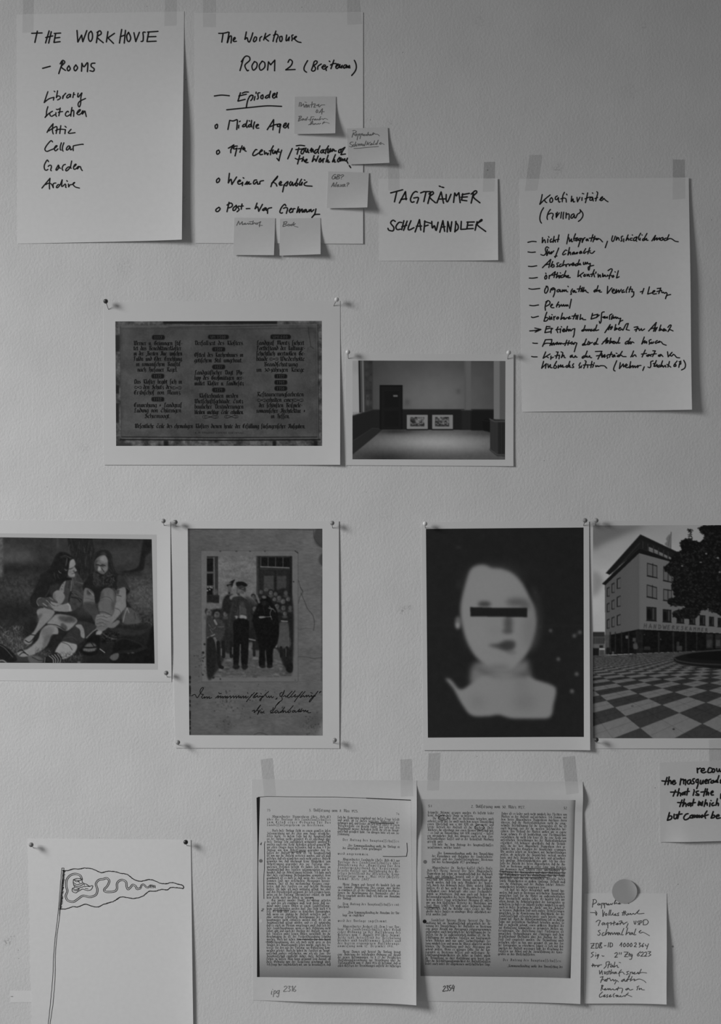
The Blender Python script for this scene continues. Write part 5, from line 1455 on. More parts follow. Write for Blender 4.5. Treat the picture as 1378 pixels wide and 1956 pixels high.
HAND_Q = [
 [(W18, '920,370 925,460;925,400 960,375 985,370;990,425 1050,410 1050,375 1005,390 1000,440 1040,460 1090,440;1200,375 1150,365 1125,420 1130,455 1180,450 1200,430;1230,380 1205,410 1215,450 1245,440 1255,400 1230,380;1290,375 1300,430 1330,430 1345,385;1345,385 1350,430 1378,430 1400,400')],
 [(W18, '345,545 300,685;245,612 330,620 400,605;385,535 360,685;360,685 385,615 415,610 420,670;440,640 490,630 490,605 455,615 450,665 480,680 515,650;610,570 590,690;610,600 650,580 665,610;660,600 660,670;665,610 700,590 695,690;790,590 740,610 735,660 770,670 800,610;800,610 800,660;870,570 840,580 835,610 860,640 850,665 815,670;935,580 900,600 900,640 935,640;940,580 935,680 910,760;985,600 975,660 1000,670 1030,610;1035,600 1030,665;1060,630 1110,615 1105,585 1070,610 1075,660 1110,655;1135,660 1140,600 1180,580;1235,605 1195,615 1180,650 1220,650 1240,615;1240,615 1250,640 1290,600;1335,510 1300,630 1320,640;1290,600 1275,635 1310,630;1360,610 1378,590 1395,600 1360,640 1380,660')],
 [(W18, '505,790 460,905;410,827 530,825;575,760 540,900;540,900 570,840 600,850 600,900;680,825 630,850 640,880 690,840;690,840 685,880;745,755 720,885;690,820 770,812;865,800 840,890;855,780 862,785;945,805 900,820 910,850 950,870 940,890 890,880;1080,760 1040,905;990,827 1110,815;1115,765 1090,885;1090,885 1125,830 1140,850 1130,885;1175,850 1220,830 1215,805 1185,830 1190,880 1230,880;1372,860 1365,950;1372,870 1400,850')],
 [(W18, '630,975 585,1105;545,1025 690,1030;675,960 640,1100;640,1100 680,1040 705,1050 705,1100;785,1030 740,1050 750,1085 795,1050;795,1050 795,1100;855,960 825,1085;800,1040 885,1025;955,1000 935,1080 965,1060;965,1060 980,1020;980,1020 985,1075;985,1075 1025,1005;1025,1005 1010,1085;1085,970 1050,1100;1060,1060 1105,1030 1110,1080;1165,1030 1155,1100;1180,985 1185,990;1230,1030 1200,1050 1205,1085 1250,1075;1305,950 1275,1080;1280,1060 1310,1035 1325,1050 1320,1085')],
 [(W18, '390,1215 350,1365;350,1365 420,1340 435,1290 395,1280 365,1310;480,1245 475,1320 510,1330 545,1260;545,1260 535,1330;580,1195 545,1330;510,1260 630,1240;745,1235 700,1250 660,1310 680,1350 730,1340 770,1310;825,1260 785,1280 785,1315 820,1310 835,1265;835,1265 830,1320;860,1260 860,1310;860,1310 895,1265;895,1265 900,1310;925,1260 925,1310;925,1310 960,1265;960,1265 960,1310;1020,1260 985,1285 1000,1310 1025,1285 1020,1260;1105,1185 1060,1260 1075,1325;1020,1290 1130,1255;1225,1195 1180,1320;1180,1320 1235,1310 1250,1270 1215,1265 1195,1290;1275,1290 1330,1280 1325,1255 1285,1275 1290,1325 1360,1315')],
]


def traced(sheet, rows, w, material=None, name='handwritten_line', parent=None, off=.3):
    for row_ in rows:
        k = Ink()
        for crop, text in row_:
            tr(k, crop, text, w)
        k.build(name, sheet, material or M_marker, parent, off)


D1, D2, D3 = (362, 1308, 7.108), (486, 1308, 7.108), (476, 1340, 7.108)
Z1, Z2 = (1110, 1700, 5.435), (1100, 1660, 6.89)
N1, N2, N4 = (560, 185, 11.55), (660, 245, 10.87), (440, 410, 5.133)
INK_O = [
 [(D1, '30,150 75,130 105,175 140,130 185,60 188,35 160,50 145,90 160,125 190,130 165,165 180,185;180,185 210,160 205,182;205,182 240,160 240,185;240,185 270,160 270,185 305,172;355,180 395,145 385,178;385,178 425,150 425,178;425,178 455,155 455,178;455,178 490,150 485,180;485,180 515,155 510,182 535,165;535,165 560,150 560,180;560,180 600,150 600,180;600,180 635,150 635,182;635,182 675,145 670,178 700,155;700,155 700,180 735,150 735,180;735,180 770,150 765,180 800,160;400,105 410,120 435,115;790,105 795,115;885,105 820,170 775,230;825,170 850,130;915,110 870,160 875,175 924,150'),
  (D2, '45,110 5,150 10,170 45,145;45,145 50,170 80,150;90,115 95,125;80,150 95,160 110,150;110,150 85,215 75,200 130,150;195,90 150,130 115,170;150,130 175,170 200,150;200,150 205,175 230,150;230,150 240,175 262,160;310,180 290,195;300,195 312,175;380,100 350,120 355,160 390,130 410,75;410,75 375,160 380,200 330,240 295,283;345,230 310,270;395,160 420,145 430,165 460,140;515,85 455,150 465,175 500,150;555,80 500,150 510,165 540,150 560,130;560,130 550,165 590,150;655,90 590,165 545,230;600,160 625,130;690,90 625,165 630,170 670,145;670,145 680,165 710,140 710,165;710,165 740,140 745,165 780,140;780,140 780,160 820,140;765,105 790,115;865,85 810,160 755,230 750,215 790,170 830,150;890,95 885,110;905,85 900,100')],
 [(D3, '42,130 75,115 70,150 120,100 158,45;158,45 120,90 110,120 135,125;135,125 115,175;155,110 120,165;170,95 175,102;165,130 160,155 205,130;185,150 210,155;420,0 370,50 350,90 310,145 290,155;330,80 320,110 290,130 310,155 350,140;385,115 355,130 360,155 395,130;395,130 400,155 430,135;485,75 430,150;430,150 465,120 460,150;460,150 490,125 500,150 530,130;600,55 540,125 530,150 560,140 565,120;610,115 585,135 600,145 625,120;625,120 630,145 660,130;660,130 690,100 670,140 700,125;720,95 690,140;700,140 740,115 745,140;745,140 770,115 775,140 800,120;800,120 800,150 840,148')],
]
HAND_Z = [
 [(Z1, '130,100 118,178;122,100 150,98 160,125 120,150;185,135 172,150 185,155 198,140;198,140 200,155;215,135 212,190;215,140 235,135 230,155;245,135 245,185;245,140 265,135 262,152;270,150 290,140 275,155 300,152;300,152 310,140 318,152 330,135;345,130 375,95;360,100 345,145 370,130 375,145;385,140 405,130 390,145 415,140;480,130 498,140')],
 [(Z1, '98,233 160,235;150,215 165,238 158,262;150,240 160,262;225,205 228,275;228,275 245,225;262,240 250,255 262,265 270,250 262,240;300,205 285,262;312,205 300,262;315,262 335,235;325,250 340,262;345,255 365,245 350,262 375,262;395,235 380,245 392,262 375,265;445,215 430,262;425,235 470,228;460,215 445,262;460,240 475,262 490,240;490,240 495,255 515,240;515,240 520,255 545,240;545,240 560,250 605,205;605,205 585,235 600,245 655,240')],
 [(Z1, '155,330 180,312 205,318;200,318 180,370;235,335 218,348 225,362 245,340;245,340 248,362;275,340 260,350 275,362;280,335 278,395;290,345 315,335;315,335 310,362;320,350 340,340;345,320 340,365;330,345 360,335;360,355 385,340 370,360 395,350;395,325 425,320 405,360;400,345 435,335;435,335 440,355 460,340;460,340 480,330;490,345 470,390;550,320 555,350 565,350 572,318;600,318 588,330 602,350 590,358;612,315 608,360;610,320 632,318 630,335 612,340;650,310 645,360;645,312 680,305 698,330 680,355 645,360')],
 [(Z1, '200,415 180,425 200,450 185,470 172,462;240,440 222,450 222,472 245,465;270,405 250,468;250,468 285,435 285,465;285,465 300,440 305,465;305,465 320,440 330,462;330,462 350,440 355,462;355,462 375,440 378,462;395,440 375,455 385,465 400,445;400,445 408,465;445,395 420,460 440,462;485,390 465,465;465,460 500,435 505,462;525,440 505,455 520,460 535,440;535,440 540,462;570,400 550,460 570,460;600,435 625,415 605,430 615,445 640,435 665,445 710,470')],
 [(Z2, '195,980 245,975;245,975 200,1040;200,1040 245,1038;205,1010 240,1005;270,975 265,1040;262,980 290,975 300,1000 290,1035 262,1042;320,970 312,1035;318,970 345,968 325,1000 345,1030 312,1038;375,1008 400,1004;435,965 425,1025;455,970 450,1025;452,968 480,975 482,1010 452,1026;578,1005 605,965;605,965 600,1020;645,970 625,995 635,1022 655,1000 645,970;690,970 672,995 680,1020 700,998 690,970;732,970 715,995 722,1020 742,998 732,970;770,975 790,965 795,985 768,1020;768,1020 798,1020;830,970 850,970 835,992 855,1005 832,1025;895,970 870,1000 875,1020 890,1005 872,1003;915,985 918,1005 940,1005;955,975 930,1048')],
 [(Z2, '235,1090 205,1105 230,1130 200,1160;262,1125 258,1150;262,1100 264,1104;300,1120 280,1130 285,1145 305,1125;305,1125 280,1180;345,1135 355,1145 372,1140;510,1110 540,1095 545,1120 512,1160;512,1160 550,1155;575,1095 570,1120;600,1095 595,1120;635,1090 690,1090;690,1090 640,1150;640,1150 685,1150;650,1120 680,1118;705,1100 700,1145;695,1120 720,1115;740,1115 720,1125 725,1145 745,1125;745,1125 730,1180 705,1185;850,1080 810,1120 815,1140 835,1130 825,1115;850,1100 880,1085 885,1110 852,1142;852,1142 890,1140;900,1095 925,1085 930,1110 900,1142;900,1142 935,1138;945,1080 985,1080 960,1105 985,1120 950,1142')],
 [(Z2, '225,1240 222,1285;215,1262 245,1255;255,1265 250,1285;250,1270 270,1262;285,1270 290,1285 310,1265;207,1270 280,1265 343,1256;440,1215 400,1225 400,1270 370,1305;445,1220 420,1300;420,1260 470,1245;470,1260 455,1285 475,1285 485,1260;485,1260 490,1285;515,1220 500,1290;500,1290 535,1265;545,1260 550,1290 565,1290;570,1225 590,1230')],
 [(Z2, '310,1330 315,1380;315,1380 345,1330;345,1340 350,1385;370,1350 390,1350 375,1375 400,1370;420,1345 405,1355 420,1375 405,1385;440,1330 435,1380;425,1350 455,1345;470,1320 455,1380;455,1380 490,1350 490,1375;520,1350 505,1365 515,1375 530,1350;530,1350 540,1375;600,1320 570,1360 575,1408;560,1370 610,1350 640,1380;700,1340 670,1350 690,1375 660,1385;720,1350 700,1420;715,1360 745,1350 740,1375;750,1370 780,1350 760,1375 800,1370;800,1370 820,1350 820,1375;860,1310 830,1375;820,1370 870,1355 930,1360')],
 [(Z2, '320,1420 360,1410;360,1410 325,1490;330,1460 370,1445;370,1465 400,1445 380,1470 410,1465;420,1430 405,1475;400,1450 450,1430;450,1440 460,1465 490,1445;490,1445 500,1470 520,1450;520,1450 530,1470 510,1510;540,1460 560,1480;640,1440 600,1465 610,1475 640,1450;640,1450 650,1475 680,1440;700,1400 670,1475;680,1450 720,1440;740,1405 715,1470;715,1465 770,1440 765,1465;765,1465 830,1440 890,1460 920,1485')],
 [(Z2, '345,1520 330,1595;335,1530 360,1525 345,1555 355,1580;365,1580 395,1565 375,1585 410,1580;410,1580 425,1565 430,1585;430,1585 450,1565 455,1585 490,1570;490,1570 500,1585 540,1575;560,1545 545,1590;530,1570 585,1560;585,1560 615,1570 600,1625;690,1560 655,1575 665,1585 695,1565;695,1565 710,1585 750,1575;815,1550 800,1585;800,1545 830,1530;835,1555 830,1580;830,1580 860,1560 865,1578 900,1580')],
 [(Z2, '350,1610 310,1650 315,1680 350,1665;355,1665 385,1645 365,1675 395,1665;420,1645 405,1655 420,1672 400,1680;435,1665 460,1645 440,1675 475,1665;510,1630 490,1650 500,1680;515,1660 545,1650 530,1675;560,1655 545,1670 570,1672;590,1655 575,1670 600,1672;600,1672 640,1655;690,1620 640,1670;660,1640 735,1670')],
]
HAND_N1 = [
 [(N1, '130,220 145,130;145,130 180,135;180,135 170,220;170,220 230,160;230,160 245,240;245,240 290,170 285,245;260,120 295,130;310,180 315,240;315,240 350,180 355,240;420,115 405,240;380,185 450,170;450,160 490,160;490,160 455,240;455,240 500,235;500,200 550,185;530,205 570,170 560,210 580,230 620,190 700,185')],
 [(N1, '530,290 505,340 525,360 550,320 530,290;570,365 650,265;650,265 630,395;590,345 690,335')],
 [(N1, '150,440 115,545;120,440 185,435 165,480 125,490;125,490 165,520 115,548;220,490 185,510 200,530 235,490;235,490 240,525;290,490 260,510 275,530 300,510;320,450 290,530;330,515 390,505;395,450 465,450;400,455 375,550;425,500 420,555;425,515 450,490;480,500 460,520 490,525 500,495;500,495 520,525 550,500;550,500 560,525;610,445 575,525;575,525 620,500;640,490 660,515 700,490 765,515')],
 [(N1, '340,632 400,600 440,560 400,570 380,630;380,630 430,600 440,630;470,605 450,620 480,625;480,625 500,600 520,625 560,600;560,600 570,620 610,600;690,565 660,590 650,620;660,600 720,580 800,605')],
]
HAND_N2 = [
 [(N2, '165,95 135,195;150,60 190,50 225,80 165,120;165,120 190,150;230,120 200,145 220,165 240,125;265,125 240,250;260,140 300,120 285,160;325,120 300,225;320,140 355,115 345,155;360,150 395,130 375,160 415,155;415,155 430,130 440,160;475,85 450,160;450,160 485,125 490,160;500,150 530,125 515,155 550,145;550,145 580,95 570,140;570,140 600,110 620,130 665,130 705,165')],
 [(N2, '160,295 115,295 95,330 145,360 125,395 80,380;180,340 155,360 160,385 190,370;215,290 190,385;190,385 230,345 230,385;255,325 265,370;265,370 290,330 300,370;300,370 330,325 335,365;360,335 340,360 365,370 380,340;380,340 385,375;430,270 395,375;465,290 440,360;440,350 520,295;470,330 490,360;545,320 515,345 530,360 555,325;555,325 560,355;605,265 580,345 600,350;650,315 620,335 635,350 660,335;680,250 650,345;700,330 745,300 715,320 720,345 760,325 805,350')],
 [(N2, '175,427 300,422 450,405 685,390')],
]
HAND_N4 = [[(N4, '62,108 82,65;82,65 92,100;92,100 118,70;118,70 118,100 140,90;125,95 150,85 138,98 160,95;160,95 175,85 178,98 195,85;195,85 200,98 215,90;185,72 215,70;225,62 218,98;218,98 240,80 245,95;262,82 250,92 262,98 270,85;270,85 300,70 290,85 285,122;280,105 315,108')]]
HAND_N5 = [[(N4, '530,72 515,118;520,75 555,70 545,90 525,95;525,95 555,105 520,120;570,95 560,108 575,112 582,98 570,95;600,95 588,108 605,110;625,75 600,112;612,105 640,90 620,100 630,115 665,125')]]


# ------------------------------------------------------------------ wall and floor
def wall_material():
    m = bpy.data.materials.new('rolled_wall_paint')
    m.use_nodes = True
    nt = m.node_tree
    N, L = nt.nodes, nt.links
    b = N['Principled BSDF']
    b.inputs['Roughness'].default_value = 0.75
    b.inputs['Specular IOR Level'].default_value = 0.25
    tc = N.new('ShaderNodeTexCoord')
    mp = N.new('ShaderNodeMapping')
    mp.inputs['Scale'].default_value = (1.0, 1.0, 0.8)
    L.new(tc.outputs['Object'], mp.inputs['Vector'])
    n1 = N.new('ShaderNodeTexNoise')
    n1.inputs['Scale'].default_value = 230
    n1.inputs['Detail'].default_value = 5
    n1.inputs['Roughness'].default_value = 0.55
    n1.inputs['Distortion'].default_value = 0.12
    L.new(mp.outputs['Vector'], n1.inputs['Vector'])
    n2 = N.new('ShaderNodeTexNoise')
    n2.inputs['Scale'].default_value = 9
    n2.inputs['Detail'].default_value = 3
    L.new(tc.outputs['Object'], n2.inputs['Vector'])
    sm = N.new('ShaderNodeMath'); sm.operation = 'MULTIPLY_ADD'
    L.new(n2.outputs['Fac'], sm.inputs[0]); sm.inputs[1].default_value = 3.0
    L.new(n1.outputs['Fac'], sm.inputs[2])
    bp = N.new('ShaderNodeBump')
    bp.inputs['Strength'].default_value = 0.36
    bp.inputs['Distance'].default_value = 0.0016
    L.new(sm.outputs[0], bp.inputs['Height'])
    L.new(bp.outputs['Normal'], b.inputs['Normal'])
    # paint colour: slightly blotchy, with a few old smudges and specks
    mr = N.new('ShaderNodeMapRange')
    mr.inputs['From Min'].default_value = 0.3; mr.inputs['From Max'].default_value = 0.7
    mr.inputs['To Min'].default_value = WALL * 0.97; mr.inputs['To Max'].default_value = WALL * 1.03
    L.new(n2.outputs['Fac'], mr.inputs['Value'])
    last = mr.outputs['Result']
    n3 = N.new('ShaderNodeTexNoise')
    n3.inputs['Scale'].default_value = 260
    n3.inputs['Detail'].default_value = 2
    L.new(tc.outputs['Object'], n3.inputs['Vector'])
    gate = N.new('ShaderNodeMapRange')
    gate.inputs['From Min'].default_value = 0.46; gate.inputs['From Max'].default_value = 0.62
    L.new(n3.outputs['Fac'], gate.inputs['Value'])
    spots = [(770, 1165, 13, .30), (783, 1160, 7, .3), (1066, 320, 15, .22), (14, 1798, 11, .38), (24, 1790, 7, .3), (1205, 175, 22, .10), (915, 40, 18, .10), (350, 380, 12, .12), (238, 510, 26, .10),
             (160, 855, 14, .12), (1230, 50, 10, .12), (735, 985, 16, .08), (1285, 1300, 10, .1), (745, 235, 10, .16)]
    specks = [(355, 152, 1.3), (281, 12, 1.2), (577, 14, 1.2), (932, 325, 1.8), (1170, 302, 1.3), (1286, 1808, 3.0), (1296, 1689, 1.5), (912, 1445, 1.2), (1252, 1505, 1.5), (708, 229, 1.2), (35, 1815, 1.2),
              (36, 1831, 1.2), (190, 1600, 1.2), (1360, 420, 1.3), (700, 940, 1.2), (90, 930, 1.2), (770, 100, 1.2), (1040, 880, 1.3), (740, 1330, 1.2), (420, 1520, 1.3)]
    for x, y, r_, dk in spots + [(x, y, r_, .65) for x, y, r_ in specks]:
        c = N.new('ShaderNodeVectorMath'); c.operation = 'DISTANCE'
        L.new(tc.outputs['Object'], c.inputs[0])
        c.inputs[1].default_value = W(x, y, 0)
        q = N.new('ShaderNodeMapRange')
        q.interpolation_type = 'SMOOTHSTEP'
        q.inputs['From Min'].default_value = r_ * S
        q.inputs['From Max'].default_value = r_ * S * 0.25
        q.inputs['To Min'].default_value = 0
        q.inputs['To Max'].default_value = dk
        L.new(c.outputs['Value'], q.inputs['Value'])
        if r_ > 5:
            g = N.new('ShaderNodeMath'); g.operation = 'MULTIPLY'
            L.new(q.outputs['Result'], g.inputs[0]); L.new(gate.outputs['Result'], g.inputs[1])
            o = g.outputs[0]
        else:
            o = q.outputs['Result']
        k = N.new('ShaderNodeMath'); k.operation = 'SUBTRACT'
        k.inputs[0].default_value = 1.0
        L.new(o, k.inputs[1])
        m2 = N.new('ShaderNodeMath'); m2.operation = 'MULTIPLY'
        L.new(last, m2.inputs[0]); L.new(k.outputs[0], m2.inputs[1])
        last = m2.outputs[0]
    L.new(last, b.inputs['Base Color'])
    return m


WALL = 0.73


def box(name, x0, x1, y0, y1, z0, z1, material):
    v = [(x, y, z) for x in (x0, x1) for y in (y0, y1) for z in (z0, z1)]
    f = [(0, 1, 3, 2), (4, 6, 7, 5), (0, 4, 5, 1), (2, 3, 7, 6), (0, 2, 6, 4), (1, 5, 7, 3)]
    o = mesh_obj(name, v, f, material)
    o['kind'] = 'structure'
    return o


box('wall_back', -3.2, 3.0, 0, 0.15, 0, 3.1, wall_material())
box('floor', -3.2, 3.0, -4.2, 0.15, -0.1, 0, mat('pale_floor_boards', 0.5, 0.5, 0.3, 0.08, 3))


# ------------------------------------------------------------------ sheets with handwriting
def sst(a, b, x):
    t = np.clip((x - a) / (b - a), 0, 1)
    return t * t * (3 - 2 * t)


def lines(sheet, material, specs, name='handwritten_line', off=0.3, label=None):
    """specs: list of functions(pen-less) each drawing one written line into a fresh Ink"""
    for fn in specs:
        k = Ink()
        fn(k)
        k.build(name, sheet, material, off=off)


SH = {}

# sheet headed THE WORKHOUSE, in capitals
A = SH['A'] = Sheet([(32.5, 28), (352, 22), (349, 460), (34, 465.5)],
                    lambda u, v: 0.3 + 9.5 * u ** 5 * sst(0.04, 0.6, v) + 2.5 * v ** 8 * u + 1.2 * sst(.2, 1, v) * np.sin(u * 3.1) * u)
A.build('paper_sheet', 'large white sheet headed THE WORKHOUSE in capitals, listing six rooms from Library to Archive', 'paper', M_paper, 'marker written sheets')


def wA(k, ox=0, oy=0, s=3.724, w=2.5, **kw):
    return Pen(k, ox, oy, s, w, **kw)


def a_the(k):
    p = wA(k, w=2.6)
    p.sharp([(225, 238), (300, 235)], [(266, 222), (248, 303)], [(350, 220), (324, 307)], [(365, 226), (346, 308)], [(325, 268), (376, 256)],
            [(396, 238), (384, 303), (428, 297)], [(386, 239), (432, 236)], [(389, 272), (426, 267)])


def a_workhouse(k):
    p = wA(k, w=2.6)
    p.sharp([(548, 217), (554, 300), (581, 250), (589, 298), (618, 218)], [(697, 226), (686, 305)], [(768, 225), (757, 300)], [(815, 238), (768, 270), (808, 310)],
            [(866, 210), (850, 308)], [(893, 216), (884, 308)], [(855, 262), (890, 250)], [(953, 233), (966, 297), (992, 230)],
            [(1050, 229), (1125, 224)], [(1058, 229), (1046, 297), (1112, 294)], [(1050, 263), (1110, 261)])
    p.trace([(648, 222), (632, 240), (630, 275), (642, 296), (657, 275), (657, 240), (648, 222)], [(690, 232), (712, 220), (720, 242), (692, 265), (735, 305)],
            [(915, 230), (902, 255), (906, 288), (920, 296), (930, 268), (915, 230)], [(1034, 230), (1018, 232), (1020, 262), (1017, 292), (1004, 296)])


def a_rooms(k):
    p = wA(k, w=2.6)
    p.sharp([(303, 487), (358, 472)], [(446, 440), (418, 525)], [(580, 508), (583, 450)])
    p.trace([(428, 455), (446, 430), (461, 445), (436, 476), (466, 502)], [(490, 468), (478, 488), (486, 505), (500, 490), (490, 468)],
            [(540, 462), (526, 485), (535, 505), (552, 484), (540, 462)], [(584, 455), (598, 476), (624, 446), (622, 511)], [(676, 450), (652, 453), (649, 473), (670, 490), (664, 508), (640, 504)])


lines(A, M_marker, [a_the, a_workhouse, a_rooms])
traced(A, HAND_A, 2.3)

# sheet headed The Workhouse, ROOM 2
B = SH['B'] = Sheet([(372, 25), (694, 23.5), (694, 466), (373, 464.5)], lambda u, v: 0.25 + 0.9 * u ** 4 * (0.4 + 0.6 * v) + 0.6 * v ** 5)
B.build('paper_sheet', 'large white sheet headed The Workhouse ROOM 2, with sticky notes on a list of episodes', 'paper', M_paper, 'marker written sheets')


traced(B, HAND_B, 2.5)


# sticky notes
def note(quad, label, curl=(11, 1.0)):
    a, c = curl
    s = Sheet(quad, lambda u, v: 1.6 + a * v ** 2.2 * (0.25 + 0.75 * u ** 1.6) * c + 0.8 * u * v, 0.2)
    s.build('sticky_note', label, 'sticky note', M_note, 'small pencilled sticky notes', nu=16, nv=16)
    return s


C4 = (380, 160, 3.626)
C5 = (380, 320, 3.626)
n1 = note([(563.3, 185.3), (642, 184.7), (641, 258), (562.7, 257)], 'square sticky note with four pencilled lines, beside the words Middle Ages')
traced(n1, HAND_N1, 1.1, M_pencil, 'pencilled_line', off=.35)
n2 = note([(662.7, 246), (741, 243.6), (744, 314), (666, 315)], 'square sticky note with an underlined pencilled town name, overhanging the sheet edge', (10, 1))
traced(n2, HAND_N2, 1.1, M_pencil, 'pencilled_line', off=.35)
n3 = note([(627.4, 327.7), (705, 330.2), (702, 399.4), (624.6, 398.6)], 'square sticky note with two short pencilled questions, beside the words Weimar Republic', (13, 1))
lines(n3, M_pencil, [lambda k: Pen(k, *C5, 1.1, .15).word('GB?', 922, 1003, 83, 81, 18), lambda k: Pen(k, *C5, 1.1, .15).word('Alexa?', 918, 1040, 136, 134, 16)], 'pencilled_line', .35)
n4 = note([(448, 416), (526, 417), (524, 489), (446, 487.7)], 'square sticky note with one long pencilled word, below the words Post-War', (7, 1))
traced(n4, HAND_N4, 1.1, M_pencil, 'pencilled_line', off=.35)
n5 = note([(535, 418), (612.5, 416.5), (613, 487.7), (534.5, 489)], 'square sticky note with one short pencilled word, below the word Germany', (10, 1))
traced(n5, HAND_N5, 1.1, M_pencil, 'pencilled_line', off=.35)

# small card TAGTRÄUMER / SCHLAFWANDLER
C = SH['C'] = Sheet([(724.4, 341.7), (951, 341.3), (951.6, 498), (725.4, 498.7)], lambda u, v: 0.25 + 4.5 * u ** 7 * (0.35 + 0.65 * v) + 1.4 * v ** 7 * u)
C.build('paper_sheet', 'small landscape card reading TAGTRÄUMER SCHLAFWANDLER in marker capitals', 'paper', M_paper, 'marker written sheets')
C6 = (700, 300, 4.921)


def c_one(k):
    p = Pen(k, *C6, 2.7)
    p.sharp([(228, 338), (342, 308)], [(287, 322), (264, 422)], [(310, 433), (368, 325), (374, 402)], [(325, 399), (380, 392)], [(510, 338), (540, 326), (600, 325)], [(561, 328), (540, 420)],
            [(606, 330), (578, 438)], [(663, 432), (703, 328), (726, 435)], [(676, 396), (742, 394)], [(685, 273), (698, 279)], [(709, 283), (728, 287)], [(820, 428), (831, 338), (846, 366), (870, 335), (882, 430)],
            [(906, 345), (895, 406), (945, 412)], [(900, 354), (970, 342)], [(890, 379), (950, 375)], [(1006, 342), (985, 435)])
    p.trace([(480, 330), (462, 325), (437, 345), (415, 395), (426, 425), (450, 420)], [(445, 386), (485, 380), (488, 398), (475, 435)], [(588, 348), (620, 325), (630, 345), (596, 378), (650, 431)],
            [(751, 352), (751, 408), (766, 418), (796, 350)], [(985, 350), (1024, 318), (1038, 334), (1006, 376), (1068, 432)])


def c_two(k):
    p = Pen(k, *C6, 2.7)
    p.trace([(272, 606), (250, 594), (228, 620), (258, 662), (250, 694), (212, 688), (203, 670)], [(333, 616), (305, 616), (278, 655), (290, 682), (323, 678)], [(420, 598), (394, 665), (402, 686), (448, 664)],
            [(838, 610), (862, 645), (860, 678), (830, 702)], [(1030, 640), (1078, 591), (1085, 600), (1042, 636), (1122, 702)], [(615, 605), (620, 668), (640, 645), (656, 692), (675, 612)])
    p.sharp([(353, 598), (332, 684)], [(384, 602), (350, 690)], [(333, 656), (380, 641)], [(458, 705), (500, 588), (512, 688)], [(470, 651), (520, 649)], [(550, 600), (540, 705)], [(546, 606), (605, 623)], [(545, 652), (582, 640)],
            [(690, 708), (720, 598), (736, 700)], [(702, 660), (740, 655)], [(760, 705), (766, 606), (791, 700), (803, 608)], [(843, 605), (832, 705)], [(893, 605), (888, 681), (940, 678)],
            [(955, 610), (945, 676), (1005, 673)], [(945, 613), (1015, 611)], [(950, 643), (1000, 640)], [(1041, 608), (1022, 690)])


lines(C, M_marker, [c_one, c_two])

# sheet Kontinuitäten
K = SH['K'] = Sheet([(993, 342), (1315.7, 339.7), (1319.6, 783.4), (998.3, 786.8)],
                    lambda u, v: 0.3 + 9.0 * u ** 6 * (0.25 + 0.75 * sst(0, .5, v)) + 3.5 * v ** 9 * u ** .5)
K.build('paper_sheet', 'large white sheet headed Kontinuitäten with a dashed list in marker', 'paper', M_paper, 'marker written sheets')
traced(K, HAND_K, 2.2)

# ------------------------------------------------------------------ photographic prints
T = SH['T'] = Sheet([(198, 576.5), (650, 574.8), (650.2, 888), (198.4, 888)], lambda u, v: 0.2 + 5.0 * u ** 9 * sst(.1, 1, v) + 0.9 * v ** 8, 0.3)
T.build('photo_print', 'landscape print of an inscribed blackletter stone tablet, dark and white pins at its top corners', 'photo print', M_photo, 'pinned photo prints')
pt = pic_tablet().finish(T, [(220.5, 614), (615, 613), (615.6, 851.8), (222, 851.8)], 158)
for t, x0, x1, y in TABLET:
    k = Ink()
    fraktur(k, t, x0, x1, y, y + (0.6 if x1 - x0 > 300 else 0), 5.3, nibw=0.33, gap=1.6)
    k.build('inscription_line', T, M_plaque_ink, pt, 0.22)
for t, x, y in BADGES:
    k = Ink()
    w = 15 if len(t) == 4 else 29
    n = len(t)
    for i, c in enumerate(t):
        if c == ' ':
            continue
        for s in HG[c]:
            hgt = 18.0 if c.isupper() else 16.0
            k.ribbon(np.stack([x - w / 2 + (i + s[:, 0] / 11.0) * w / n, y + 2.6 - s[:, 1] / hgt * 5.2], -1), 0.75)
    k.build('badge_number', T, M_badge_ink, pt, 0.22)
k = Ink()
for x, y, w, h in ((264, 740, 14, 3.2), (338, 741, 18, 3.2), (402, 796.5, 30, 3.5), (442, 796, 26, 3.5), (523.5, 686, 17, 3.0), (500, 764.5, 17, 3.4), (570, 764.5, 20, 3.4)):
    t = np.linspace(0, 2 * math.pi, 25)
    k = Ink()
    k.ribbon(np.stack([x + w / 2 * np.sin(t), y + h * np.sin(2 * t) * 0.8], -1), 0.8)
    k.ribbon(np.stack([x + w / 2.6 * np.sin(t + .5), y + h * np.sin(2 * t + .9) * 0.6], -1), 0.7)
    k.build('flourish', T, M_plaque_ink, pt, 0.22)
k = Ink()
fraktur(k, 'E. M. PAKCARD KLOSTER BREITENAU'.replace('Y', 'V'), 372.9, 465, 828, 828.5, 2.0, nibw=0.2)
k.build('inscription_line', T, M_plaque_ink, pt, 0.22)

R = SH['R'] = Sheet([(660.7, 674.7), (981.5, 676.5), (981, 890.6), (660.7, 888.6)], lambda u, v: 0.2 + 1.6 * u ** 9 + 0.8 * v ** 9, 0.3)
R.build('photo_print', 'small landscape print of an empty panelled hall with a door and two leaning pictures', 'photo print', M_photo, 'pinned photo prints')
pic_hall().finish(R, [(673.6, 688.7), (965.7, 689.7), (965, 878), (673.6, 877.4)], 146)

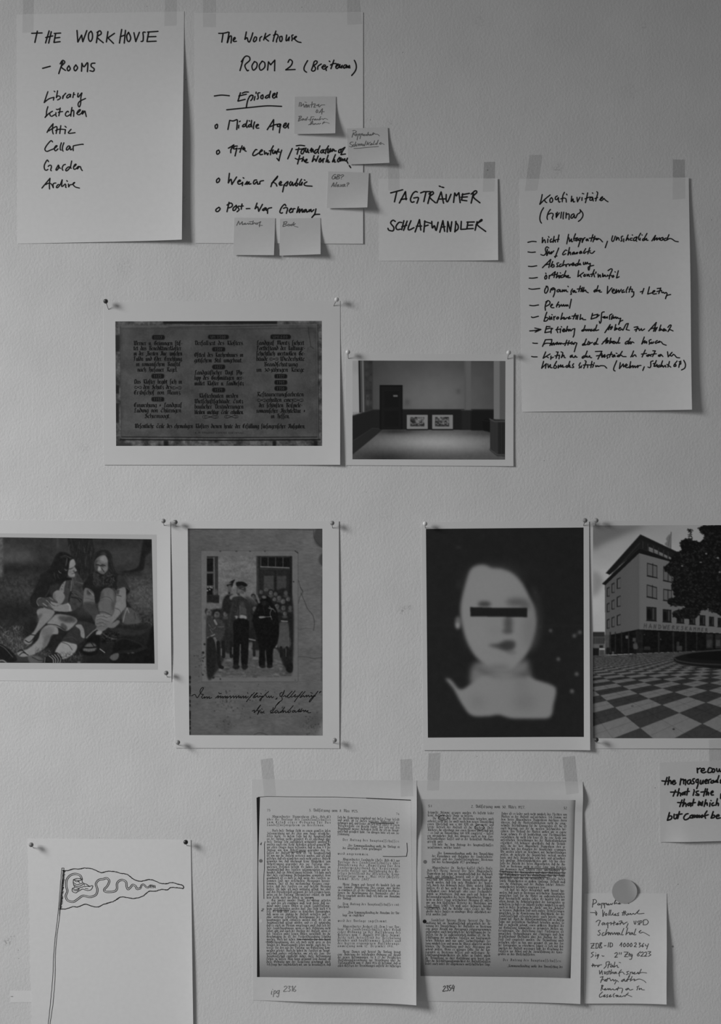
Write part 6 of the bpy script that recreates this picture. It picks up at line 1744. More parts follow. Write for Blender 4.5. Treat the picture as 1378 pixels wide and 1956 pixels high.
G = SH['G'] = Sheet([(-112, 992), (325.7, 996), (328, 1302.7), (-110, 1299.5)], lambda u, v: 0.2 + 3.2 * u ** 16 * np.sin(np.pi * np.clip(v, 0, 1)) ** .8, 0.3)
G.build('photo_print', 'print of two long-haired men seated on grass before a tree trunk', 'photo print', M_photo, 'pinned photo prints')
gb = Pic(0, 980, 4.053, -95, 1019, 301, 1282, ss=1, base=150)
gb.finish(G, [(-85, 1018), (299, 1021.2), (301.4, 1279), (-84, 1277)], 166, 'grey_border', step=6)
pic_men().finish(G, [(-80, 1025.2), (290, 1030), (295.6, 1267.4), (-78, 1265.5)], 166, off=0.22)

O = SH['O'] = Sheet([(327, 994.8), (647.7, 995.3), (648.7, 1429.5), (335.4, 1428.6)], lambda u, v: 0.9 + 1.4 * u ** 12 * np.sin(np.pi * v) + 0.8 * (1 - u) ** 12 * np.sin(np.pi * v), 0.3)
O.build('photo_print', 'print of an old mounted photograph, musicians among children, with ink dedication below', 'photo print', M_photo, 'pinned photo prints')
po = pic_card().finish(O, [(358.8, 1009.6), (616, 1010), (616.6, 1404.9), (362, 1403.9)], 158)
traced(O, INK_O, 1.6, M_ink, 'ink_dedication', po, .22)

F = SH['F'] = Sheet([(805.4, 997.3), (1125.6, 995.3), (1126.9, 1432), (808.6, 1432.8)], lambda u, v: 1.2 * u + 0.2 + 4.2 * u ** 10 * sst(0.0, .9, v) + 1.2 * v ** 9, 0.3)
F.build('photo_print', 'dark print of a blurred pale face with a black bar over the eyes', 'photo print', M_photo, 'pinned photo prints')
pic_portrait().finish(F, [(814, 1010.3), (1115, 1007.6), (1115, 1406.8), (817.7, 1408.8)], 148, step=1.4, blur=0.9)

H = SH['H'] = Sheet([(1127.5, 994.8), (1455, 992.5), (1456, 1429.5), (1130, 1429.8)], lambda u, v: 0.2 + 1.5 * v ** 9 * u ** .5 + 0 * u, 0.3)
H.build('photo_print', 'print of a corner office building and tree above a chequered paved square', 'photo print', M_photo, 'pinned photo prints')
pic_square().finish(H, [(1133.3, 1003.8), (1448, 1002.8), (1448, 1409.8), (1133, 1410)], 146)

# ------------------------------------------------------------------ card with the handwritten quotation
Q = SH['Q'] = Sheet([(1260, 1456.5), (1486, 1449.5), (1488, 1602), (1261.5, 1608.3)], lambda u, v: 0.3 + 5.5 * v ** 4 * sst(0, .25, u) + 0.5 * (1 - u) ** 4)
Q.build('paper_sheet', 'small taped card of bold marker handwriting naming the masquerade', 'paper', M_copy, 'marker written sheets')
traced(Q, HAND_Q, 2.8)

# ------------------------------------------------------------------ two photocopied pages
PAGE1L = '''>Abgeordneter Pappenheim (Soz. Arb.-G.)
~über die Vorlage des Landesausschusses
~zum Erlaß einer Ordnung für das
~Landesfürsorgeheim zu Breitenau.|

>Auch diese Vorlage steht in einem gewissen losen
Zusammenhang mit der eben vom Hause verabschie-
deten Sache. In diesem Falle hat der Hauptausschuß
an der Vorlage nichts geändert. Es ist allerdings über
diese Vorlage sehr ausführlich verhandelt worden. Es
wurden auch eine Reihe Bedenken geltend gemacht, die
vor allen Dingen darin bestanden, daß in dem § 9 der
Vorlage von dem Arbeitszwang gegenüber den In-
sassen der Anstalt die Rede ist. Im Hauptausschuß
ist von mir die Ansicht vertreten worden, und ich muß
gestehen, daß ich inzwischen auch nicht anderer Ansicht
geworden bin, daß überhaupt keine Möglichkeit zum
Arbeitszwang gegenüber den zur Fürsorge über-
wiesenen Personen besteht. Es haben sich dann im
Hauptausschuß drei Juristen zusammengetan und be-
hauptet, daß ein Arbeitszwang bestände. Ich habe mich
über diese einstimmige Stellungnahme gewundert, denn
gewöhnlich ist es doch so, daß, wenn drei Juristen zu-
sammen sind, vier verschiedene Meinungen heraus-
kommen. Hier ist das merkwürdige Ereignis einge-
treten, daß drei Juristen ein und dieselbe Meinung
hatten. Da habe ich mich vorläufig gefügt, bin aber
auf den Präzedenzfall gespannt, der sich ereignen kann,
wenn ein der Fürsorge Überwiesener erklärt, ihr habt
kein Recht, mich zur Arbeit zu zwingen.|
>Ein zweiter wunder Punkt, der zutage getreten
ist, und den ich erwähnen muß, liegt darin, daß nie-
mand wider seinen Willen in einem Landesfürsorge-
heim zurückbehalten werden darf. Das steht nach § 13
fest. Es heißt aber später in demselben Paragraphen,
daß, wenn ein Zögling die Anstalt verlassen will, er
ohne vorherige schriftliche Genehmigung des Landes-
hauptmanns nicht entlassen werden darf. Es ist im
Hauptausschuß gesagt worden, und es ist notwendig,
daß es auch im Plenum vorgetragen wird, daß sich der
Herr Landeshauptmann, wenn er diese Erklärung nicht
sofort gibt und auch der Direktor der Anstalt, wenn er
den Insassen wider seinen Willen zurückhält, bis die
Genehmigung da ist, der Freiheitsberaubung schuldig
machen. Mich hat neben dem Interesse für den Herrn
Landeshauptmann, den ich doch nicht gern in den
Händen des Staatsanwalts sehen möchte, auch das In-
teresse für den aus der Fürsorge zur Entlassung Kom-
menden geleitet. Auch da haben die Juristen im Haupt-
ausschuß anders entschieden, wie ich als Laie. Der
Hauptausschuß empfiehlt daher, diese Bestimmung
stehen zu lassen. Man kann gespannt sein darauf, ob
diese Ordnung von der Regierung genehmigt wird.
Ich frage hier ausdrücklich vor, um zu veranlassen, daß'''
PAGE1R = '''sich die Regierung eingehend mit dieser Frage befaßt
und prüft, ob sie diesen laxischen Mißverstand ge-
nehmigen will, und ferner, ob sich nicht später in einem
Präzedenzfalle ein Gericht findet, das sich auf den
Standpunkt meiner Bedenken stellt, die ich im Haupt-
ausschuß geäußert habe. Im übrigen bitte ich um Zu-
stimmung.|

~>Der Antrag des Hauptausschusses:|

>>\u201eDer Kommunallandtag wolle die Vorlage in
>der vorgelegten Form genehmigen\u201c|

~wird angenommen.|

~>Abgeordneter Landgrebe (Hess. Arb.-G.) zur
~Vorlage des Landesausschusses über
~Abänderung der \u201eAnweisung für den
~Landarmenverband des Regierungs-
~bezirks Cassel zur Ausführung des Ge-
~setzes betreffend die öffentliche Krüp-
~pelfürsorge vom 6. Mai 1920 (Gesetz-
~Samml. Seite 280)\u201c:|

>Meine Damen und Herren! Es handelt sich um
eine formale Abänderung. Das einzige, was hierbei
zu erwähnen ist, ist der Umstand, daß jetzt bei Opera-
tionen die Genehmigung des Vormundes oder der
Eltern eingeholt werden muß. Ich bitte um Annahme
der Vorlage.|

~>Dem Antrag des Hauptausschusses ent-
sprechend:|

>>\u201eDem Kommunallandtag die Annahme der Vor-
>lage zu empfehlen\u201c|

~wird der Vorlage zugestimmt.|

~>Abgeordneter Seibert (D.-Dem.) zur Vor-
~lage des Landesausschusses über Erlaß
~einer Ordnung zu der Ausführung des
~Gesetzes vom 7. August 1911 (Ges.-Samml.
~Seite 168), betreffend die Beschulung
~blinder und taubstummer Kinder und
~der hierzu ergangenen Ausführungs-
~anweisung vom 12. Dezember 1911.|

>Meine Damen und Herren! Die Vorlage bringt
eine Änderung der bestehenden Ordnung auf Grund
der neuen Bestimmungen. In § 27 der Preußischen
Ausführungsverordnung zur Verordnung über die
Fürsorgepflicht vom 17. April 1924 ist bestimmt, daß in
allen Gesetzen der Verordnungen anstelle der bisherigen'''
PAGE2L = '''krüppelte Stämme gezogen wurden. Es besteht leider
keine Aussicht, diese Dinge zu bessern.|
>Die Mühle, die dort in Breitenau betrieben wird,
arbeitet recht gut: sie wirft nach dem neuen Voranschlag
einen Überschuß von 4 100 RM ab. Der vierte und
letzte Betrieb der Anstalt ist die Bäckerei. Diese
Bäckerei, die allerdings nur einen kleinen Überschuß hat,
\u2014 es sind im Voranschlag 300 RM eingesetzt \u2014 liefert
ein vorzügliches Brot, das übrigens auch in dem Lan-
deskrankenhaus Kassel und in der Heilanstalt Marburg
gereicht wird.|
>Ich bitte Sie, dem Antrage des Hauptausschusses
zuzustimmen, welcher lautet:|

>>\u201eDer Kommunallandtag wolle den Voranschlag
>der Einnahmen und Ausgaben der Landesarbeits-
>anstalt und des Landesfürsorgeheims Breitenau
>für das Rechnungsjahr 1927 genehmigen.\u201c|

>Abgeordneter Dr. Becker-Kassel (Hess.-Nass.
Arb.-G.): Meine Herren! Der Herr Abgeordnete
Pappenheim hat schon im Hauptausschuß den Ausdruck
\u201eBrot- und Zollwucher\u201c benutzt, und er ist im Haupt-
ausschuß von unserer Seite darauf aufmerksam ge-
macht worden, daß sehr viele Mitglieder des Hauses
sich durch den Gebrauch dieser Worte verletzt fühlen
müssen. Es ist hier nicht der Platz, über die sachliche
Richtigkeit einer Schutzzoll- oder einer Freihandels-
politik zu debattieren. Daß man auch auf Seiten der
Gesinnungsverwandten des Herrn Abgeordneten Pappen-
heim in dieser Frage verschiedener Meinung ist, wissen
wir von dem klassischen Vertreter des Marxismus, von
Karl Marx, selbst. Ich muß unser Bedauern darüber
aussprechen, daß die Gefühle eines Teiles der Mit-
glieder dieses Hauses in unnötiger Weise absichtlich ver-
letzt worden sind.|

>Landesrat Häring: Meine Herren! Die Ver-
waltung hat im Hauptausschuß gelegentlich der Be-
ratung des Voranschlages der Anstalten in Breitenau
eine ganze Anzahl von Anregungen entgegengenommen,
insbesondere auch hinsichtlich der Beschäftigung der In-
sassen, für die sie außerordentlich dankbar ist. Die Be-
schäftigung der weiblichen Insassen mit kunstgewerb-
lichen Arbeiten wird nur unter sachverständiger Lei-
tung möglich sein und wenn die Waren abgesetzt werden
können. Die Verwaltung wird diese Anregung um-
gehend prüfen. Wenn es gelingen sollte, für die Kor-
rigenden in Breitenau bessere und vielseitigere Be-
schäftigungsmöglichkeiten als bisher zu finden, würde
die Verwaltung zu ihrer Einführung gern bereit sein.
Über die Beschäftigungsmöglichkeit der Anstaltsinsassen
leidet auch unter der allgemeinen wirtschaftlichen Lage.'''
PAGE2R = '''Daher ist es leider noch nicht möglich, das Flechten von
Matten in der Anstalt auszuschalten. Ich stimme mit
dem Herrn Abgeordneten Pappenheim durchaus darin
überein, daß die Mattenfabrikation nicht die ange-
nehmste Beschäftigung für die Korrigenden ist. Sie ist
auch diejenige, aus der die meisten Beschwerden her-
rühren. Den Verkauf der Matten wollen wir in eigene
Regie nehmen. Es ist beabsichtigt, eine Flechtmaschine
einzuführen, die nicht sehr teuer ist, die eine Reihe von
wesentlichen Verrichtungen bei der Mattenfabrikation
erleichtert. Ich bedauere gleichfalls, daß die Verhält-
nisse, die der Herr Abgeordnete Pappenheim eben ge-
schildert hat, das Eingehen der Baumschule erzwingen.
Wir werden jedoch im Benehmen mit Sachverständigen
prüfen, ob vielleicht die Baumschule verlegt werden
kann, weil diese Baumschule sehr viele und gesundheit-
lich günstige Arbeitsmöglichkeiten gibt. Ich bin eben-
falls der Ansicht des Herrn Abgeordneten, daß die An-
stalt in Breitenau nicht in erster Linie zum Erzielen
von Gewinnen dient, sondern einer zweckmäßigen Be-
schäftigung der Korrigenden und ihrer Anleitung für
ihr Fortkommen nach der Entlassung. Nur die Land-
wirtschaft und die ihr verwandten Betriebe bieten
solche Möglichkeiten in großem Umfange. Deshalb muß
uns die Erhaltung und der Ausbau solcher Arbeits-
möglichkeiten besonders angelegen sein.|
>Ich darf bei dieser Gelegenheit wohl darauf hin-
weisen, daß auch in Breitenau verschiedene Bauprojekte
vorgesehen sind, für die Mittel im außerordentlichen
Etat bereitgestellt werden sollen. Es handelt sich vor
allem darum, die Schlafgelegenheit der Korrigenden zu
verbessern, so daß es in Zukunft leichter möglich sein wird,
auch in dieser Beziehung die \u201eBöcke\u201c von den \u201eSchafen\u201c
zu trennen. Außerdem sind noch andere Verbesserungen
vorgesehen, so die Erweiterung der Waschküche, der der
Landesausschuß erfreulicherweise auch bereits zuge-
stimmt hat. Auch die Arbeitsvermittlung soll in diesem
Jahre mit verstärktem Nachdruck betrieben werden, so
daß es vielleicht gelingt, einen größeren Bruchteil der
zur Entlassung Kommenden in geeigneten Stellen un-
terzubringen. Die Anstellung einer Fürsorgerin ist
vorgesehen. Verhandlungen mit Thüringen und dem
Bezirksverband Wiesbaden über den Ausbau der An-
stalt sind eingeleitet worden. Die Verwaltung wird
versuchen, alles zu tun, was geeignet ist, um das Los
der Korrigenden zu erleichtern, soweit es sich mit den
Zwecken der Anstalt vereinigen läßt: der Erziehung der
Insassen zur Arbeit und die Zurückführung der Korri-
genden in das Wirtschaftsleben.|

~>Der Antrag des Hauptausschusses:|

>>\u201eKommunallandtag wolle den Voranschlag der'''


def column(text, sheet, parent, y0, pitch, xt, xb, slope_t, slope_b, tone, xh=3.05):
    """set one column of blackletter; every paragraph becomes one part"""
    rows = text.split('\n')
    n = len(rows)
    k = Ink()

    def flush():
        nonlocal k
        if k.n:
            k.build('printed_paragraph', sheet, M_toner, parent, 0.25, tone=True)
        k = Ink()
    for i, t in enumerate(rows):
        if not t:
            flush()
            continue
        f = i / max(1, n - 1)
        spaced = t.startswith('~')
        t = t.lstrip('~')
        ind = len(t) - len(t.lstrip('>'))
        t = t.lstrip('>')
        if ind and not spaced and k.n:
            flush()
        last = t.endswith('|')
        t = t.rstrip('|')
        xa = xt[0] + (xb[0] - xt[0]) * f + ind * 9.5
        xz = xt[1] + (xb[1] - xt[1]) * f
        sl = slope_t + (slope_b - slope_t) * f
        y = y0 + pitch * i + sl * ind * 9.5
        hs = xh / 10.0 * 1.12
        if last:
            nat = (sum(5.0 if c == ' ' else FA[c] + 1.9 for c in longs(t)) + 1.5 * t.count(' ')) * hs * (1.45 if spaced else 1)
            xz = min(xz, xa + nat)
        fraktur(k, t, xa, xz, y, y + sl * (xz - xa), xh, True, spaced, 0.21, hs, tone)
    flush()


def page_tone(x0, x1, lo, hi, fade):
    def f(x, y):
        v = lo + (hi - lo) * fade(x, y)
        return float(v)
    return f


bulge = lambda v, a, b: np.clip(np.sin(np.pi * np.clip((v - a) / (b - a), 0, 1)), 0, 1) ** 1.6
L1 = SH['L1'] = Sheet([(481.2, 1488.5), (796.4, 1490.6), (795, 1914.8), (483.5, 1910.5)],
                      lambda u, v: 0.3 + u ** 7 * (6.0 * bulge(v, 0.01, 0.27) + 11.0 * sst(0.38, 1.0, v)) + 5.0 * v ** 9 * sst(0, .4, u) + 2.2 * sst(0, .12, v) * (1 - sst(.12, .6, v)) * u)
L1.build('photocopied_page', 'photocopied blackletter record page with marked margin, ipg 2316 pencilled below', 'photocopy', M_copy, 'taped photocopies', nu=60, nv=130)
p = Pic(480, 1440, 8.106, 489, 1521, 797, 1869, ss=1, base=146)
p.a += 2
yy = p.cy / 8.106 + 1440
xx = p.cx / 8.106 + 480
p.a -= 44 * np.clip((yy - 1815) / 50, 0, 1) ** 1.2 * np.clip((770 - xx) / 130, 0, 1) ** .6
p.a -= 9 * np.clip((yy - 1640) / 170, 0, 1) * np.clip((740 - xx) / 80, 0, 1)
p.noise(3, 10, 2, seed=91)
p.a = np.where((xx > 765) & (yy > 1530), p.a + 6 * np.clip((xx - 765) / 20, 0, 1), p.a)
s1 = p.finish(L1, [(490.5, 1523), (785, 1528), (790, 1868), (491.2, 1866)], 152, 'scanned_area', step=3, white=0.68)
k = Ink()
k.poly([(490.3, 1523.5), (496.8, 1522.2), (493.8, 1526), (493.4, 1600), (493.2, 1780), (496.2, 1866), (491.2, 1866), (492, 1700), (492.2, 1560)])
k.build('scan_edge', L1, M_marker, s1, 0.25)
k = Ink()
k.ribbon([(493, 1522.5), (510, 1521.3), (560, 1521.8), (640, 1522.2), (700, 1524), (760, 1526.6), (784.5, 1527.2)], 0.8)
k.ribbon([(700, 1524.2), (760, 1526.5), (784.5, 1527.2)], 1.5)
k.build('scan_edge', L1, M_ink, s1, 0.27)
k = Ink()
tn = 0.11
for a_, t_ in ((('73', 510.2, 516.5, 1549.8, 1549.8, 3.3), tn), (('3. Vollsitzung vom 8. Mai 1925.', 591, 683.8, 1549.6, 1551.2, 3.6), tn), (('74', 756.6, 762.8, 1555.4, 1555.6, 3.0), .16)):
    k = Ink()
    fraktur(k, *a_, tone=t_)
    k.build('page_heading' if len(a_[0]) > 2 else 'page_number', L1, M_toner, s1, 0.25, tone=True)


def t1l(x, y):
    return 0.07 + 0.12 * max(0, 1 - math.hypot((x - 515) / 45, (y - 1600) / 32)) + 0.05 * max(0, 1 - (y - 1560) / 40) - 0.035 * max(0, (y - 1760) / 90)


def t1r(x, y):
    return 0.085 + 0.20 * max(0, (x - 705) / 60) * max(0, 1 - (y - 1560) / 70) - 0.03 * max(0, (y - 1760) / 90)


column(PAGE1L, L1, s1, 1561.5, 5.33, (510.3, 631.4), (509.6, 631.6), 0.004, -0.001, t1l)
column(PAGE1R, L1, s1, 1562.5, 5.35, (645.5, 763), (645.8, 765.5), 0.034, -0.004, t1r)


def px1(x, y):
    return (480 + x / 8.106, 1440 + y / 8.106)


def px2(x, y, ox=480):
    return (ox + x / 6.988, 1640 + y / 6.988)


for pts, w in (([px1(583, 1520), px1(700, 1518), px1(835, 1512)], .9), ([px2(290, 692), px2(400, 693), px2(508, 691)], .9), ([px2(625, 1076), px2(800, 1078), px2(1060, 1080)], .9), ([px2(195, 1112), px2(230, 1108), px2(282, 1106)], .9),
               ([px1(1195, 1340), px1(1165, 1345), px1(1162, 1388), px1(1205, 1390)], .9), ([px2(785, 520), px2(828, 516), px2(830, 556), px2(800, 552)], .9),
               ([px1(215, 1355), px1(205, 1400), px1(208, 1600), px1(205, 1780)], .9), ([px2(178, 120), px2(168, 260), px2(170, 535)], .9), ([(640 + 552 / 8.106, 1440 + 1062 / 8.106), (640 + 915 / 8.106, 1440 + 1072 / 8.106)], 1.1),
               ([(640 + 1115 / 8.106, 1440 + 1375 / 8.106), (640 + 1122 / 8.106, 1440 + 1500 / 8.106), (640 + 1108 / 8.106, 1440 + 1582 / 8.106)], 1.1),
               ([(640 + 1108 / 8.106, 1440 + 1582 / 8.106), (640 + 930 / 8.106, 1440 + 1588 / 8.106), (640 + 745 / 8.106, 1440 + 1584 / 8.106)], 1.1)):
    k = Ink(); k.ribbon(pts, w); k.build('pen_mark', L1, M_ink, off=.35)
k = Ink()
Pen(k, 480, 1440, 8.106, .9).sharp([(140, 1402), (160, 1372), (152, 1410)])
k.build('margin_number', L1, M_pencil2, off=.35)
k = Ink()
Pen(k, 480, 1640, 6.988, .9).word('2', 135, 168, 697, 697, 18)
k.build('margin_number', L1, M_pencil2, off=.35)
for (x, y) in ((480 + 150 / 8.106, 1440 + 1655 / 8.106), (480 + 130 / 6.988, 1640 + 832 / 6.988)):
    k = Ink()
    t = np.linspace(0, 2 * math.pi, 17)[:-1]
    k.poly(np.stack([x + 3.4 * np.cos(t), y + 3.4 * np.sin(t)], -1))
    k.build('punch_hole_mark', L1, M_pencil if y < 1700 else M_copy, s1, .27)
k = Ink()
pp = Pen(k, 480, 1640, 6.988, 1.1, .05)
pp.word('ipg', 268, 378, 1808, 1800, 46)
pp.word('2316', 430, 596, 1768, 1766, 44)
k.build('pencilled_line', L1, M_fainter, off=.35)

L2 = SH['L2'] = Sheet([(797.2, 1491), (1113.8, 1493), (1107.6, 1914.5), (796, 1912)],
                      lambda u, v: 0.3 + u ** 7 * (4.5 * bulge(v, 0.0, 0.14) + 7.0 * sst(0.1, .5, v)) + 2.5 * v ** 9 * u + 1.8 * sst(0, .12, v) * (1 - sst(.12, .6, v)) * u)
L2.build('photocopied_page', 'photocopied blackletter record page with circled words, 2354 pencilled below', 'photocopy', M_copy, 'taped photocopies', nu=60, nv=130)
p = Pic(790, 1440, 8.106, 802, 1524, 1102, 1869, ss=1, base=128)
yy = p.cy / 8.106 + 1440
xx = p.cx / 8.106 + 790
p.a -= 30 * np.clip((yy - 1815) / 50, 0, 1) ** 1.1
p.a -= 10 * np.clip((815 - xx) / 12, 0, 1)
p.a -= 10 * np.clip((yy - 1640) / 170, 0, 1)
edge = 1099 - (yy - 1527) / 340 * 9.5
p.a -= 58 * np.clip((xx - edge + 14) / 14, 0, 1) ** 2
p.noise(3.5, 10, 2, seed=92)
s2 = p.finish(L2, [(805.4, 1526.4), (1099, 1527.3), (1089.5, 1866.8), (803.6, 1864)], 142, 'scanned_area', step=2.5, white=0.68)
k = Ink()
tn = 0.05
for a_ in (('51', 818, 824.5, 1541.5, 1541.5, 3.3), ('2. Vollsitzung vom 30. März 1927.', 900.5, 1002.5, 1542.5, 1544, 3.7), ('52', 1077, 1083, 1545, 1545.2, 3.4)):
    k = Ink()
    fraktur(k, *a_, tone=tn)
    k.build('page_heading' if len(a_[0]) > 2 else 'page_number', L2, M_toner, s2, 0.25, tone=True)
t2 = lambda x, y: 0.045 - 0.018 * max(0, (y - 1720) / 120) + 0.03 * max(0, 1 - (y - 1550) / 120)
column(PAGE2L, L2, s2, 1553.5, 5.557, (817.8, 943.6), (812.9, 937), 0.012, 0.012, t2)
column(PAGE2R, L2, s2, 1555.6, 5.59, (958, 1083), (951.4, 1074.5), 0.014, 0.012, t2)


def q4(x, y):
    return (950 + x / 6.988, 1640 + y / 6.988)


def q3(x, y):
    return (790 + x / 6.988, 1640 + y / 6.988)


for pts, w in (([q4(352, 126), q4(600, 130), q4(915, 134)], 1.0), ([q4(28, 165), q4(300, 178), q4(910, 182)], 1.0), ([q4(22, 202), q4(400, 214), q4(900, 216)], 1.0), ([q4(28, 244), q4(350, 252), q4(690, 246)], 1.0),
               ([q3(155, 254), q3(350, 262), q3(558, 260)], 1.0), ([q3(145, 646), q3(250, 652), q3(348, 648)], 1.0)):
    k = Ink(); k.ribbon(pts, w); k.build('pen_mark', L2, M_ink, off=.35)
for cx_, cy_, rx, ry in ((790 + 455 / 8.106, 1440 + 988 / 8.106, 8.8, 4.8), (790 + 1022 / 8.106, 1440 + 1138 / 8.106, 9, 5)):
    k = Ink()
    t = np.linspace(0, 2 * math.pi + .3, 22)
    k.ribbon(np.stack([cx_ + rx * np.cos(t), cy_ + ry * np.sin(t) * (1 + .05 * np.sin(3 * t))], -1), .9)
    k.build('pen_circle', L2, M_ink, off=.35)
for (x, y, r_) in ((790 + 182 / 8.106, 1440 + 1670 / 8.106, 3.6), (790 + 150 / 6.988, 1640 + 838 / 6.988, 3.7)):
    k = Ink()
    t = np.linspace(0, 2 * math.pi, 17)[:-1]
    k.poly(np.stack([x + r_ * np.cos(t), y + r_ * np.sin(t)], -1))
    k.build('punch_hole_mark', L2, M_pencil if y < 1700 else M_ink, s2, .27)
k = Ink()
Pen(k, 790, 1640, 6.988, 1.3, .05).word('2354', 390, 545, 1768, 1752, 44)
k.build('pencilled_line', L2, M_pencil2, off=.35)

# ------------------------------------------------------------------ pencilled note under the round sticker
Z = SH['Z'] = Sheet([(1116.3, 1706.2), (1274.2, 1706.4), (1271.7, 1915.2), (1115.2, 1915.7)], lambda u, v: 0.3 + 6.5 * u ** 4 * sst(0, .6, v) + 3.5 * v ** 5)
Z.build('paper_note', 'small white note pencilled with ZDB-ID 10002364 under a round grey sticker', 'paper', M_paper)
traced(Z, HAND_Z, 1.15, M_pencil2, 'pencilled_line', off=.35)

# round paper sticker holding the note
M_mag = mat('grey_sticker_paper', 0.44, 0.8, 0.2, 0.03, 40)
rx, ry, rr_ = 1193.3, 1702.3, 23.7
root = empty('round_sticker', W(rx, ry + rr_, 0), 'flat grey round sticker on the top edge of the pencilled note', 'sticker')
ORG[root.name] = W(rx, ry + rr_, 0)
n, m = 64, 12
vv, ff = [], []
for layer in (0, 1):
    for j in range(m + 1):
        for i in range(n):
            a = 2 * math.pi * i / n
            q = j / m
            up = max(0.0, q * math.cos(a + 0.35)) ** 3
            h_ = 1.05 + 2.6 * up + 0.25 * (1 - layer) + 0.15 * math.sin(2 * a) * q * q
            vv.append(W(rx + rr_ * q * math.cos(a), ry + rr_ * q * math.sin(a) * 0.985, h_))
N_ = (m + 1) * n
for layer in (0, 1):
    for j in range(m):
        for i in range(n):
            f_ = (j * n + i, j * n + (i + 1) % n, (j + 1) * n + (i + 1) % n, (j + 1) * n + i)
            ff.append(tuple(k_ + layer * N_ for k_ in (f_ if layer else f_[::-1])))
for i in range(n):
    a_, b_ = m * n + i, m * n + (i + 1) % n
    ff.append((a_, b_, b_ + N_, a_ + N_))
o = mesh_obj('disc', vv, ff, M_mag, root)

# ------------------------------------------------------------------ pennant drawing
X = SH['X'] = Sheet([(53.8, 1601.9), (364.6, 1603.8), (371, 2042), (63, 2041)], lambda u, v: 0.75 + 3.2 * u ** 10 * sst(.05, .7, v))
X.build('paper_sheet', 'sheet with an ink line drawing of a ragged pennant with a snake on a pole', 'drawing', M_paper)
CX = (0, 1590, 3.626)


def draw(fn, name):
    k = Ink(); fn(Pen(k, *CX, 1.1)); k.build(name, X, M_marker, off=.3)


def wob(pts, amp=1.6, n=8, seed=1):
    p = catmull(np.array(pts, float), n)
    r = np.random.RandomState(seed)
    return p + r.uniform(-amp, amp, p.shape)


top = [(440, 265), (475, 262), (510, 252), (550, 252), (590, 246), (640, 252), (700, 277), (745, 268), (795, 270), (835, 282), (880, 290), (930, 325), (975, 337), (1035, 325), (1075, 335), (1110, 350), (1150, 354), (1190, 346), (1235, 357), (1265, 365), (1273, 378), (1268, 388)]
bot = [(1268, 388), (1240, 383), (1185, 380), (1160, 396), (1118, 394), (1075, 406), (1030, 408), (990, 440), (930, 456), (880, 450), (835, 447), (790, 475), (725, 495), (675, 516), (630, 507), (590, 496), (540, 515), (505, 513), (460, 528), (415, 530)]


def d_cloth(p):
    for sd in (1, 2):
        p.ink.ribbon(p.P(wob(top, 1.7, 7, sd)), 1.3)
        p.ink.ribbon(p.P(wob(bot, 1.7, 7, sd + 5)), 1.3)
    r = np.random.RandomState(3)
    for i in range(62):
        f = i / 61.
        x, y = 440 - 24 * f + 3, 268 + 258 * f
        p.ink.ribbon(p.P([(x, y), (x + r.uniform(4, 13), y - r.uniform(2, 8))]), 0.75)


def offset(pts, d):
    p = catmull(np.array(pts, float), 7)
    t = np.gradient(p, axis=0)
    t /= np.maximum(np.hypot(t[:, 0], t[:, 1]), 1e-6)[:, None]
    return p + np.stack([-t[:, 1], t[:, 0]], -1) * d


snake = [(568, 325), (555, 297), (520, 286), (485, 298), (462, 330), (460, 375), (467, 405), (456, 440), (470, 470), (508, 479), (540, 460), (575, 438), (625, 446), (665, 430), (675, 395), (665, 355), (685, 328), (715, 322), (740, 316), (757, 335),
         (745, 368), (722, 395), (735, 410), (790, 408), (810, 390), (812, 350), (840, 328), (872, 340), (878, 375), (888, 392), (905, 378), (920, 362), (940, 372), (950, 390), (975, 384)]
tail = [(975, 384), (980, 366), (995, 360), (1015, 378), (1030, 378), (1045, 366), (1075, 374)]


def d_snake(p):
    for d_ in (-5, 5):
        p.ink.ribbon(p.P(offset(snake, d_)), 1.05)
    for d_ in (-4, 4):
        p.ink.ribbon(p.P(offset(tail, d_)), 1.0)
    for x in (1042, 1052, 1062, 1074):
        p.ink.ribbon(p.P([(x, 366), (x + 3, 384)]), 0.9)


def d_head(p):
    for st in ([(570, 322), (572, 345), (600, 358), (622, 372), (640, 366), (641, 378), (628, 398), (600, 400), (572, 392), (545, 405), (525, 417), (503, 408), (502, 388), (518, 378), (510, 362), (508, 340), (512, 325), (540, 318), (570, 322)],
               [(512, 325), (530, 340), (565, 328)], [(508, 345), (535, 360), (572, 350)], [(502, 388), (530, 395), (560, 380), (600, 372), (622, 374)], [(515, 362), (530, 372), (560, 368), (575, 358)], [(510, 400), (535, 402), (550, 392)],
               [(520, 330), (550, 334)], [(545, 340), (552, 348)], [(590, 388), (610, 390)], [(520, 378), (545, 384)], [(580, 352), (585, 366)], [(600, 358), (612, 366)]):
        p.ink.ribbon(p.P(wob(st, 1.0, 6, len(st))), 1.1)


def d_pole(p):
    for st, w in (([(428, 245), (420, 350), (408, 500), (398, 600), (380, 750), (370, 900), (366, 1000), (350, 1180), (335, 1327), (318, 1560)], .8), ([(443, 245), (434, 350), (420, 500), (412, 590), (394, 720), (384, 860), (382, 1000), (368, 1180), (348, 1327), (332, 1560)], .8),
                  ([(436, 262), (428, 360), (416, 490), (412, 580)], .7), ([(428, 246), (443, 245)], 1), ([(428, 260), (442, 260)], .9), ([(404, 527), (418, 530)], .9)):
        p.ink.ribbon(p.P(wob(st, .9, 8, 4)), w)


draw(d_cloth, 'pennant_outline')
draw(d_snake, 'snake_body')
draw(d_head, 'snake_head')
draw(d_pole, 'flag_pole')

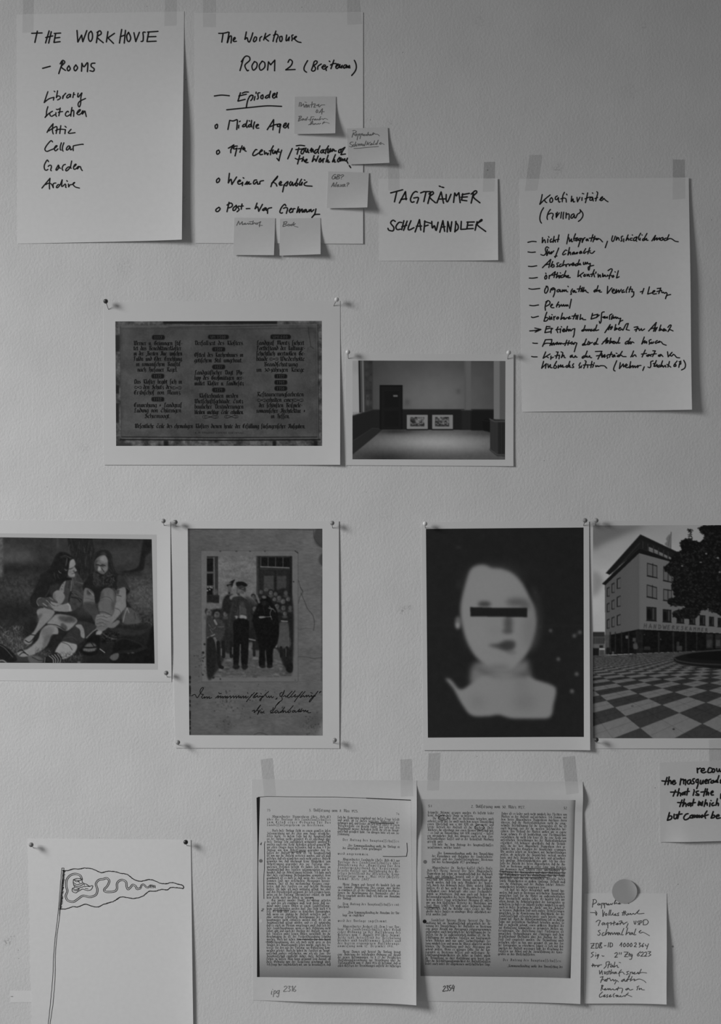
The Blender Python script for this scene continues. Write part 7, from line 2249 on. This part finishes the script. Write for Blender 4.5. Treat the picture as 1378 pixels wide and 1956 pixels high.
# strip of pale tape reaching out from under the drawing
U = Sheet([(20, 1892.6), (72, 1892.4), (72, 1914.4), (20.4, 1914.8)], lambda u, v: 0.12 + 0.05 * v, 0.2)
U.build('paper_strip', 'narrow pale paper strip tucked under the pennant drawing', 'paper strip', M_paper, nu=6, nv=4)
k = Ink(); k.ribbon([(20.9, 1903.2), (25, 1903.2)], 0.7); k.build('dash_mark', U, M_ink, off=.2)

# ------------------------------------------------------------------ tape
M_tape = bpy.data.materials.new('frosted_tape')
M_tape.use_nodes = True
nt = M_tape.node_tree
out = nt.nodes['Material Output']
pb = nt.nodes['Principled BSDF']
pb.inputs['Base Color'].default_value = (0.20, 0.20, 0.20, 1)
pb.inputs['Roughness'].default_value = 0.5
tb = nt.nodes.new('ShaderNodeBsdfTransparent')
tb.inputs[0].default_value = (0.97, 0.97, 0.97, 1)
mx = nt.nodes.new('ShaderNodeMixShader')
mx.inputs[0].default_value = 0.2
ta = nt.nodes.new('ShaderNodeVertexColor')
ta.layer_name = 'tone'
nt.links.new(ta.outputs['Color'], mx.inputs[0])
nt.links.new(tb.outputs[0], mx.inputs[1])
nt.links.new(pb.outputs[0], mx.inputs[2])
nt.links.new(mx.outputs[0], out.inputs[0])


def tape(quad, sheets, label, haze=0.13, bend=0.0):
    tl, tr, br, bl = [np.array(p, float) for p in quad]
    nu, nv = 7, 40
    u, v = np.meshgrid(np.linspace(0, 1, nu), np.linspace(0, 1, nv))
    u = u.ravel(); v = v.ravel()
    p = ((1 - u) * (1 - v))[:, None] * tl + (u * (1 - v))[:, None] * tr + (u * v)[:, None] * br + ((1 - u) * v)[:, None] * bl
    p[:, 0] += bend * np.sin(np.pi * v)
    h = np.full(len(p), 0.12)
    fog = np.full(len(p), haze)      # the film bridges the rough paint and turns milky, on smooth paper it stays clear
    for s in sheets:
        ins = s.inside(p[:, 0], p[:, 1])
        h = np.where(ins, np.maximum(h, s.h(p[:, 0], p[:, 1]) + 0.12), h)
        fog = np.where(ins, 0.045, fog)
    g = h.reshape(nv, nu)
    sm = g.copy()
    for _ in range(2):
        sm[1:-1] = np.maximum(g[1:-1], (sm[:-2] + sm[1:-1] + sm[2:]) / 3)
    h = sm.ravel()
    wv = lambda hh: np.stack([(p[:, 0] - FW / 2) * S, -hh * 0.001, ZC + (FH / 2 - p[:, 1]) * S], -1)
    n = nu * nv
    idx = np.arange(n).reshape(nv, nu)
    a, b, c, d = idx[:-1, :-1].ravel(), idx[:-1, 1:].ravel(), idx[1:, 1:].ravel(), idx[1:, :-1].ravel()
    f = np.stack([a, d, c, b], -1)
    o = mesh_obj('tape_strip', wv(h), f, M_tape, tone=fog)
    # the origin belongs on the tape
    c0 = np.array(W(*((tl + br) / 2), 0.1))
    me = o.data
    co = np.zeros(n * 3, np.float32)
    me.vertices.foreach_get('co', co)
    me.vertices.foreach_set('co', (co.reshape(-1, 3) - c0).astype(np.float32).ravel())
    o.location = c0
    o['label'] = label
    o['category'] = 'tape'
    o['group'] = 'translucent tape strips'
    return o


tape([(44, -30), (65, -31), (64, 62), (43, 63)], [A], 'translucent tape over the top left corner of the THE WORKHOUSE sheet', 0.07)
tape([(316, -30), (338, -30), (338, 49), (314, 50)], [A], 'translucent tape over the top right corner of the THE WORKHOUSE sheet', 0.07)
tape([(387, -30), (413, -30), (413, 52), (388, 52)], [B], 'translucent tape over the top left corner of the ROOM 2 sheet', 0.06)
tape([(662, -30), (685, -30), (692, 46), (664, 48)], [B], 'translucent tape over the top right corner of the ROOM 2 sheet', 0.07)
tape([(741.5, 313), (763, 313), (764, 364), (742, 364)], [C], 'translucent tape over the top left corner of the TAGTRÄUMER card', 0.06)
tape([(925, 309.5), (946.5, 309), (945, 366), (922.5, 367)], [C], 'translucent tape over the top right corner of the TAGTRÄUMER card', 0.22)
tape([(1012, 296), (1037, 296), (1027, 364), (1003, 365)], [K], 'translucent tape over the top left corner of the Kontinuitäten sheet', 0.1)
tape([(1286, 304.5), (1309, 305), (1309, 380), (1285, 382)], [K], 'translucent tape over the top right corner of the Kontinuitäten sheet', 0.19)
tape([(498, 1451), (521, 1448), (528, 1520), (505, 1521)], [L1], 'translucent tape over the top left corner of the ipg 2316 page')
tape([(765, 1451), (787, 1449.5), (790, 1520), (766, 1521)], [L1], 'translucent tape over the top right corner of the ipg 2316 page')
tape([(819, 1439), (842, 1438), (839, 1510), (816, 1510)], [L2], 'translucent tape over the top left corner of the 2354 page')
tape([(1074.5, 1446.5), (1099, 1443.5), (1106, 1514), (1082, 1517.5)], [L2], 'translucent tape over the top right corner of the 2354 page')
tape([(1354, 1413), (1382, 1411), (1384, 1478), (1357, 1480)], [Q, H], 'translucent tape joining the masquerade card to the chequered square print')

# ------------------------------------------------------------------ ball headed pins
M_head = {}
for nm, v in (('dark', 0.055), ('grey', 0.22), ('mid', 0.32), ('white', 0.74), ('black', 0.02)):
    M_head[nm] = mat(nm + '_plastic', v, 0.28, 0.5)
M_steel = bpy.data.materials.new('pin_steel')
M_steel.use_nodes = True
q = M_steel.node_tree.nodes['Principled BSDF']
q.inputs['Base Color'].default_value = (0.32, 0.32, 0.32, 1)
q.inputs['Metallic'].default_value = 0.9
q.inputs['Roughness'].default_value = 0.35


def tube(p0, p1, r0, r1, n=12):
    p0, p1 = np.array(p0, float), np.array(p1, float)
    d = p1 - p0
    d /= np.linalg.norm(d)
    a = np.cross(d, [0.0, 0.0, 1.0]) if abs(d[2]) < .9 else np.cross(d, [1.0, 0, 0])
    a /= np.linalg.norm(a)
    b = np.cross(d, a)
    t = np.linspace(0, 2 * math.pi, n, endpoint=False)
    ring = lambda p, r: p + r * (np.cos(t)[:, None] * a + np.sin(t)[:, None] * b)
    v = np.vstack([ring(p0, r0), ring(p1, r1)])
    i = np.arange(n)
    return v, np.stack([i, (i + 1) % n, (i + 1) % n + n, i + n], -1)


def pin(head, base, tone, sheet, label, r=4.5, out=13.0):
    hb = float(sheet.h(np.array([base[0]]), np.array([base[1]]))[0])
    b = np.array(W(base[0], base[1], hb))
    h = np.array(W(head[0], head[1], out))
    root = empty('ball_pin', tuple(b), label, 'pin', 'ball headed pins')
    ORG[root.name] = tuple(b)
    v, f = tube(b, h, 0.00055, 0.00065)
    mesh_obj('needle', v, f, M_steel, root, smooth=True)
    R_ = r * S
    d = (b - h) / np.linalg.norm(b - h)
    # ball with a short collar where the needle enters
    nu, nv = 24, 16
    a = np.cross(d, [1.0, 0, 0]); a /= np.linalg.norm(a)
    c = np.cross(d, a)
    prof = [(R_ * math.sin(t), -R_ * math.cos(t)) for t in np.linspace(0.02, math.pi - 0.32, nv)]
    prof += [(R_ * 0.30, R_ * 1.02), (R_ * 0.26, R_ * 1.22), (0.0006, R_ * 1.25)]
    vv, ff = [], []
    for rr, zz in prof:
        for i in range(nu):
            t = 2 * math.pi * i / nu
            vv.append(h + d * zz + rr * (math.cos(t) * a + math.sin(t) * c))
    for j in range(len(prof) - 1):
        for i in range(nu):
            ff.append((j * nu + i, j * nu + (i + 1) % nu, (j + 1) * nu + (i + 1) % nu, (j + 1) * nu + i))
    mesh_obj('pin_head', vv, ff, M_head[tone], root, smooth=True)


pin((204.3, 577.4), (207.4, 591), 'dark', T, 'dark ball pin at the top left corner of the stone tablet print')
pin((643.8, 574), (637.7, 584.4), 'white', T, 'white ball pin at the top right corner of the stone tablet print')
pin((665, 674), (665.7, 685), 'white', R, 'white ball pin at the top left corner of the panelled hall print')
pin((971, 675), (970, 686), 'white', R, 'white ball pin at the top right corner of the panelled hall print')
pin((314, 995), (313.4, 1003.5), 'mid', G, 'grey ball pin at the top right corner of the two men print')
pin((319.3, 1284), (319.5, 1293), 'grey', G, 'grey ball pin at the bottom right corner of the two men print')
pin((336.8, 997.3), (336.6, 1005.5), 'grey', O, 'dark grey ball pin at the top left corner of the old photograph print')
pin((635, 999), (635.5, 1008.5), 'mid', O, 'grey ball pin at the top right corner of the old photograph print')
pin((341.5, 1416), (340, 1422.5), 'mid', O, 'grey ball pin at the bottom left corner of the old photograph print')
pin((639.6, 1411.8), (636.5, 1419), 'mid', O, 'grey ball pin at the bottom right corner of the old photograph print')
pin((811.8, 1000.2), (812.8, 1008.4), 'white', F, 'white ball pin at the top left corner of the barred face print')
pin((1116.2, 994), (1115, 1004), 'grey', F, 'grey ball pin at the top right corner of the barred face print')
pin((1137.3, 994), (1138, 1003.5), 'mid', H, 'grey ball pin at the top left corner of the chequered square print')
pin((1137.5, 1411), (1140, 1418.4), 'dark', H, 'dark ball pin at the bottom left corner of the chequered square print')
pin((62.6, 1610.7), (64, 1619.2), 'grey', X, 'grey ball pin at the top left corner of the pennant drawing')
pin((356.6, 1605.7), (357.1, 1614.8), 'black', X, 'black ball pin at the top right corner of the pennant drawing')
